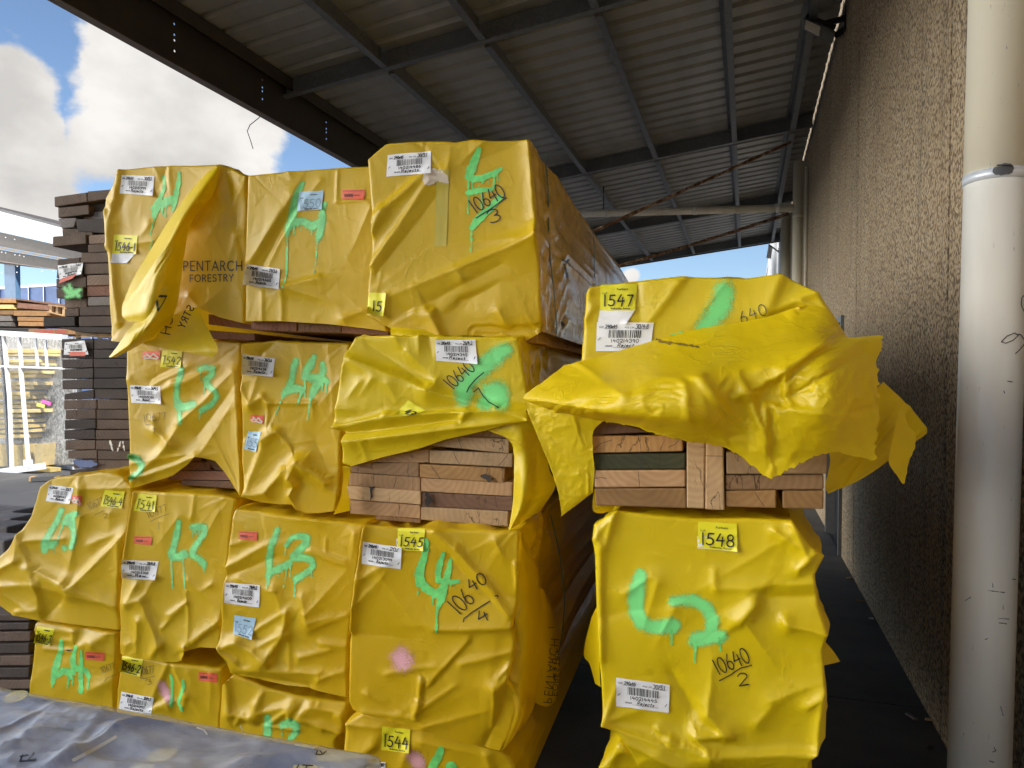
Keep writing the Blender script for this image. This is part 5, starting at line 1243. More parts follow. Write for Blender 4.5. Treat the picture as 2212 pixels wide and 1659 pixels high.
# --- third row
def pack_flared():
    r, sf = wrapped_pack('yellow pack whose film flares out to the left edge, above the plastic bundle', LB, 2.62,
        T('b1', [(430, 128), (335, 200), (262, 450), (165, 600), (60, 740), (-20, 810), (-60, 900), (-60, 1080), (-30, 1195)]), T('b1', [(430, 128), (560, 105), (740, 92), (860, 70), (960, 78), (1060, 110), (1150, 200)]), T('b1', [(1150, 200), (1130, 400), (1100, 640), (1040, 1000), (1032, 1432)]),
        T('b1', [(-30, 1195), (60, 1268), (120, 1305), (350, 1352), (600, 1378), (1032, 1432)]),
        T4('b1', [(165, 610, 290, 880, 8, 9, 7, .4), (280, 890, 590, 1020, 10, 16, 12, .5), (590, 1020, 640, 1075, 14, 14, 10), (640, 1070, 1090, 620, 15, 10, 16, .45), (720, 440, 590, 1010, 8, 4, 14), (240, 660, 560, 640, 6, 5, 9), (0, 910, 170, 830, 8, 10, 10), (170, 830, 170, 620, 8, 5, 7), (0, 1050, 340, 1030, 6, 7, 12), (340, 1030, 360, 1340, 8, 8, 9, .4), (340, 1040, 1030, 1220, 6, 9, 18, 2),
                  (640, 1080, 380, 1330, -8, -8, 30), (700, 200, 690, 420, 10, 6, 10, .5), (730, 210, 1150, 210, 6, 4, 10), (800, 700, 1080, 560, 6, 2, 12), (960, 420, 940, 600, 5, 1, 14), (430, 130, 460, 330, -5, 0, 10), (1060, 640, 1040, 1000, 6, 6, 10), (20, 1100, 300, 1300, 5, 3, 16), (150, 1280, 350, 1260, 4, 5, 7)]), seed=17, rand=.75, length=2.6)
    sheet('top_film', r, LB, 2.62, V3('b1', [[(430, 130, .0), (640, 120, .0), (720, 185, .0), (1130, 205, .0)], [(560, 104, -.12), (720, 96, -.14), (850, 130, -.16), (1135, 165, -.16)], [(700, 92, -.34), (860, 72, -.34), (990, 92, -.34), (1130, 140, -.34)]]), 'yellow_film', n=(60, 30), seed=71, rand=.7)
    paint(sf, r, 'b1', [[(530, 400, 16), (490, 500, 18), (430, 600, 18), (385, 680, 22), (385, 740, 24)], [(395, 700, 26), (440, 700, 28), (480, 680, 16)], drip(465, 700, 468, 765, 5), [(655, 430, 16), (600, 460, 32), (570, 500, 28)], [(610, 490, 34), (630, 560, 16), (638, 640, 16), (615, 720, 16)], drip(545, 520, 495, 665, 8, 6), [(555, 720, 14), (560, 735, 12)]], PG, 1.4, seed=8)
    pen(sf, r, 'b1', [('10677', (775, 395), (900, 340), 60), [(815, 440), (900, 400)], ('2', (895, 470), (930, 465), 40)], .5, FADE)
    barcode_label(sf, r, T('b1', [(425, 178), (636, 206), (600, 345), (395, 320)]), '140215447', '240x45', '30/5', 'Rejects', 7, curl=[(0, 0, .01), (1, 1, .012)])
    red_sticker(sf, r, T('b1', [(622, 268), (710, 280), (700, 362), (620, 332)]), 8, True)
    lot_label(sf, r, T('b1', [(905, 222), (1080, 240), (1050, 385), (868, 365)]), '1546-4', 9, hw=.8)
pack_flared()

def pack_lot_1541():
    r, sf = wrapped_pack('tall yellow pack sprayed green L2 over two long drips, below the pack with lifted hem', LB, 2.58,
        T('b1', [(1160, 232), (1130, 420), (1090, 700), (1050, 960), (1036, 1250), (1036, 1640)]), T('b1', [(1160, 232), (1500, 245), (1900, 270), (2000, 290), (2040, 300)]), T('b1', [(2040, 300), (1990, 640), (1960, 1000), (1925, 1300), (1905, 1500), (1900, 1590)]),
        T('b1', [(1036, 1640), (1200, 1680), (1400, 1705), (1520, 1712), (1590, 1690), (1620, 1610), (1740, 1580), (1900, 1590)]),
        T4('b1', [(1150, 240, 1060, 900, 8, 8, 9, .5), (1200, 1030, 1110, 1210, 8, 6, 12), (1110, 1200, 1240, 1170, 8, 3, 9), (1240, 1170, 1400, 1570, 8, 10, 14, .5), (1400, 1570, 1330, 1660, 8, 6, 8), (1220, 1350, 1190, 1640, 9, 3, 14), (1620, 1100, 1640, 1540, 3, 3, 5), (1900, 1360, 1620, 1590, 10, 9, 7, .4), (1480, 1310, 1620, 1190, 5, 4, 5),
                  (1420, 1420, 1560, 1260, 4, 3, 5), (1650, 470, 1690, 260, 3, 2, 4), (1840, 1040, 1720, 1100, 5, 0, 7), (1540, 470, 1300, 780, 5, 0, 24), (1900, 420, 1560, 1000, 5, 0, 30), (1340, 1000, 1240, 1170, 5, 2, 10), (1100, 1560, 1260, 1500, 5, 0, 10), (1640, 1000, 1900, 1250, 5, 0, 14), (1600, 1690, 1620, 1600, 10, 8, 5)]), seed=18, rand=.7, length=2.8)
    paint(sf, r, 'b1', [[(1546, 500, 12), (1530, 600, 20), (1505, 700, 20), (1485, 770, 26), (1490, 800, 24)], [(1490, 800, 26), (1545, 800, 26), (1590, 780, 30)], drip(1480, 820, 1484, 960, 9, 7), drip(1484, 960, 1492, 1072, 7, 6), drip(1580, 820, 1590, 960, 9, 7), drip(1590, 960, 1597, 1072, 7, 5),
                        [(1660, 545, 16), (1710, 545, 22), (1765, 545, 20), (1765, 600, 18), (1720, 660, 16), (1670, 740, 22), (1665, 790, 20), (1720, 820, 20), (1760, 860, 20), (1765, 885, 12)], drip(1764, 890, 1762, 945, 8, 5), drip(1668, 570, 1666, 632, 6), drip(1685, 570, 1685, 615, 6), drip(1720, 570, 1720, 632, 6), drip(1702, 570, 1702, 608, 5)], PG, 1.4, seed=9)
    pen(sf, r, 'b1', [('10577', (1285, 470), (1450, 400), 60), [(1295, 498), (1380, 458), (1462, 428)], [(1370, 500), (1368, 560)]], .5, FADE)
    lot_label(sf, r, T('b1', [(1200, 254), (1356, 268), (1336, 416), (1150, 405)]), '1541', 10, hw=.8); red_sticker(sf, r, T('b1', [(1160, 625), (1316, 626), (1305, 700), (1160, 690)]), 10)
    barcode_label(sf, r, T('b1', [(1050, 826), (1370, 842), (1337, 1006), (1050, 985)]), '140215310', '240x45', '28/4.8', 'Rew', 8)
pack_lot_1541()

def pack_lot_1552():
    r, sf = wrapped_pack('yellow pack sprayed green L3 above a pale blue tag, middle of the third row', LB, 2.44,
        T('b2', [(232, 265), (212, 320), (190, 560), (160, 790), (118, 1180), (105, 1490), (180, 1640), (200, 1735)]), T('b2', [(232, 265), (450, 285), (700, 325), (1000, 355), (1405, 402)]), T('b2', [(1405, 402), (1370, 640), (1320, 1040), (1270, 1400), (1262, 1640), (1255, 1960)]),
        T('b2', [(200, 1735), (420, 1790), (700, 1855), (900, 1880), (1255, 1960)]),
        T4('b2', [(160, 790, 560, 580, 8, 5, 14, .5), (180, 860, 600, 700, -7, -3, 14), (240, 290, 1000, 360, -4, 6, 16), (200, 590, 330, 560, 5, 2, 8), (290, 890, 600, 1000, 4, 4, 6), (600, 950, 680, 1180, 6, 4, 14), (730, 1180, 700, 1400, 7, 6, 6), (700, 1400, 540, 1640, 10, 12, 10, .4), (120, 1500, 280, 1450, 9, 9, 10), (280, 1450, 560, 1630, 9, 10, 14, .5), (110, 1500, 270, 1620, 9, 8, 9, .5), (900, 1200, 1270, 800, 7, 2, 24),
                  (860, 1050, 920, 1290, 6, 6, 18), (920, 1280, 1120, 1220, 6, 3, 9), (930, 1340, 1240, 1210, 4, 3, 6), (1040, 1470, 1270, 1500, 5, 5, 7), (840, 1590, 1110, 1540, 7, 5, 12), (430, 1520, 700, 1370, 4, 4, 4), (740, 1380, 745, 1680, 4, 3, 5), (380, 1390, 700, 1190, 4, 3, 5), (900, 640, 1240, 770, 4, 3, 4), (930, 620, 1230, 730, 3, 3, 3), (1330, 480, 1290, 700, 6, 2, 12), (1060, 540, 1060, 640, 2, 2, 2), (150, 930, 130, 1180, 5, 3, 6),
                  (280, 1740, 900, 1860, -8, -8, 9), (300, 1700, 1000, 1740, 7, 6, 10), (1000, 1800, 1230, 1720, 6, 4, 10)]), seed=19, rand=.75, length=3.0)
    paint(sf, r, 'b2', [[(625, 450, 16), (600, 530, 22), (565, 600, 20), (552, 720, 20), (556, 810, 22), (550, 860, 20)], [(560, 830, 26), (640, 800, 24), (735, 750, 20)], drip(535, 860, 530, 975, 9, 4), drip(552, 870, 548, 950, 8, 4), drip(712, 790, 700, 880, 7), drip(700, 880, 676, 970, 6, 4), drip(640, 820, 636, 862, 5), drip(665, 815, 662, 838, 5),
                        [(705, 590, 10), (755, 525, 14), (830, 505, 20), (890, 520, 26), (880, 580, 24), (820, 640, 26), (770, 690, 24)], [(770, 700, 24), (860, 700, 26), (930, 720, 22), (950, 770, 18), (910, 820, 20), (850, 860, 22), (795, 895, 24)], drip(705, 590, 695, 670, 6, 4), drip(745, 720, 738, 868, 10, 5), drip(785, 900, 780, 1050, 12, 4), drip(935, 810, 932, 875, 7), drip(860, 640, 862, 675, 5)], PG, seed=10)
    red_sticker(sf, r, T('b2', [(275, 458), (445, 470), (440, 550), (278, 535)]), 12); barcode_label(sf, r, T('b2', [(152, 922), (470, 948), (460, 1150), (145, 1110)]), '140214600', '190x45', '39/4.2', 'Rejects', 9, curl=[(0, 1, .012)])
    lot_label(sf, r, T('b2', [(238, 1215), (432, 1248), (390, 1440), (225, 1388)]), '1552', 11, 'lot_blue', 'blue_ink', hw=.8, curl=[(1, 1, .02)])
pack_lot_1552()

def pack_lot_1545():
    r, sf = wrapped_pack('large yellow pack with a pink spray spot under green L4, below bare board ends', LB, 2.12,
        T('b3', [(185, 80), (160, 250), (130, 430), (100, 700), (86, 850), (78, 1230), (100, 1270)]), T('b3', [(185, 80), (400, 100), (640, 108), (900, 115), (1188, 122)]), T('b3', [(1188, 122), (1190, 400), (1172, 600), (1145, 750), (1160, 850), (1150, 950), (1120, 1080), (1190, 1200), (1130, 1440), (1070, 1552)]),
        T('b3', [(100, 1270), (130, 1290), (330, 1345), (540, 1405), (750, 1465), (960, 1530), (1070, 1552)]),
        T4('b3', [(185, 90, 100, 760, 8, 9, 9, .5), (640, 120, 780, 230, 9, 5, 16), (780, 230, 1130, 660, 9, 11, 16, .5), (740, 300, 1140, 700, -8, -6, 26), (150, 430, 420, 290, 6, 2, 14), (110, 620, 320, 400, 5, 2, 14), (640, 760, 1150, 740, 6, 8, 16, 2), (850, 840, 600, 1120, 4, 5, 9, .4), (555, 1095, 545, 1240, 7, 7, 2.5, .5), (545, 1240, 520, 1300, 6, 5, 4), (540, 1280, 780, 1120, 5, 3, 12),
                  (1040, 1140, 1130, 1070, 10, 9, 12), (1040, 1140, 1010, 1400, 9, 6, 30, .5), (200, 1180, 300, 1230, 4, 2, 9), (330, 1040, 640, 1000, 3, 2, 7), (560, 1390, 980, 1280, 5, 2, 14), (960, 1530, 1090, 1250, -7, -4, 20), (1040, 180, 1090, 290, 6, 3, 16), (820, 980, 1140, 900, 5, 4, 12), (1130, 1000, 1060, 1070, 7, 4, 8), (100, 780, 500, 830, -3, -2, 30), (1170, 340, 1180, 500, 5, 4, 3), (180, 1300, 520, 1330, 4, 3, 9)]),
        seed=20, rand=.75, length=4.4, sidefine=True, sideamp=14, n=(140, 146))
    sheet('side_bulge', r, LB, 2.12, V3('b3', [[(1188, 126, .0), (1225, 180, -.05), (1262, 262, -.10)], [(1184, 300, .0), (1240, 330, -.05), (1300, 385, -.14)], [(1172, 560, -.005), (1250, 600, -.05), (1330, 640, -.18)], [(1148, 850, -.01), (1240, 900, -.04), (1320, 960, -.16)], [(1125, 1080, -.01), (1215, 1130, -.03), (1290, 1230, -.14)], [(1150, 1300, .01), (1200, 1330, .0), (1245, 1340, -.08)], [(1072, 1552, .01), (1120, 1500, .0), (1190, 1420, -.06)]]),
          'yellow_film', n=(46, 90), seed=43, rand=1.0, creases=T4('b3', [(1190, 180, 1250, 260, 10, 6, 8), (1150, 750, 1210, 620, 10, 5, 9), (1160, 750, 1165, 850, -8, -8, 4), (1200, 500, 1180, 360, 6, 3, 8), (1130, 1080, 1240, 1160, 9, 3, 14)]))
    for d in (.16,):
        a = LB.at(*T('b3', [(1190, 125)])[0], 2.12); b = LB.at(*T('b3', [(1190, 1180)])[0], 2.12)
        mb = MB()
        for k in range(16):
            p, q = [a * (1 - t) + b * t + LB.e2 * .30 + LB.e1 * (.035 + .05 * math.sin(2.6 * t)) for t in (k / 16, (k + 1) / 16)]
            mb.bar(p, q, .014, .0016, up=tuple(LB.e1))
        mb.build('strap', MAT['green_strap'], r)
    s4, f4 = sheet('side_bulge', r, LB, 2.12, V3('b3', [[(1310, 480, -.26), (1360, 520, -.30), (1392, 590, -.36)], [(1305, 800, -.24), (1380, 820, -.28), (1440, 860, -.36)], [(1295, 1050, -.24), (1380, 1050, -.28), (1448, 1040, -.36)], [(1270, 1230, -.22), (1370, 1260, -.28), (1425, 1220, -.34)]]), 'yellow_film', n=(30, 50), seed=44, rand=.6)
    pen(f4, r, 'b3', [('PENTARCH', (1345, 1235), (1392, 820), -52, 0, .2), [(1375, 750), (1412, 748)]], .8, name='film_print'); pen(f4, r, 'b3', [('FORESTRY', (1400, 1190), (1420, 890), -32, 0, .2)], .7, name='film_print')
    paint(sf, r, 'b3', [[(580, 190, 20), (582, 240, 20), (565, 310, 22), (540, 390, 30), (545, 450, 32), (590, 500, 26), (640, 530, 28), (690, 505, 20), (715, 450, 10)], [(695, 270, 10), (675, 330, 20), (658, 400, 20), (660, 440, 20), (720, 455, 16), (790, 450, 14)], [(742, 312, 12), (725, 400, 22), (700, 480, 26), (680, 560, 28), (660, 620, 14)],
                        drip(655, 640, 650, 780, 8, 5), drip(530, 470, 530, 540, 6), drip(557, 490, 556, 515, 5), drip(628, 540, 627, 595, 9, 5), drip(765, 460, 764, 495, 5), drip(745, 460, 744, 480, 5)], G_, 2.6, seed=11)
    spray(sf, r, 'b3', [[(420, 945, 34), (430, 965, 34)]], PK, 26)
    pen(sf, r, 'b3', [('106', (800, 668), (905, 575), 118, -.05, .1), ('40', (880, 520), (985, 455), 80, 0, .15), [(825, 712), (830, 690), (880, 650), (995, 578)], ('4', (935, 725), (1000, 690), 76), [(1030, 545), (1045, 540), (1050, 550)]], 1.25)
    barcode_label(sf, r, T('b3', [(175, 192), (425, 230), (418, 372), (165, 335)]), '140213099', '240x45', '20/', 'Rejects', 10)
    lot_label(sf, r, T('b3', [(400, 105), (580, 108), (562, 255), (400, 245)]), '1545', 12, hw=1.25, tail=T('b3', [(392, 172), (410, 172), (410, 240), (394, 238)]), curl=[(1, 1, .012)])
pack_lot_1545()

# --- bottom row, behind the plastic covered bundle
def packs_bottom():
    r, sf = wrapped_pack('yellow pack with torn slits beside a green L4, lowest at the left', LB, 2.66,
        T('b4', [(355, 142), (345, 300), (315, 560), (290, 740), (270, 1100)]), T('b4', [(355, 142), (420, 128), (700, 170), (1000, 205), (1175, 230)]), T('b4', [(1175, 230), (1165, 500), (1145, 700), (1130, 1100)]), T('b4', [(270, 1100), (600, 1110), (1130, 1100)]),
        T4('b4', [(360, 200, 760, 220, 5, 8, 12), (760, 220, 750, 320, 6, 4, 7), (640, 310, 760, 310, 4, 4, 4), (820, 380, 1100, 210, 9, 7, 24, .5), (960, 350, 1120, 230, 7, 5, 10), (960, 350, 1150, 470, 7, 3, 12), (450, 400, 730, 420, 4, 4, 3), (1000, 760, 1130, 700, 5, 3, 18), (900, 800, 1060, 720, 6, 4, 18)]), seed=21, rand=.7, n=(70, 60), length=2.4)
    paint(sf, r, 'b4', [[(605, 325, 20), (600, 420, 24), (570, 520, 34), (540, 620, 36), (525, 720, 24), (515, 780, 8)], [(560, 680, 22), (620, 620, 30), (680, 630, 34), (690, 690, 22)], drip(675, 700, 665, 800, 14, 5), [(752, 378, 12), (730, 440, 22), (720, 520, 30), (730, 600, 32), (790, 600, 30)], drip(725, 620, 715, 765, 9, 6), drip(740, 640, 745, 680, 6), [(800, 425, 12), (800, 560, 20), (798, 680, 24), (800, 830, 24)], [(810, 600, 24), (850, 620, 26), (875, 670, 24)], drip(875, 690, 862, 815, 14, 6)], G_, 1.6, seed=12)
    mark('torn_slit', sf, r, [T_w('b4', [(632, 414, 2), (680, 420, 7), (720, 412, 6), (730, 390, 3), (735, 350, 2)])], 3, MAT['black_timber'], 1.0, .002, 1.2)
    pen(sf, r, 'b4', [('10677', (1012, 645), (1140, 600), 66), [(1030, 720), (1060, 690), (1155, 655)]], .5, FADE)
    lot_label(sf, r, T('b4', [(370, 176), (540, 202), (490, 376), (330, 345)]), '1546-3', 13, hw=.8); red_sticker(sf, r, T('b4', [(845, 432), (1035, 440), (1025, 522), (842, 510)]), 13)
    r, sf = wrapped_pack('yellow pack with a faint pink smear beside thin green strokes, behind the plastic bundle', LB, 2.60,
        T('b4', [(1195, 465), (1175, 640), (1150, 820), (1140, 1200)]), T('b4', [(1195, 465), (1500, 500), (1900, 560), (2190, 600)]), T('b4', [(2190, 600), (2190, 900), (2165, 1250)]), T('b4', [(1140, 1200), (1600, 1240), (2165, 1250)]),
        T4('b4', [(1680, 540, 1520, 880, 8, 7, 12, .5), (1740, 560, 1860, 850, 7, 7, 12, 2), (1850, 850, 1800, 1020, 7, 3, 10), (1550, 960, 1660, 920, 9, 8, 6, .4), (1660, 920, 1680, 980, 8, 6, 6), (2090, 640, 2080, 1000, 4, 2, 14), (1880, 620, 1980, 900, 4, 0, 20)]), seed=22, rand=.6, n=(80, 56), length=2.4)
    spray(sf, r, 'b4', [[(1600, 760, 20), (1630, 830, 30), (1670, 900, 16)]], PK, 12)
    paint(sf, r, 'b4', [[(1685, 665, 12), (1698, 720, 16), (1700, 820, 12), (1690, 970, 14)], [(1805, 715, 12), (1812, 780, 18), (1785, 860, 14), (1760, 930, 14), (1795, 1010, 16)]], G_, 1.2, seed=13)
    pen(sf, r, 'b4', [('10677', (1395, 660), (1525, 640), 75), [(1385, 690), (1420, 700), (1530, 670)], ('3', (1455, 765), (1500, 745), 55)], .6, FADE)
    lot_label(sf, r, T('b4', [(1218, 472), (1415, 500), (1380, 682), (1165, 625)]), '1546-2', 14, hw=1.0); red_sticker(sf, r, T('b4', [(1962, 630), (2145, 646), (2140, 740), (1960, 715)]), 15)
    barcode_label(sf, r, T('b4', [(1200, 825), (1520, 885), (1490, 1062), (1170, 1004)]), '140214397', '240x45', '30/4.2', 'Rejects', 11)
    r, sf = wrapped_pack('yellow pack with puckered burst seams, low beneath the pack with a pale blue tag', LB, 2.46,
        T('b5', [(262, 345), (170, 430), (150, 650), (130, 900), (110, 1400)]), T('b5', [(262, 345), (300, 300), (700, 470), (1100, 560), (1605, 625)]), T('b5', [(1605, 625), (1612, 760), (1560, 960), (1470, 1060), (1462, 1500)]), T('b5', [(110, 1400), (800, 1460), (1462, 1500)]),
        T4('b5', [(220, 380, 280, 760, 8, 9, 9, .5), (280, 760, 520, 780, 8, 12, 8), (520, 790, 570, 660, 12, 8, 6), (570, 660, 620, 520, 9, 5, 6), (430, 860, 640, 860, -7, -5, 5), (590, 720, 980, 650, 7, 10, 9, .5), (980, 650, 960, 780, 12, 10, 5), (760, 830, 960, 690, 7, 5, 4), (1100, 720, 1200, 650, 8, 8, 10, .5), (1200, 650, 1590, 720, 8, 10, 10, .5), (1060, 790, 1560, 960, 9, 9, 8), (1310, 880, 1330, 930, 6, 3, 5), (1530, 750, 1600, 830, 9, 5, 6), (330, 870, 410, 790, 5, 4, 3), (640, 870, 1040, 945, 4, 4, 3)]), seed=23, rand=.9, n=(80, 64), length=2.4)
    paint(sf, r, 'b5', [[(688, 800, 20), (688, 880, 36), (684, 990, 38)], [(850, 890, 24), (930, 860, 36), (1010, 890, 34), (1015, 960, 26), (970, 1020, 26), (940, 1050, 14)], drip(845, 910, 856, 1015, 8)], MAT['pale_green_paint'], 2.0, seed=14)
    r, sf = wrapped_pack('yellow pack with lot tag 1544, at the bottom under the pack with a pink spot', LB, 2.14,
        T('b3', [(180, 1300), (65, 1362), (52, 1500), (40, 1700), (30, 1900)]), T('b3', [(180, 1300), (330, 1340), (540, 1400), (800, 1470), (1075, 1552)]), T('b3', [(1075, 1552), (1120, 1590), (1160, 1660), (1180, 1900)]), T('b3', [(30, 1900), (600, 1910), (1180, 1900)]),
        T4('b3', [(75, 1370, 290, 1390, 6, 3, 9), (260, 1500, 90, 1640, 8, 6, 12, .5), (480, 1540, 420, 1640, 7, 3, 12), (560, 1480, 900, 1560, 6, 2, 16), (980, 1570, 1000, 1660, 7, 5, 12)]), seed=24, rand=.7, n=(80, 60), length=4.0)
    paint(sf, r, 'b3', [[(680, 1540, 22), (660, 1590, 28), (625, 1650, 28), (610, 1720, 24)], [(745, 1650, 34), (760, 1680, 30)]], G_, 2.0, seed=15); spray(sf, r, 'b3', [[(500, 1590, 26), (530, 1620, 30)]], PK, 15)
    lot_label(sf, r, T('b3', [(300, 1386), (482, 1410), (472, 1565), (292, 1540)]), '1544', 15, hw=1.3); barcode_label(sf, r, T('b3', [(190, 1625), (322, 1622), (318, 1740), (190, 1740)]), '140214382', '240x45', '30/5.7', 'Rejects', 12)
packs_bottom()

# --- right-hand stack
def pack_lot_1547():
    r, sf = wrapped_pack('yellow pack with a huge torn flap over its board ends, atop the right stack', RB, 1.98,
        T('c7', [(372, 122), (350, 160), (340, 300), (325, 520), (320, 660)]), T('c7', [(372, 122), (600, 90), (860, 64), (1040, 74), (1200, 76), (1390, 52)]), T('c7', [(1390, 52), (1480, 100), (1590, 155), (1680, 290), (1755, 415), (1760, 660)]), T('c7', [(320, 660), (800, 640), (1300, 640), (1760, 660)]),
        T4('c7', [(880, 70, 700, 300, 7, 4, 12, .5), (860, 70, 940, 110, -3, 0, 8), (1390, 60, 1300, 290, 8, 5, 20, .5), (1590, 155, 1250, 280, 7, 4, 8, .5), (1500, 210, 1600, 250, 7, 4, 7), (620, 100, 640, 300, -5, -2, 14), (350, 290, 400, 220, 6, 2, 7), (1580, 180, 1740, 420, 6, 7, 14), (370, 140, 380, 240, 6, 2, 8), (1100, 90, 900, 340, 4, 2, 30)]), seed=25, rand=.7, n=(110, 56), length=4.4, mat='bright_yellow_film')
    fl, ff = sheet('loose_flap', r, RB, 1.98, V3('c7', [
        [(232, 540, .01), (440, 487, .015), (700, 410, .015), (950, 345, .015), (1280, 290, .015), (1500, 225, .015), (1640, 250, .01), (1752, 418, .0)],
        [(120, 625, .04), (420, 580, .10), (700, 520, .13), (960, 470, .13), (1270, 420, .11), (1500, 360, .08), (1660, 370, .06), (1800, 405, .03)],
        [(15, 705, .03), (380, 680, .20), (700, 620, .25), (960, 580, .25), (1240, 540, .22), (1480, 450, .19), (1680, 425, .18), (1925, 386, .08)],
        [(60, 740, .03), (400, 745, .24), (700, 720, .30), (960, 690, .30), (1225, 680, .23), (1440, 610, .25), (1660, 560, .26), (1900, 540, .12)],
        [(210, 790, .05), (420, 790, .24), (700, 805, .30), (960, 815, .30), (1225, 820, .22), (1420, 770, .25), (1660, 720, .27), (1910, 690, .14)],
        [(400, 828, .08), (540, 828, .21), (760, 872, .25), (1000, 905, .25), (1250, 950, .21), (1400, 930, .23), (1640, 900, .24), (1900, 860, .15)],
        [(442, 834, .09), (620, 868, .20), (880, 942, .21), (1110, 985, .20), (1320, 1130, .20), (1450, 1080, .21), (1640, 1005, .21), (1885, 1046, .15)]]),
        'crumpled_film', n=(150, 110), ragged=(('b', 5), ('r', 7)), seed=45, rand=1.35, fine=110, nrand=14, fold=2.0,
        creases=T4('c7', [(1600, 440, 1220, 690, 16, 16, 14, .45), (1220, 690, 1310, 940, 14, 14, 10, .4), (1310, 770, 1315, 950, 9, 9, 5, .4), (1400, 720, 1830, 470, -10, -8, 22), (1410, 560, 1420, 730, 8, 6, 9), (700, 600, 960, 600, 6, 9, 20), (960, 600, 1050, 720, 8, 6, 10), (880, 640, 900, 830, 6, 4, 9), (530, 700, 760, 590, 8, 7, 11, .5),
                          (200, 770, 430, 640, 9, 7, 12), (330, 540, 540, 700, 8, 6, 16), (1310, 760, 1780, 820, 9, 5, 18, .5), (1780, 700, 1680, 900, 6, 4, 10), (1850, 600, 1900, 830, 8, 8, 5, .4), (60, 730, 380, 770, 7, 9, 9), (1500, 215, 1440, 280, 8, 3, 6), (1270, 560, 1580, 440, 7, 9, 12)]))
    sheet('loose_flap', r, RB, 1.98, V3('c7', [[(15, 712, .03), (210, 772, .06), (442, 834, .08)], [(60, 830, .03), (240, 872, .05), (390, 892, .05)], [(108, 950, .03), (270, 960, .04), (388, 1000, .04)], [(162, 1080, .02), (290, 1090, .03), (396, 1090, .03)], [(205, 1225, .02), (300, 1215, .02), (388, 1205, .02)], [(222, 1340, .01), (228, 1336, .01), (386, 1216, .01)]]),
          'crumpled_film', n=(60, 90), seed=46, rand=1.3, fine=60, creases=T4('c7', [(280, 800, 330, 980, 6, 3, 7), (355, 1120, 362, 1220, 3, 3, 2), (60, 800, 200, 1200, 4, 4, 16)]), nrand=3)
    mark('film_print', ff, r, [T('c7', [(725, 400), (760, 412), (850, 425), (950, 440)]), T('c7', [(740, 410), (800, 425)])], 2.0, MAT['faded_ink'], 1.0, .003, 2.2)
    s2, f2 = sheet('loose_flap', r, RB, 1.98, V3('c7', [[(1640, 985, -.02), (1780, 790, -.06), (1932, 626, -.12)], [(1650, 1040, -.04), (1830, 890, -.10), (2060, 745, -.20)], [(1640, 1110, -.06), (1870, 985, -.14), (2162, 872, -.26)], [(1625, 1180, -.05), (1880, 1070, -.14), (2150, 912, -.24)], [(1640, 1222, -.04), (1840, 1130, -.12), (2085, 950, -.2)]]), 'bright_yellow_film', n=(70, 64), seed=47, rand=.8, fold=1.3, creases=T4('c7', [(1932, 630, 1700, 1050, 9, 6, 9, .5), (2060, 760, 1760, 1130, 8, 5, 10, 2), (2150, 880, 1700, 1190, 7, 6, 9, .5), (1990, 720, 2090, 940, 6, 3, 8)]))
    sheet('torn_strip', r, RB, 1.98, V3('c7', [[(2012, 790, -.10), (2032, 772, -.12)], [(1992, 880, -.07), (2062, 850, -.12)], [(1970, 985, -.04), (2106, 916, -.12)], [(1962, 1060, -.03), (2088, 1000, -.09)], [(2008, 1130, -.03), (2062, 1082, -.07)], [(2032, 1168, -.03), (2046, 1166, -.04)]]), 'bright_yellow_film', n=(20, 40), ragged=(('r', 4),), seed=48, rand=.4)
    sheet('hem_fold', r, RB, 1.98, V3('c7', [[(395, 1190, .01), (440, 1230, .0)], [(385, 1290, .03), (500, 1290, -.01)], [(400, 1322, .02), (470, 1320, -.02)], [(440, 1326, -.02), (525, 1296, -.05)]]), 'bright_yellow_film', n=(24, 24), seed=49, rand=.3)
    spray(sf, r, 'c7', [[(1085, 150, 34), (1070, 215, 36), (1030, 280, 34), (980, 345, 26)]], soft=24); spray(sf, r, 'c7', [[(810, 385, 6), (860, 372, 8)]], soft=5)
    pen(sf, r, 'c7', [('640', (1180, 318), (1318, 268), 62, 0, .2)], .9)
    barcode_label(sf, r, T('c7', [(410, 309), (712, 311), (690, 464), (402, 462)]), '140214390', '240x45', '30/4.8', 'Reject', 13, curl=[(1, 1, .008)])
    lot_label(sf, r, T('c7', [(428, 110), (622, 107), (612, 247), (425, 247)]), '1547', 16, hw=1.5, tail=T('c7', [(424, 244), (612, 244), (562, 322), (414, 310)]), curl=[])
    B = [([(390, 838), (520, 840), (690, 896), (385, 908)], 'brown_timber'), ([(384, 914), (864, 910), (866, 996), (388, 1006)], 'honey_timber'), ([(398, 1010), (880, 1006), (880, 1090), (398, 1094)], 'green_timber'), ([(392, 1098), (880, 1096), (880, 1186), (396, 1190)], 'tan_timber'), ([(398, 1194), (882, 1192), (886, 1300), (402, 1284)], 'honey_timber'),
         ([(886, 930), (984, 930), (980, 1302), (886, 1298)], 'pale_timber'), ([(987, 930), (1080, 930), (1088, 1310), (985, 1306)], 'pale_timber'), ([(1096, 1000), (1634, 1000), (1632, 1116), (1098, 1118)], 'pale_timber'), ([(1092, 1122), (1616, 1120), (1616, 1200), (1092, 1202)], 'tan_timber'), ([(1092, 1206), (1364, 1204), (1362, 1298), (1094, 1292)], 'honey_timber'), ([(1396, 1206), (1616, 1204), (1614, 1304), (1396, 1300)], 'honey_timber')]
    for k, (q, m) in enumerate(B): px_board('board', r, RB, 1.955, T('c7', q), m, 2.8, 60 + k, .004)
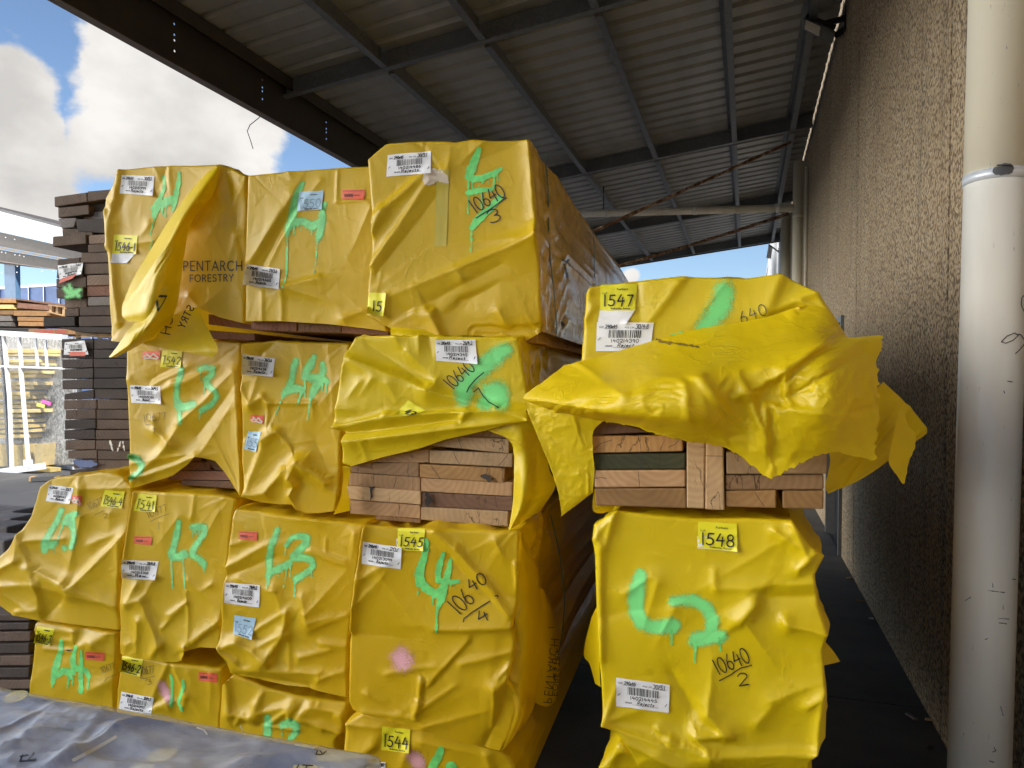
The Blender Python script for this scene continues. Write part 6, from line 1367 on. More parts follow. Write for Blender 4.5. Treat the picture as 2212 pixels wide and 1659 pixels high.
    for k in range(6):      # upper layers of the pack, behind the flap
        for a, b in ((388, 880), (900, 1630)): px_board('board', r, RB, 2.02, T('c7', [(a, 830 - 92 * k - 90), (b, 830 - 92 * k - 90), (b, 830 - 92 * k - 2), (a, 830 - 92 * k - 2)]), 'tan_timber', 2.8, 90 + k)
    px_board('board', r, RB, 2.02, T('c7', [(900, 832), (1630, 832), (1630, 990), (900, 925)]), 'tan_timber', 2.8, 99)
    pl = [RB.at(x, y, 1.945) for x, y in T('c7', [(300, 1350), (1700, 1350), (1700, 800), (300, 800)])]; bs = Surf(pl, [(0, 1, 2, 3)], RB, 1.945)
    for q in ([(630, 915), (640, 960), (645, 1005)], [(632, 1012), (645, 1055), (640, 1090)], [(628, 1100), (632, 1140), (636, 1185)], [(390, 990), (430, 955), (490, 935)], [(860, 915), (830, 955), (790, 975)], [(1250, 1215), (1275, 1255), (1300, 1290)], [(400, 1140), (430, 1135), (460, 1140)], [(985, 1020), (1080, 1022)]):
        mark('end_crack', bs, r, [T_w('c7', q)], .55, INK, .7, .001)
pack_lot_1547()

def packs_right_low():
    r, sf = wrapped_pack('yellow pack sprayed with a green L7 over a barcode label, in the right stack', RB, 1.96,
        T('c8', [(285, 132), (215, 175), (150, 222), (146, 300), (160, 400), (168, 700), (184, 1000), (200, 1250), (206, 1380), (330, 1470), (420, 1640), (470, 1760)]), T('c8', [(285, 132), (520, 165), (760, 185), (1050, 178), (1330, 192)]), T('c8', [(1330, 192), (1432, 340), (1520, 402), (1462, 520), (1488, 700), (1540, 860), (1512, 960), (1532, 1250), (1526, 1480), (1476, 1552), (1440, 1600), (1400, 1760)]),
        T('c8', [(470, 1760), (800, 1800), (1100, 1800), (1400, 1760)]),
        T4('c8', [(285, 135, 220, 360, 8, 5, 10), (160, 300, 240, 200, 7, 4, 10), (200, 330, 200, 1000, 6, 6, 10, .5), (1110, 680, 1020, 790, 12, 10, 12, .5), (1110, 680, 1090, 770, 8, 6, 8), (1280, 780, 1300, 810, 8, 6, 8), (1290, 800, 1530, 860, 9, 10, 14), (1150, 660, 1450, 640, -7, -5, 16), (1230, 250, 1350, 340, 7, 4, 12), (1330, 200, 1420, 420, 8, 6, 12), (1360, 480, 1460, 380, 7, 8, 10), (870, 500, 880, 600, 4, 2, 8),
                  (880, 600, 1460, 560, 4, 4, 14), (540, 1420, 615, 1470, 7, 6, 10), (615, 1470, 850, 1560, 7, 10, 7, .4), (850, 1560, 755, 1450, 10, 10, 8, .4), (755, 1450, 935, 1445, 10, 10, 7), (935, 1445, 830, 1330, 12, 8, 10, .5), (830, 1330, 860, 1000, 8, 2, 20), (850, 1560, 1476, 1552, 6, 9, 9, .4), (210, 1385, 560, 1500, 10, 8, 9, .4), (330, 1480, 700, 1640, 8, 8, 14), (210, 1380, 290, 1180, 6, 3, 8), (210, 1380, 430, 1310, 5, 2, 10), (740, 1320, 620, 1100, -8, -5, 18),
                  (530, 560, 430, 900, 6, 0, 26), (640, 700, 480, 1010, 5, 0, 26), (1420, 1290, 1530, 1210, 7, 6, 14), (1200, 1250, 1500, 1150, 6, 2, 26), (1120, 1380, 1210, 1280, 7, 3, 24), (1060, 800, 1260, 1100, 7, 0, 24), (340, 620, 500, 520, 4, 2, 12), (1470, 1550, 1500, 1250, 8, 6, 12)]),
        seed=26, rand=.95, n=(140, 156), length=4.4, mat='bright_yellow_film', blobs=((1500, 1640, 190, 45, 22),))
    for st in ([[(430, 520, 26), (405, 620, 36), (400, 730, 34), (440, 800, 34), (500, 825, 28), (620, 815, 34)]], [[(622, 670, 16), (740, 665, 22), (820, 710, 26), (855, 780, 28), (850, 850, 28)], [(760, 900, 34), (850, 880, 32), (905, 880, 28)]]): spray(sf, r, 'c8', st, soft=13)
    paint(sf, r, 'c8', [drip(612, 840, 614, 930, 9, 5), drip(755, 920, 752, 1032, 9, 6), drip(895, 890, 903, 965, 8, 5)], GS and G_, .8, seed=16)
    pen(sf, r, 'c8', [('10640', (893, 1108), (1085, 1030), 96, -.06, .12), [(897, 1142), (960, 1108), (1020, 1068), (1086, 1050)], ('2', (1010, 1176), (1072, 1168), 76)], 1.25)
    barcode_label(sf, r, T('c8', [(285, 1122), (603, 1168), (596, 1333), (285, 1292)]), '140214445', '240x45', '30/5.1', 'Rejects', 14, curl=[(0, 1, .005)])
    lot_label(sf, r, T('c8', [(770, 198), (1000, 213), (1002, 378), (770, 355)]), '1548', 17, hw=1.6, tail=T('c8', [(766, 285), (1006, 295), (1005, 380), (768, 358)]))
    sheet('side_bulge', r, RB, 2.1, V3('c8', [[(172, 700, -.05), (140, 760, -.1)], [(180, 860, -.05), (98, 930, -.14)], [(182, 960, -.05), (96, 1000, -.14)], [(186, 1040, -.05), (128, 1045, -.12)], [(192, 1180, -.05), (160, 1160, -.1)]]), 'bright_yellow_film', n=(20, 40), seed=50, rand=.4)
    sheet('torn_strip', r, RB, 2.1, V3('c8', [[(1500, 880, -.05), (1530, 915, -.05)], [(1505, 980, -.05), (1575, 970, -.06)], [(1515, 1050, -.05), (1612, 1028, -.08)]]), 'bright_yellow_film', n=(14, 20), seed=51, rand=.3)
    r, sf = wrapped_pack('yellow pack lowest in the right hand stack, mostly out of view', RB, 2.02,
        T('c8', [(300, 1490), (240, 1580), (180, 1660), (150, 1900)]), T('c8', [(300, 1490), (700, 1520), (1100, 1520), (1440, 1540)]), T('c8', [(1440, 1540), (1445, 1660), (1450, 1900)]), T('c8', [(150, 1900), (800, 1910), (1450, 1900)]),
        T4('c8', [(305, 1520, 240, 1660, 8, 6, 7), (305, 1530, 500, 1660, 6, 4, 9), (310, 1530, 400, 1560, 5, 3, 6)]), seed=27, rand=.6, n=(60, 40), length=4.0, mat='bright_yellow_film')
    mark('paint_mark', sf, r, [T_w('c8', [(262, 1490, 12), (275, 1470, 10)])], 4, MAT['pink_spray'], 1.2, .003, .5)
packs_right_low()
# ------------------------------------------------------------------ plastic covered bundle in the foreground
def build_bundle():
    zt = EYE - .70
    A = onZ(*T('e8', [(-200, 10)])[0], zt); B = onZ(*T('e8', [(2150, 440)])[0], zt)
    ax = (B - A); ln = np.linalg.norm(ax); ax /= ln; nr = np.array([ax[1], -ax[0], 0.0])
    if nr[1] > 0: nr = -nr
    r = thing('timber_bundle', 'bundle of blue primed timber under clear wrinkled plastic, in the left foreground', 'timber bundle', (A + B) / 2 + nr * .45 - np.array([0, 0, zt]))
    W = .95; up = np.array([0, 0, 1.0])
    # five layers of boards; the top one is seen through the plastic
    h = .075; nb = 4; bw = W / nb
    for ly in range(10):
        for k in range(nb):
            z1 = zt - .003 - ly * (h + .004); c0 = A + nr * (k * bw + .001); c1 = B + nr * (k * bw + .001) - ax * (.012 + .03 * ((k * 7 + ly * 3) % 4) / 4)
            w = nr * (bw - .010)
            p = [c0, c1, c1 + w, c0 + w]
            if z1 - h < .08: break
            MB().hexa([q * np.array([1, 1, 0]) + up * (z1 - h) for q in p] + [q * np.array([1, 1, 0]) + up * z1 for q in p]).build('board', MAT['blue_timber'], r, origin=(c0 + c1) / 2, bevel=.004)
    for t in (.15, .5, .85):
        c = A + ax * ln * t
        MB().obox((c + nr * W / 2) * np.array([1, 1, 0]) + up * .05, ax * .05, nr * W / 2, up * .05).build('bearer', MAT['weathered_timber'], r, bevel=.004)
    # cream paper labels lying on the top boards
    def onlab(k, pts, name, mat, zz, txt=None):
        P = [onZ(x, y, zz) for x, y in T(k, pts)]
        return mk(name, P, [tuple(range(len(P)))], mat, r)
    zl = zt - .0015
    def ell(cx, cy, rx, ry, rot=0, n=22): return [(cx + rx * math.cos(t) * math.cos(rot) - ry * math.sin(t) * math.sin(rot), cy + rx * math.cos(t) * math.sin(rot) + ry * math.sin(t) * math.cos(rot)) for t in [2 * math.pi * i / n for i in range(n)]]
    onlab('e8', ell(930, 432, 92, 36, -.25), 'cream_label', MAT['label_cream'], zl); onlab('e8', ell(820, 500, 70, 22, -.1), 'cream_label', MAT['label_cream'], zl)
    onlab('e8', ell(90, 95, 75, 30, -.3), 'cream_label', MAT['label_cream'], zl)
    onlab('e8', [(1815, 408), (1880, 400), (2120, 430), (2130, 440), (1960, 470), (1830, 465)], 'cream_label', MAT['label_cream'], zl); onlab('e8', [(1690, 490), (1800, 486), (1880, 505), (1880, 530), (1690, 530)], 'cream_label', MAT['label_cream'], zl)
    # the plastic: a wrinkled sheet over the top, drawn down the far side and the right end
    nu, nv = 220, 130
    V = []
    U = np.linspace(0, 1, nu); Vv = np.linspace(0, 1, nv)
    S, Tt = np.meshgrid(U * (ln + .06), Vv * (W + .34))
    drop = .16
    # ridges: gathered fans, a taped seam and a bunched knot, in picture coordinates
    def toflat(k, pts): return [((onZ(x, y, zt) - A).dot(ax), (onZ(x, y, zt) - A).dot(nr) + drop) for x, y in T(k, pts)]
    seg = []
    def rid(k, p, a1, a2, w, asym=1.0):
        (x1, y1), (x2, y2) = toflat(k, p); seg.append((x1, y1, x2, y2, a1, a2, w, asym))
    for (a, b, am) in (((330, 150), (610, 130), 6), ((330, 175), (610, 165), 8), ((290, 200), (600, 190), 8), ((270, 230), (590, 222), 9), ((230, 265), (570, 250), 9), ((200, 300), (540, 285), 9), ((180, 335), (500, 320), 9), ((150, 355), (450, 350), 7), ((30, 410), (400, 385), 8), ((0, 330), (330, 150), 6), ((60, 470), (330, 460), 6), ((350, 130), (1000, 120), 5), ((600, 110), (880, 165), 7), ((620, 150), (930, 195), 6), ((640, 100), (900, 140), 5)):
        rid('e8', (a, b), am * 1.9, am * 1.4, .008, .5)
    rid('e8', ((290, 500), (660, 330)), 16, 18, .018, .5); rid('e8', ((660, 330), (790, 275)), 18, 18, .02); rid('e8', ((790, 275), (960, 200)), 18, 16, .02); rid('e8', ((960, 200), (1000, 150)), 26, 34, .05)
    rid('e8', ((370, 470), (610, 150)), 7, 6, .010); rid('e8', ((1000, 170), (1180, 250)), 18, 4, .03); rid('e8', ((1180, 240), (1760, 430)), 6, 8, .03); rid('e8', ((1130, 280), (1190, 310)), 12, 6, .008); rid('e8', ((1380, 490), (1820, 440)), 12, 9, .012); rid('e8', ((1390, 265), (1800, 390)), 10, 9, .014); rid('e8', ((700, 300), (820, 370)), 8, 2, .02); rid('e8', ((1460, 350), (1490, 380)), 14, 6, .012)
    rid('e8', ((30, 40), (110, 10)), 14, 22, .03); rid('e8', ((110, 10), (330, 75)), 16, 4, .02); rid('e8', ((2090, 400), (2120, 430)), 22, 14, .012)
    H = .012 * vnoise(S * 4, Tt * 6, 3) + .007 * vnoise(S * 11, Tt * 16, 4) + .004 * (1 - 4 * np.abs(vnoise(S * 9 + Tt * 5, Tt * 26, 5))) + .0025 * vnoise(S * 30, Tt * 45, 6)
    H += .010 * (.22 - np.abs(vnoise(S * 7 + Tt * 2, Tt * 22, 15))) + .006 * (.22 - np.abs(vnoise(S * 16, Tt * 34 + S * 6, 16))) + .0035 * (.22 - np.abs(vnoise(S * 38, Tt * 60, 17)))
    wx = S + .02 * vnoise(S * 9, Tt * 9, 7); wy = Tt + .012 * vnoise(S * 9, Tt * 9, 8)
    for x1, y1, x2, y2, a1, a2, w, asy in seg:
        dx, dy = x2 - x1, y2 - y1; L2 = dx * dx + dy * dy + 1e-9; t = np.clip(((wx - x1) * dx + (wy - y1) * dy) / L2, 0, 1)
        d = np.hypot(wx - x1 - t * dx, wy - y1 - t * dy); H += (a1 + (a2 - a1) * t) / 1000 * np.exp(-(np.sqrt(d * d + 4e-6) - .002) / w)
    H *= np.clip(.12 + (Tt - drop) / .22, .12, 1.0)
    for j in range(nv):
        for i in range(nu):
            s, t = S[j, i], Tt[j, i]; hh = H[j, i]
            p = A + ax * min(s, ln + .006) - nr * .004
            if t < drop:   # far side hanging down
                q = p + up * (-(drop - t)) - nr * (.004 + abs(hh) * .4)
            else: q = p + nr * (t - drop) + up * (.004 + max(hh, -.006))
            over = s - (ln + .006)
            if over > 0: q = q - up * over * 1.2 + ax * .006
            k = max(0, 1 - abs(t - drop) / .03); q = q - up * .006 * k
            V.append(q)
    F = [(j * nu + i, (j + 1) * nu + i, (j + 1) * nu + i + 1, j * nu + i + 1) for j in range(nv - 1) for i in range(nu - 1)]
    mk('plastic_cover', V, F, MAT['clear_plastic'], r, smooth=True)
    sf = Surf(V, F, WF, 1.3)
    mark('tape_strip', sf, r, [T_w('e8', [(425, 460, 10), (560, 390, 10), (665, 328, 9)])], 5, MAT['tape_white'], 1.6, .002, .5)
    mark('pen_mark', sf, r, [T_w('e8', [(118, 440), (160, 432)]), T_w('e8', [(115, 470), (130, 432)]), T_w('e8', [(205, 455), (160, 462), (195, 420)]), T_w('e8', [(125, 468), (205, 462)])], 1.8, MAT['black_metal'], .9, .002)
    mark('film_print', sf, r, [T_w('e8', [(1828, 408), (1820, 428), (1850, 430)]), T_w('e8', [(1880, 408), (1858, 428), (1845, 408)])], 1.5, INK, .9, .002); mark('film_print', sf, r, [T_w('e8', [(1720, 490), (1705, 515)]), T_w('e8', [(1745, 490), (1800, 492)]), T_w('e8', [(1770, 492), (1760, 510)])], 1.5, INK, .9, .002)
    for q in ([(1135, 275), (1175, 288), (1192, 312)], [(1385, 265), (1395, 288)], [(1810, 392), (1700, 372)]): mark('tape_shred', sf, r, [T_w('e8', q)], 1.6, MAT['tape_white'], 1.0, .003)
build_bundle()

# ------------------------------------------------------------------ unwrapped dark boards, left
ORD = ['', 'top', 'second', 'third', 'fourth', 'fifth', 'sixth', 'seventh', 'eighth', 'ninth', 'tenth', 'eleventh', 'twelfth', 'thirteenth', 'fourteenth']
def dark_stacks():
    U = [  # upper stack, (corners TL,TR,BR,BL) in c1, material, note
        ([(468, 318), (750, 278), (752, 362), (470, 404)], 'weathered_timber', 'left end board of the topmost layer'), ([(754, 270), (990, 250), (990, 330), (756, 360)], 'weathered_timber', 'right board of the topmost layer'),
        ([(500, 412), (765, 386), (768, 468), (502, 500)], 'weathered_timber', 'brown split board just under the topmost left board'), ([(775, 380), (990, 350), (990, 432), (775, 462)], 'dark_timber', 'board in shadow beside the brown split board'),
        ([(720, 442), (990, 420), (990, 505), (722, 510)], 'weathered_timber', 'board set back in third layer with pale end patch'), ([(500, 506), (660, 500), (640, 578), (532, 596)], 'grey_timber', 'pale grey broken board end sticking out in the third layer'),
        ([(650, 512), (990, 500), (990, 640), (672, 615)], 'black_timber', 'black board with a rounded broken end, near the top'), ([(535, 596), (800, 590), (800, 650), (538, 655)], 'weathered_timber', 'thin brown board below the pale broken end'),
        ([(455, 660), (740, 640), (742, 722), (452, 748)], 'weathered_timber', 'brown board that juts out furthest left at mid height'), ([(765, 650), (990, 634), (990, 716), (768, 728)], 'weathered_timber', 'right board beside the one that juts out'),
        ([(758, 732), (990, 718), (990, 794), (760, 800)], 'weathered_timber', 'right board one layer under the jutting one'), ([(700, 802), (990, 796), (990, 884), (690, 888)], 'weathered_timber', 'wide brown board above the barcode label, split in the middle'),
        ([(500, 858), (685, 840), (720, 1010), (486, 1020)], 'dark_timber', 'dark board that carries the stapled white barcode label'), ([(725, 896), (990, 890), (990, 980), (725, 990)], 'weathered_timber', 'board directly right of the barcode label'),
        ([(484, 1026), (742, 1010), (744, 1100), (484, 1104)], 'weathered_timber', 'board just under the barcode label'), ([(750, 996), (990, 988), (990, 1080), (750, 1086)], 'weathered_timber', 'reddish brown board right of and below the barcode label'),
        ([(484, 1108), (720, 1100), (722, 1186), (486, 1194)], 'dark_timber', 'board smeared with green paint'), ([(752, 1090), (990, 1084), (990, 1172), (752, 1178)], 'red_timber', 'reddish board right of the green smear'),
        ([(556, 1200), (750, 1194), (750, 1272), (558, 1282)], 'weathered_timber', 'set back board under the green smear'), ([(758, 1184), (990, 1178), (990, 1256), (758, 1260)], 'grey_timber', 'pale board below the reddish ones'),
        ([(556, 1286), (680, 1280), (680, 1348), (558, 1352)], 'dark_timber', 'short dark board end in the third layer from the bottom'), ([(686, 1268), (990, 1262), (990, 1342), (688, 1346)], 'dark_timber', 'long dark board in the third layer from the bottom'),
        ([(374, 1360), (645, 1352), (648, 1436), (374, 1440)], 'black_timber', 'black ribbed decking board that juts out at the bottom left'), ([(680, 1352), (990, 1346), (990, 1436), (682, 1440)], 'dark_timber', 'dark board right of the ribbed decking board'),
        ([(480, 1444), (990, 1444), (990, 1500), (700, 1490)], 'black_timber', 'lowest black board over the pallet')]
    GRP = 'unwrapped boards of the upper dark stack'
    objs = []
    for k, (q, m, note) in enumerate(U):
        o = px_board('board', None, LB, 3.25 + (.05 if k in (4, 18, 3) else 0), T('c1', q), m, 2.6, 200 + k, .004)
        tag(o, note + ' in the upper dark stack', 'board', GRP); objs.append(o)
    # pale end patch on the set back board
    c = onY  # noqa
    host = objs[4]; pl = [LB.at(x, y, 3.288) for x, y in T('c1', [(700, 520), (1000, 520), (1000, 400), (700, 400)])]
    s = Surf(pl, [(0, 1, 2, 3)], LB, 3.288); mark('pale_patch', s, host, [T_w('c1', [(820, 480, 28), (960, 470, 34)])], 5, MAT['grey_timber'], 1.2, .001, 1.5)
    # green smear
    pl = [LB.at(x, y, 3.238) for x, y in T('c1', [(400, 1300), (800, 1300), (800, 800), (400, 800)])]; s = Surf(pl, [(0, 1, 2, 3)], LB, 3.238)
    o = mark('paint_smear', s, objs[16], [T_w('c1', [(560, 1110, 8), (600, 1150, 14), (650, 1140, 10), (680, 1175, 6)]), T_w('c1', [(580, 1180, 8), (630, 1165, 12), (690, 1120, 5)]), T_w('c1', [(600, 1085, 5), (610, 1120, 9)])], 2, MAT['green_spray'], 1.0, .002, 2.0, soft=9)
    barcode_label(s, objs[12], T('c1', [(498, 912), (720, 885), (700, 985), (515, 1040)]), '140210975', '190x45', '36/', 'Reject', 21, curl=[(1, 1, .01)])
    patch('red_strip', s, objs[12], T('c1', [(520, 1030), (660, 985), (632, 1020), (508, 1068)]), MAT['sticker_red'], .006, 5, 3)
    Lr = [([(530, 165), (805, 160), (805, 252), (530, 250)], [(812, 160), (1120, 170), (1120, 250), (812, 252)]), ([(526, 254), (806, 256), (804, 332), (528, 328)], [(810, 254), (1120, 258), (1120, 330), (810, 332)]), ([(535, 342), (802, 334), (804, 410), (536, 418)], [(808, 334), (1120, 334), (1120, 412), (808, 412)]),
          ([(536, 428), (806, 416), (806, 502), (536, 508)], [(812, 414), (1120, 412), (1120, 500), (812, 502)]), ([(536, 522), (805, 508), (805, 590), (538, 600)], [(810, 506), (1120, 504), (1120, 590), (810, 592)]), ([(556, 640), (812, 598), (812, 680), (552, 688)], [(818, 594), (1120, 598), (1120, 682), (818, 682)]),
          ([(550, 694), (832, 686), (836, 768), (550, 772)], [(842, 686), (1120, 690), (1120, 770), (842, 772)]), ([(566, 778), (826, 772), (828, 852), (566, 858)], [(832, 774), (1120, 776), (1120, 856), (832, 856)]), ([(556, 866), (826, 860), (828, 938), (558, 942)], [(832, 860), (1120, 864), (1120, 944), (832, 944)]),
          ([(553, 954), (820, 946), (822, 1030), (553, 1030)], [(826, 950), (1120, 952), (1120, 1032), (826, 1034)]), ([(562, 1042), (822, 1038), (822, 1118), (562, 1124)], [(828, 1040), (1120, 1042), (1120, 1122), (828, 1122)]), ([(586, 1130), (838, 1122), (840, 1200), (586, 1198)], [(844, 1126), (1120, 1128), (1120, 1208), (844, 1208)]),
          ([(634, 1210), (840, 1206), (842, 1284), (636, 1280)], [(846, 1212), (1120, 1214), (1120, 1296), (846, 1294)])]
    pl = [LB.at(x, y, 3.218) for x, y in T('c4', [(400, 1320), (1200, 1320), (1200, 100), (400, 100)])]; s = Surf(pl, [(0, 1, 2, 3)], LB, 3.218)
    low = []
    for k, pr in enumerate(Lr):
        for j, q in enumerate(pr):
            m = 'black_timber' if k < 6 or (j == 0 and k in (8, 9)) else 'dark_timber'
            o = px_board('board', None, LB, 3.23, T('c4', q), m, 2.6, 300 + 2 * k + j, .004)
            tag(o, f"{'left' if j == 0 else 'right'} hand board of the {ORD[k + 1]}{' layer' if k == 0 else ' layer from the top'} in the lower dark stack", 'board', 'unwrapped boards of the lower dark stack'); low.append(o)
    low[24]['label'] = 'board with a blue painted end, left in bottom layer of the lower dark stack'
    mark('blue_paint', s, low[24], [T_w('c4', [(650, 1225, 18), (700, 1245, 34), (780, 1245, 30), (830, 1250, 12)])], 5, MAT['blue_timber'], 1.2, .001, 3)
    mark('chalk_stroke', s, low[19], [T_w('c4', [(950, 1045, 5), (975, 1128, 8)]), T_w('c4', [(1040, 1050, 4), (1015, 1128, 8)]), T_w('c4', [(1060, 1052, 4), (1075, 1125, 7)])], 3, MAT['tape_white'], 1.0, .001, 2.5)
    barcode_label(s, low[0], T('c4', [(560, 190), (730, 178), (766, 300), (550, 300)]), '140195509', '', '', '', 22, curl=[(0, 1, .012), (1, 0, .012)])
    patch('red_strip', s, low[0], T('c4', [(598, 276), (735, 276), (738, 310), (598, 310)]), MAT['sticker_red'], .006, 5, 3)
    # the bundle of thick dark beams under the lower stack
    a_, b_ = [LB.at(x, y, 3.27) for x, y in T('c4', [(600, 1290), (1115, 1296)])]
    zb = min(a_[2], b_[2]) - .004; bd = thing('timber_bundle', 'bundle of thick dark beams carrying the lower dark stack, hidden behind the flared yellow pack', 'timber bundle', (a_ + b_) / 2 * np.array([1, 1, 0]) + LB.e2 * 1.2)
    nl_ = 6; hl = zb / nl_; mid = (a_ + b_) / 2
    for k in range(nl_):
        for p, q in ((a_, mid), (mid, b_)):
            dv = (q - p) * np.array([1, 1, 0]); c0 = p * np.array([1, 1, 0]) + dv * .01; c1 = c0 + dv * .98; f_ = LB.e2 * 2.4
            z0, z1 = k * hl + .001, (k + 1) * hl - .003
            MB().hexa([np.array([w[0], w[1], z]) for z in (z0, z1) for w in (c0, c1, c1 + f_, c0 + f_)]).build('beam', MAT['dark_timber'], bd, bevel=.004)
    # sawn pallet ends that carry the upper stack on the lower
    for q, lab in (([(640, 88), (850, 120), (850, 150), (650, 130)], 'pale sawn packer between the two dark stacks, at the left end'), ([(845, 112), (1000, 128), (1000, 156), (850, 152)], 'pale sawn packer between the two dark stacks, beside the yellow film')):
        tag(px_board('packer', None, LB, 3.3, T('c4', q), 'pale_timber', 1.2, 31), lab, 'packer', 'packers between the dark stacks')
    # dark boards the lower stack rests on, low at the left edge
    rows = [(40, 118), (124, 205), (212, 320), (330, 440), (450, 560), (570, 680), (690, 790)]
    for k, (a, b) in enumerate(rows):
        q = [(-420, a + 30), (300 - 14 * (k % 2), a + 40 - 20), (296 - 14 * (k % 2), b + 8), (-420, b + 14)]
        o = px_board('board', None, LB, 2.85, T('b4', q), 'black_timber' if k % 2 else 'dark_timber', 2.6, 400 + k, .004)
        tag(o, f"{['topmost', 'second', 'third', 'fourth', 'fifth', 'sixth', 'lowest'][k]} shadowed dark board at the left edge, below the flared yellow film", 'board', 'shadowed boards low at the left edge')
    for x0, x1 in ((-300, -180), (60, 180)):
        q = [LB.at(x, y, 2.95) for x, y in T('b4', [(x0, 805), (x1, 805)])]
        zt_ = min(p[2] for p in q) ; mb = MB(); mb.hexa([(p[0], p[1] + d, z) for z in (0, zt_) for p, d in ((q[0], 0), (q[1], 0), (q[1], 2.3), (q[0], 2.3))])
        tag(mb.build('packer', MAT['dark_timber']), ('left' if x0 < -200 else 'right') + ' dark packer on the ground under the shadowed boards', 'packer', 'packers under the shadowed boards')
dark_stacks()

# ------------------------------------------------------------------ beyond: doors, pallets, shed, fence
def background():
    # aluminium framed glass door panels standing in the yard
    Yd = onZ(*T('d4', [(60, 1420)])[0], 0)[1]
    P = lambda x, y, dy=0.0: WF.at(*T('d4', [(x, y)])[0], Yd + dy)
    r = thing('glass_door', 'tall white framed glass door panels in the yard, before the pale timber stack', 'glass door', P(200, 1420))
    def fbar(p, q, w, m='white_steel', name='frame', dy=0, t=.06): MB().bar(P(*p, dy), P(*q, dy), t, w, up=(0, 0, 1) if abs(p[0] - q[0]) > 60 else (1, 0, 0)).build(name, MAT[m], r)
    def vbar(x0, y0, x1, y1, w, m='white_steel', dy=0.0):
        a, b = P(x0, y0, dy), P(x1, y1, dy); MB().bar(a, b, .05, w, up=(0, 1, 0)).build('frame', MAT[m], r)
    wpx = np.linalg.norm(P(100, 500) - P(101, 500))
    mb = MB(); a, b = P(-300, 30), P(640, 92); mb.bar(a, b, .12, wpx * 36); mb.build('head_rail', MAT['aluminium'], r)
    a, b = P(-300, 1465), P(420, 1365); MB().bar(a, b, .14, wpx * 46).build('sill', MAT['aluminium'], r)
    vbar(35, 60, 95, 700, wpx * 20); vbar(95, 700, 118, 1390, wpx * 20, 'aluminium'); vbar(10, 60, 100, 1390, wpx * 20, 'steel_dark', .10); vbar(190, 90, 212, 390, wpx * 16); vbar(205, 390, 285, 1370, wpx * 20); vbar(348, 95, 372, 380, wpx * 9, dy=.03); vbar(448, 120, 465, 380, wpx * 8, dy=.03); vbar(-180, 60, -150, 1430, wpx * 30)
    a, b = P(-300, 368, .0), P(630, 398, .0); MB().bar(a, b, .05, wpx * 14).build('frame', MAT['white_steel'], r)
    for x in (250, 300): MB().bar(P(x, 1300, -.06), P(x + 4, 1370, -.06), .03, wpx * 26, up=(0, 1, 0)).build('frame', MAT['aluminium'], r)
    q = [P(-300, 1450, .05), P(420, 1360, .05), P(640, 1330, .05), P(640, 95, .05), P(-300, 35, .05)]
    mk('pane', q + [p + np.array([0, .006, 0]) for p in q], [(0, 1, 2, 3, 4), (9, 8, 7, 6, 5)] + [(i, (i + 1) % 5, 5 + (i + 1) % 5, 5 + i) for i in range(5)], MAT['window_glass'], r)
    for p, q_, m in (((412, 722), (500, 750), 'pink_tag'), ((365, 755), (440, 775), 'lime_tag')):
        MB().bar(P(*p, -.02), P(*q_, -.02), .01, wpx * 24).build('tag_sticker', MAT[m], r)
    # speckled board leaning behind the glass
    pb = thing('insulation_board', 'large grey speckled board leaning behind the glass door panels', 'board', P(450, 1350, .5))
    q = [P(-280, 1400, .9), P(720, 1345, .4), P(720, 90, .6), P(-280, 60, 1.1)]
    MB().hexa(q + [p + np.array([0, .05, 0]) for p in q]).build('panel', MAT['speckled_insulation'], pb)
    # pale yellow timber stack seen through the glass
    ys = [(205, 245), (250, 275), (308, 340), (345, 370), (420, 450), (455, 490), (530, 565), (570, 605), (625, 660), (665, 700), (722, 750), (755, 790), (800, 835), (850, 880), (900, 930), (950, 985), (1000, 1030), (1050, 1085)]
    rg = random.Random(4)
    for k, (y0, y1) in enumerate(ys):
        xr = [430, 435, 400, 390, 380, 360, 360, 330, 300, 290, 330, 300, 375, 290, 320, 300, 320, 290][k]
        o = px_board('board', None, WF, Yd + .28 + (.02 * (k % 3)), T('d4', [(-260, y0 + 6), (xr, y0), (xr, y1), (-260, y1 + 6)]), 'yellow_timber', .35, 500 + k, .004)
        tag(o, f"pale yellow board behind the glass, {['topmost', 'second', 'third', 'fourth', 'fifth', 'sixth', 'seventh', 'eighth', 'ninth', 'tenth', 'eleventh', 'twelfth', 'thirteenth', 'fourteenth', 'fifteenth', 'sixteenth', 'seventeenth', 'eighteenth'][k]} from the top of its stack", 'board', 'pale yellow boards behind the glass')
    for k, (x0, x1, y0) in enumerate(((-260, 110, 1160), (130, 225, 1160), (340, 425, 1150))):
        o = px_board('board', None, WF, Yd + .25, T('d4', [(x0, y0), (x1, y0 - 10), (x1 - (8 if k == 2 else 0), 1365), (x0, 1380)]), 'yellow_timber', .3, 530 + k, .01)
        tag(o, ['broad pale yellow slab at the foot of the glass door, left end', 'narrow pale yellow slab at the foot of the glass door, between the frames', 'notched pale yellow slab at the right foot of the glass door'][k], 'board', 'slabs at the foot of the glass door')
    # lengths of stuff lying on the ground
    def stick(lab, p, q, w, h, m, name='metal_strip'):
        a, b = onZ(*T('d4', [p])[0], h / 2 + .012), onZ(*T('d4', [q])[0], h / 2 + .012)
        tag(MB().bar(a, b, w, h).build(name, MAT[m]), lab, 'strip' if 'strip' in name else 'board')
    stick('black strip with a pale cut end lying on the asphalt, nearest the camera', (310, 1492), (700, 1470), .16, .07, 'steel_dark'); stick('pale offcut end at the tip of the black strip on the asphalt', (300, 1488), (352, 1486), .18, .075, 'pale_timber', 'timber_offcut')
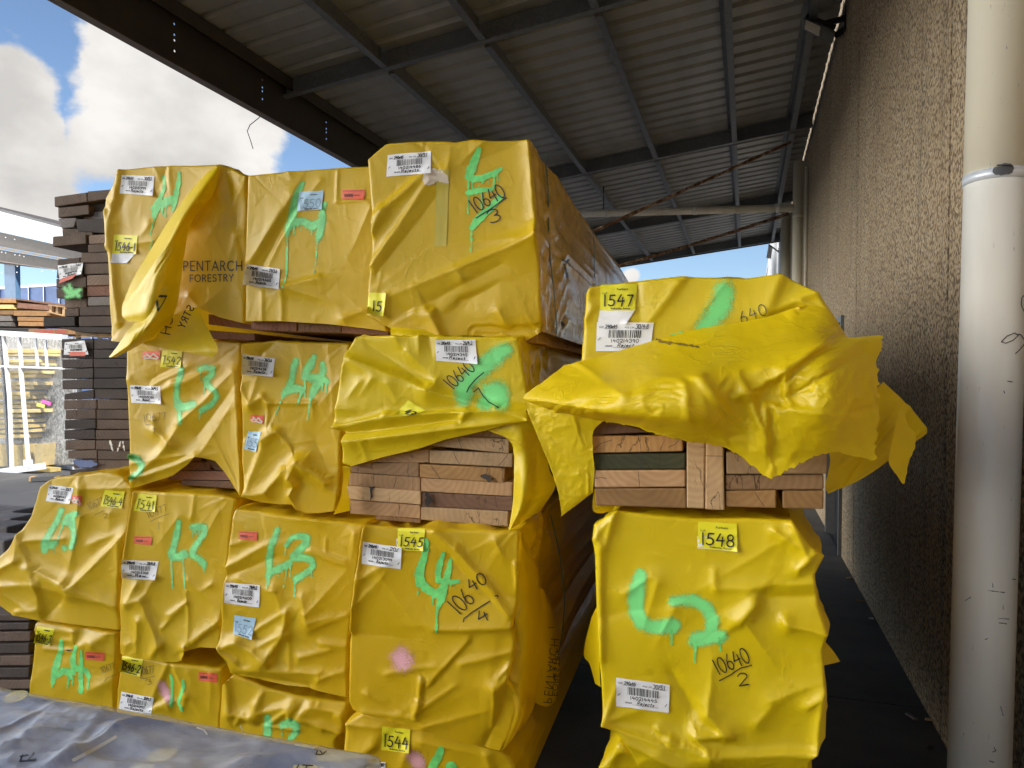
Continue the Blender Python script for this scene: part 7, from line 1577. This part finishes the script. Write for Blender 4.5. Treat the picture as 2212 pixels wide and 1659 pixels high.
    stick('dark metal strip lying at the foot of the glass door', (420, 1365), (730, 1345), .12, .06, 'steel_dark'); stick('yellow offcut lying beside the metal strips', (420, 1390), (550, 1400), .2, .07, 'yellow_timber', 'timber_offcut'); stick('bright aluminium strip lying across the dark ones', (440, 1352), (720, 1385), .05, .05, 'aluminium')
    # a pile of pallets and planks behind, seen above the glass door
    Yp = 17.0
    def plank(x0, y0, x1, y1, th, m, lab, name='plank', Y=Yp, L=1.2, k=0):
        o = px_board(name, None, WF, Y, T('d3', [(x0, y0), (x1, y1), (x1, y1 + th), (x0, y0 + th)]), m, L, 600 + k, .006); return tag(o, lab, 'plank', 'planks piled above the glass door')
    plank(-700, 1010, 160, 1022, 46, 'orange_timber', 'brown plank at the top left of the pallet pile', k=1); plank(165, 1020, 660, 1090, 16, 'brown_timber', 'long dark thin plank sloping along the top of the pallet pile', k=2)
    plank(-700, 1078, 132, 1086, 44, 'yellow_timber', 'yellow plank at the left of the pallet pile', k=3); plank(180, 1066, 515, 1092, 54, 'red_timber', 'weathered reddish plank in the middle of the pallet pile', k=4); plank(-700, 1142, 135, 1146, 44, 'orange_timber', 'orange plank under the yellow one in the pallet pile', k=5); plank(140, 1146, 520, 1150, 54, 'orange_timber', 'orange plank under the reddish one in the pallet pile', k=6)
    plank(180, 1210, 450, 1215, 44, 'orange_timber', 'short orange plank above the stencilled one', k=7); plank(190, 1262, 440, 1265, 44, 'orange_timber', 'lowest short orange plank above the stencilled one', k=8); plank(-700, 1190, 110, 1200, 56, 'grey_timber', 'grey plank at the lower left of the pallet pile', k=9); plank(-700, 1262, 116, 1266, 44, 'grey_timber', 'lowest grey plank of the pallet pile, left', k=10)
    plank(-700, 1322, 400, 1326, 22, 'black_timber', 'thin black plank resting on top of the glass door', k=12)
    st = plank(295, 1336, 775, 1342, 52, 'orange_timber', 'plank stencilled in red above the glass door', Y=16.6, k=11)
    pl = [WF.at(x, y, 16.585) for x, y in T('d3', [(200, 1420), (900, 1420), (900, 1300), (200, 1300)])]; s = Surf(pl, [(0, 1, 2, 3)], WF, 16.585)
    mark('stencil', s, st, [[tuple(p) for p in q] for q in text('STANDARD 131026', T('d3', [(362, 1384)])[0][:2], T('d3', [(684, 1380)])[0][:2], 8.2, 0, .2)], .75, MAT['red_stencil'], .6, .003)
    # pale pallets
    for nm, pts, lab in (('pallet', [(515, 1090), (665, 1110), (665, 1200), (510, 1160)], 'pale new pallet jutting right from the pallet pile'), ('pallet', [(775, 1345), (1020, 1380), (1130, 1400), (780, 1420)], 'pale new pallet on top of the glass door, beside the stencilled plank')):
        p = [WF.at(x, y, Yp - .1) for x, y in T('d3', pts)]; rr = thing('pallet', lab, 'pallet', (p[0] + p[2]) / 2, 'pale pallets in the yard')
        d = (p[1] - p[0]); h = np.linalg.norm(p[3] - p[0])
        MB().bar(p[0], p[1], .10, .035).build('deck_board', MAT['pale_timber'], rr); MB().bar(p[3], p[2], .10, .035).build('deck_board', MAT['pale_timber'], rr)
        for t in (.06, .5, .94): MB().bar(p[0] + (p[1] - p[0]) * t + np.array([0, .05, -.02]), p[3] + (p[2] - p[3]) * t + np.array([0, .05, .02]), .10, .09, up=(0, 1, 0)).build('block', MAT['pale_timber'], rr)
        for t in (.2, .4, .6, .8): MB().bar(p[0] + d * t, p[0] + d * t + np.array([0, 1.0, 0]), .10, .02).build('deck_board', MAT['pale_timber'], rr)
    # steel stand that holds the planks up
    st_ = thing('storage_rack', 'dark steel storage rack carrying the planks behind the glass door', 'rack', (onY(60, 740, Yp)[0], Yp + .5, 0))
    zb = onY(0, 712, Yp)[2] - .03; x0, x1 = onY(-140, 700, Yp)[0], onY(165, 700, Yp)[0]
    MB().box(x0, x1, Yp + .1, Yp + .2, zb - .12, zb).build('rail', MAT['steel_dark'], st_); MB().box(x0, x1, Yp + .9, Yp + 1.0, zb - .12, zb).build('rail', MAT['steel_dark'], st_)
    for x in (x0 + .1, (x0 + x1) / 2, x1 - .1):
        for y in (.15, .95): MB().box(x - .05, x + .05, Yp + y - .05, Yp + y + .05, 0, zb - .121).build('leg', MAT['steel_dark'], st_)
    # neighbouring open shed: white fascia, brown beams, blue post
    Ys = 24.0
    S = lambda x, y, Y=Ys: WF.at(*T('d3', [(x, y)])[0], Y)
    sh = thing('open_shed', 'open shed with a white fascia, brown beams and a blue steel post beyond the stacks', 'shed', (S(70, 900)[0], Ys, 0))
    def band(p0, p1, q1, q0, th, m, name, Y=Ys):
        a = [S(*p, Y) for p in (q0, q1, p1, p0)]; MB().hexa([a[0], a[1], a[1] + np.array([0, th, 0]), a[0] + np.array([0, th, 0]), a[3], a[2], a[2] + np.array([0, th, 0]), a[3] + np.array([0, th, 0])]).build(name, MAT[m], sh)
    band((-900, -120), (1100, 410), (1100, 580), (-900, 120), .1, 'shed_white', 'fascia'); band((-900, -150), (1100, 385), (1100, 409), (-900, -121), .25, 'steel_dark', 'gutter')
    mb = MB()
    for k in range(-8, 14):
        x = 65 + k * 120; y = 160 + k * 29.5; a = S(x, y, Ys + .1); mb.hexa([(a[0] + dx * .28, a[1] + dy * 9, a[2] - .18 + dz * .24) for dz in (0, 1) for dx, dy in ((0, 0), (1, 0), (1, 1), (0, 1))])
    mb.build('roof_rib', MAT['shed_white'], sh)
    a = [S(-900, -130, Ys + .12), S(1100, 395, Ys + .12)]; MB().hexa([a[0], a[1], a[1] + np.array([0, 9, 0]), a[0] + np.array([0, 9, 0])] + [p + np.array([0, 0, .06]) for p in (a[0], a[1], a[1] + np.array([0, 9, 0]), a[0] + np.array([0, 9, 0]))]).build('roof', MAT['shed_brown'], sh)
    band((-900, 130), (1100, 585), (1100, 680), (-900, 320), .12, 'shed_brown', 'beam', Ys + .15); band((-900, 322), (1100, 688), (1100, 702), (-900, 350), .3, 'beam_lip', 'beam_flange', Ys + .1); band((-900, 360), (1100, 706), (1100, 780), (-900, 560), .12, 'shed_brown', 'beam', Ys + .3); band((-900, 500), (1100, 790), (1100, 798), (-900, 512), .3, 'beam_lip', 'beam_flange', Ys + .12)
    mb = MB()
    for (x, y) in ((55, 388), (148, 408), (15, 540), (55, 548), (152, 568), (200, 574), (246, 586), (176, 688), (14, 752), (172, 750), (432, 738), (550, 738), (65, 318), (136, 332), (205, 352), (200, 222), (550, 305), (420, 284)):
        p = S(x, y, Ys - .01); mb.tube([p, p + np.array([0, .03, 0])], .028, 8)
    mb.build('bolt_heads', MAT['white_steel'], sh)
    def post(xa, xb, y0, y1, Y):
        p0, p1, p2, p3 = S(xa, y0, Y), S(xb, y0, Y), S(xb, y1, Y), S(xa, y1, Y)
        z0 = 0; MB().box(p0[0], p1[0], Y, Y + .25, 0, p0[2]).build('post', MAT['shed_blue'], sh)
    post(42, 155, 640, 1000, Ys + .35); post(-560, -450, 560, 1000, Ys + .35); post(1200, 1310, 780, 1000, Ys + .35)
    # blue ribbed fence
    Yf = 30.0
    f = thing('metal_fence', 'blue ribbed metal fence beyond the open shed', 'fence', (onY(60, 640, Yf)[0], Yf, 0))
    Fp = lambda x, y: onY(*T('d3', [(x, y)])[0], Yf)
    x0 = Fp(-1500, 900)[0]; x1 = Fp(2200, 900)[0]; zt = Fp(300, 908)[2]
    n = 24; dx = (x1 - x0) / n
    for k in range(n):
        MB().box(x0 + k * dx + .02, x0 + (k + 1) * dx - .02, Yf, Yf + .04, 0, zt).build('panel', MAT['fence_blue'], f); MB().box(x0 + k * dx - .05, x0 + k * dx + .012, Yf - .05, Yf - .002, 0, zt).build('post', MAT['aluminium'], f)
    MB().box(x0, x1, Yf - .04, Yf + .06, zt + .0005, zt + .14).build('top_rail', MAT['aluminium'], f); MB().box(x0, x1, Yf - .03, Yf - .001, zt - 1.15, zt - 1.08).build('rail', MAT['aluminium'], f)
    # weathered round-edged timbers on the ground at the left edge
    for k, (y0, y1) in enumerate(((440, 505), (515, 585), (600, 640), (745, 800))):
        P2 = [onZ(*p, .14) for p in T('e2', [(-500, y0 - 10), (250 - 20 * k, y0 + 30)])]
        o = MB().bar(P2[0], P2[1], .30, .24).build('sleeper', MAT['grey_timber'], bevel=.015)
        tag(o, f"grey weathered sleeper on the asphalt at the left edge, {['farthest', 'second', 'third', 'nearest'][k]} of the four", 'sleeper', 'sleepers on the asphalt')
background()
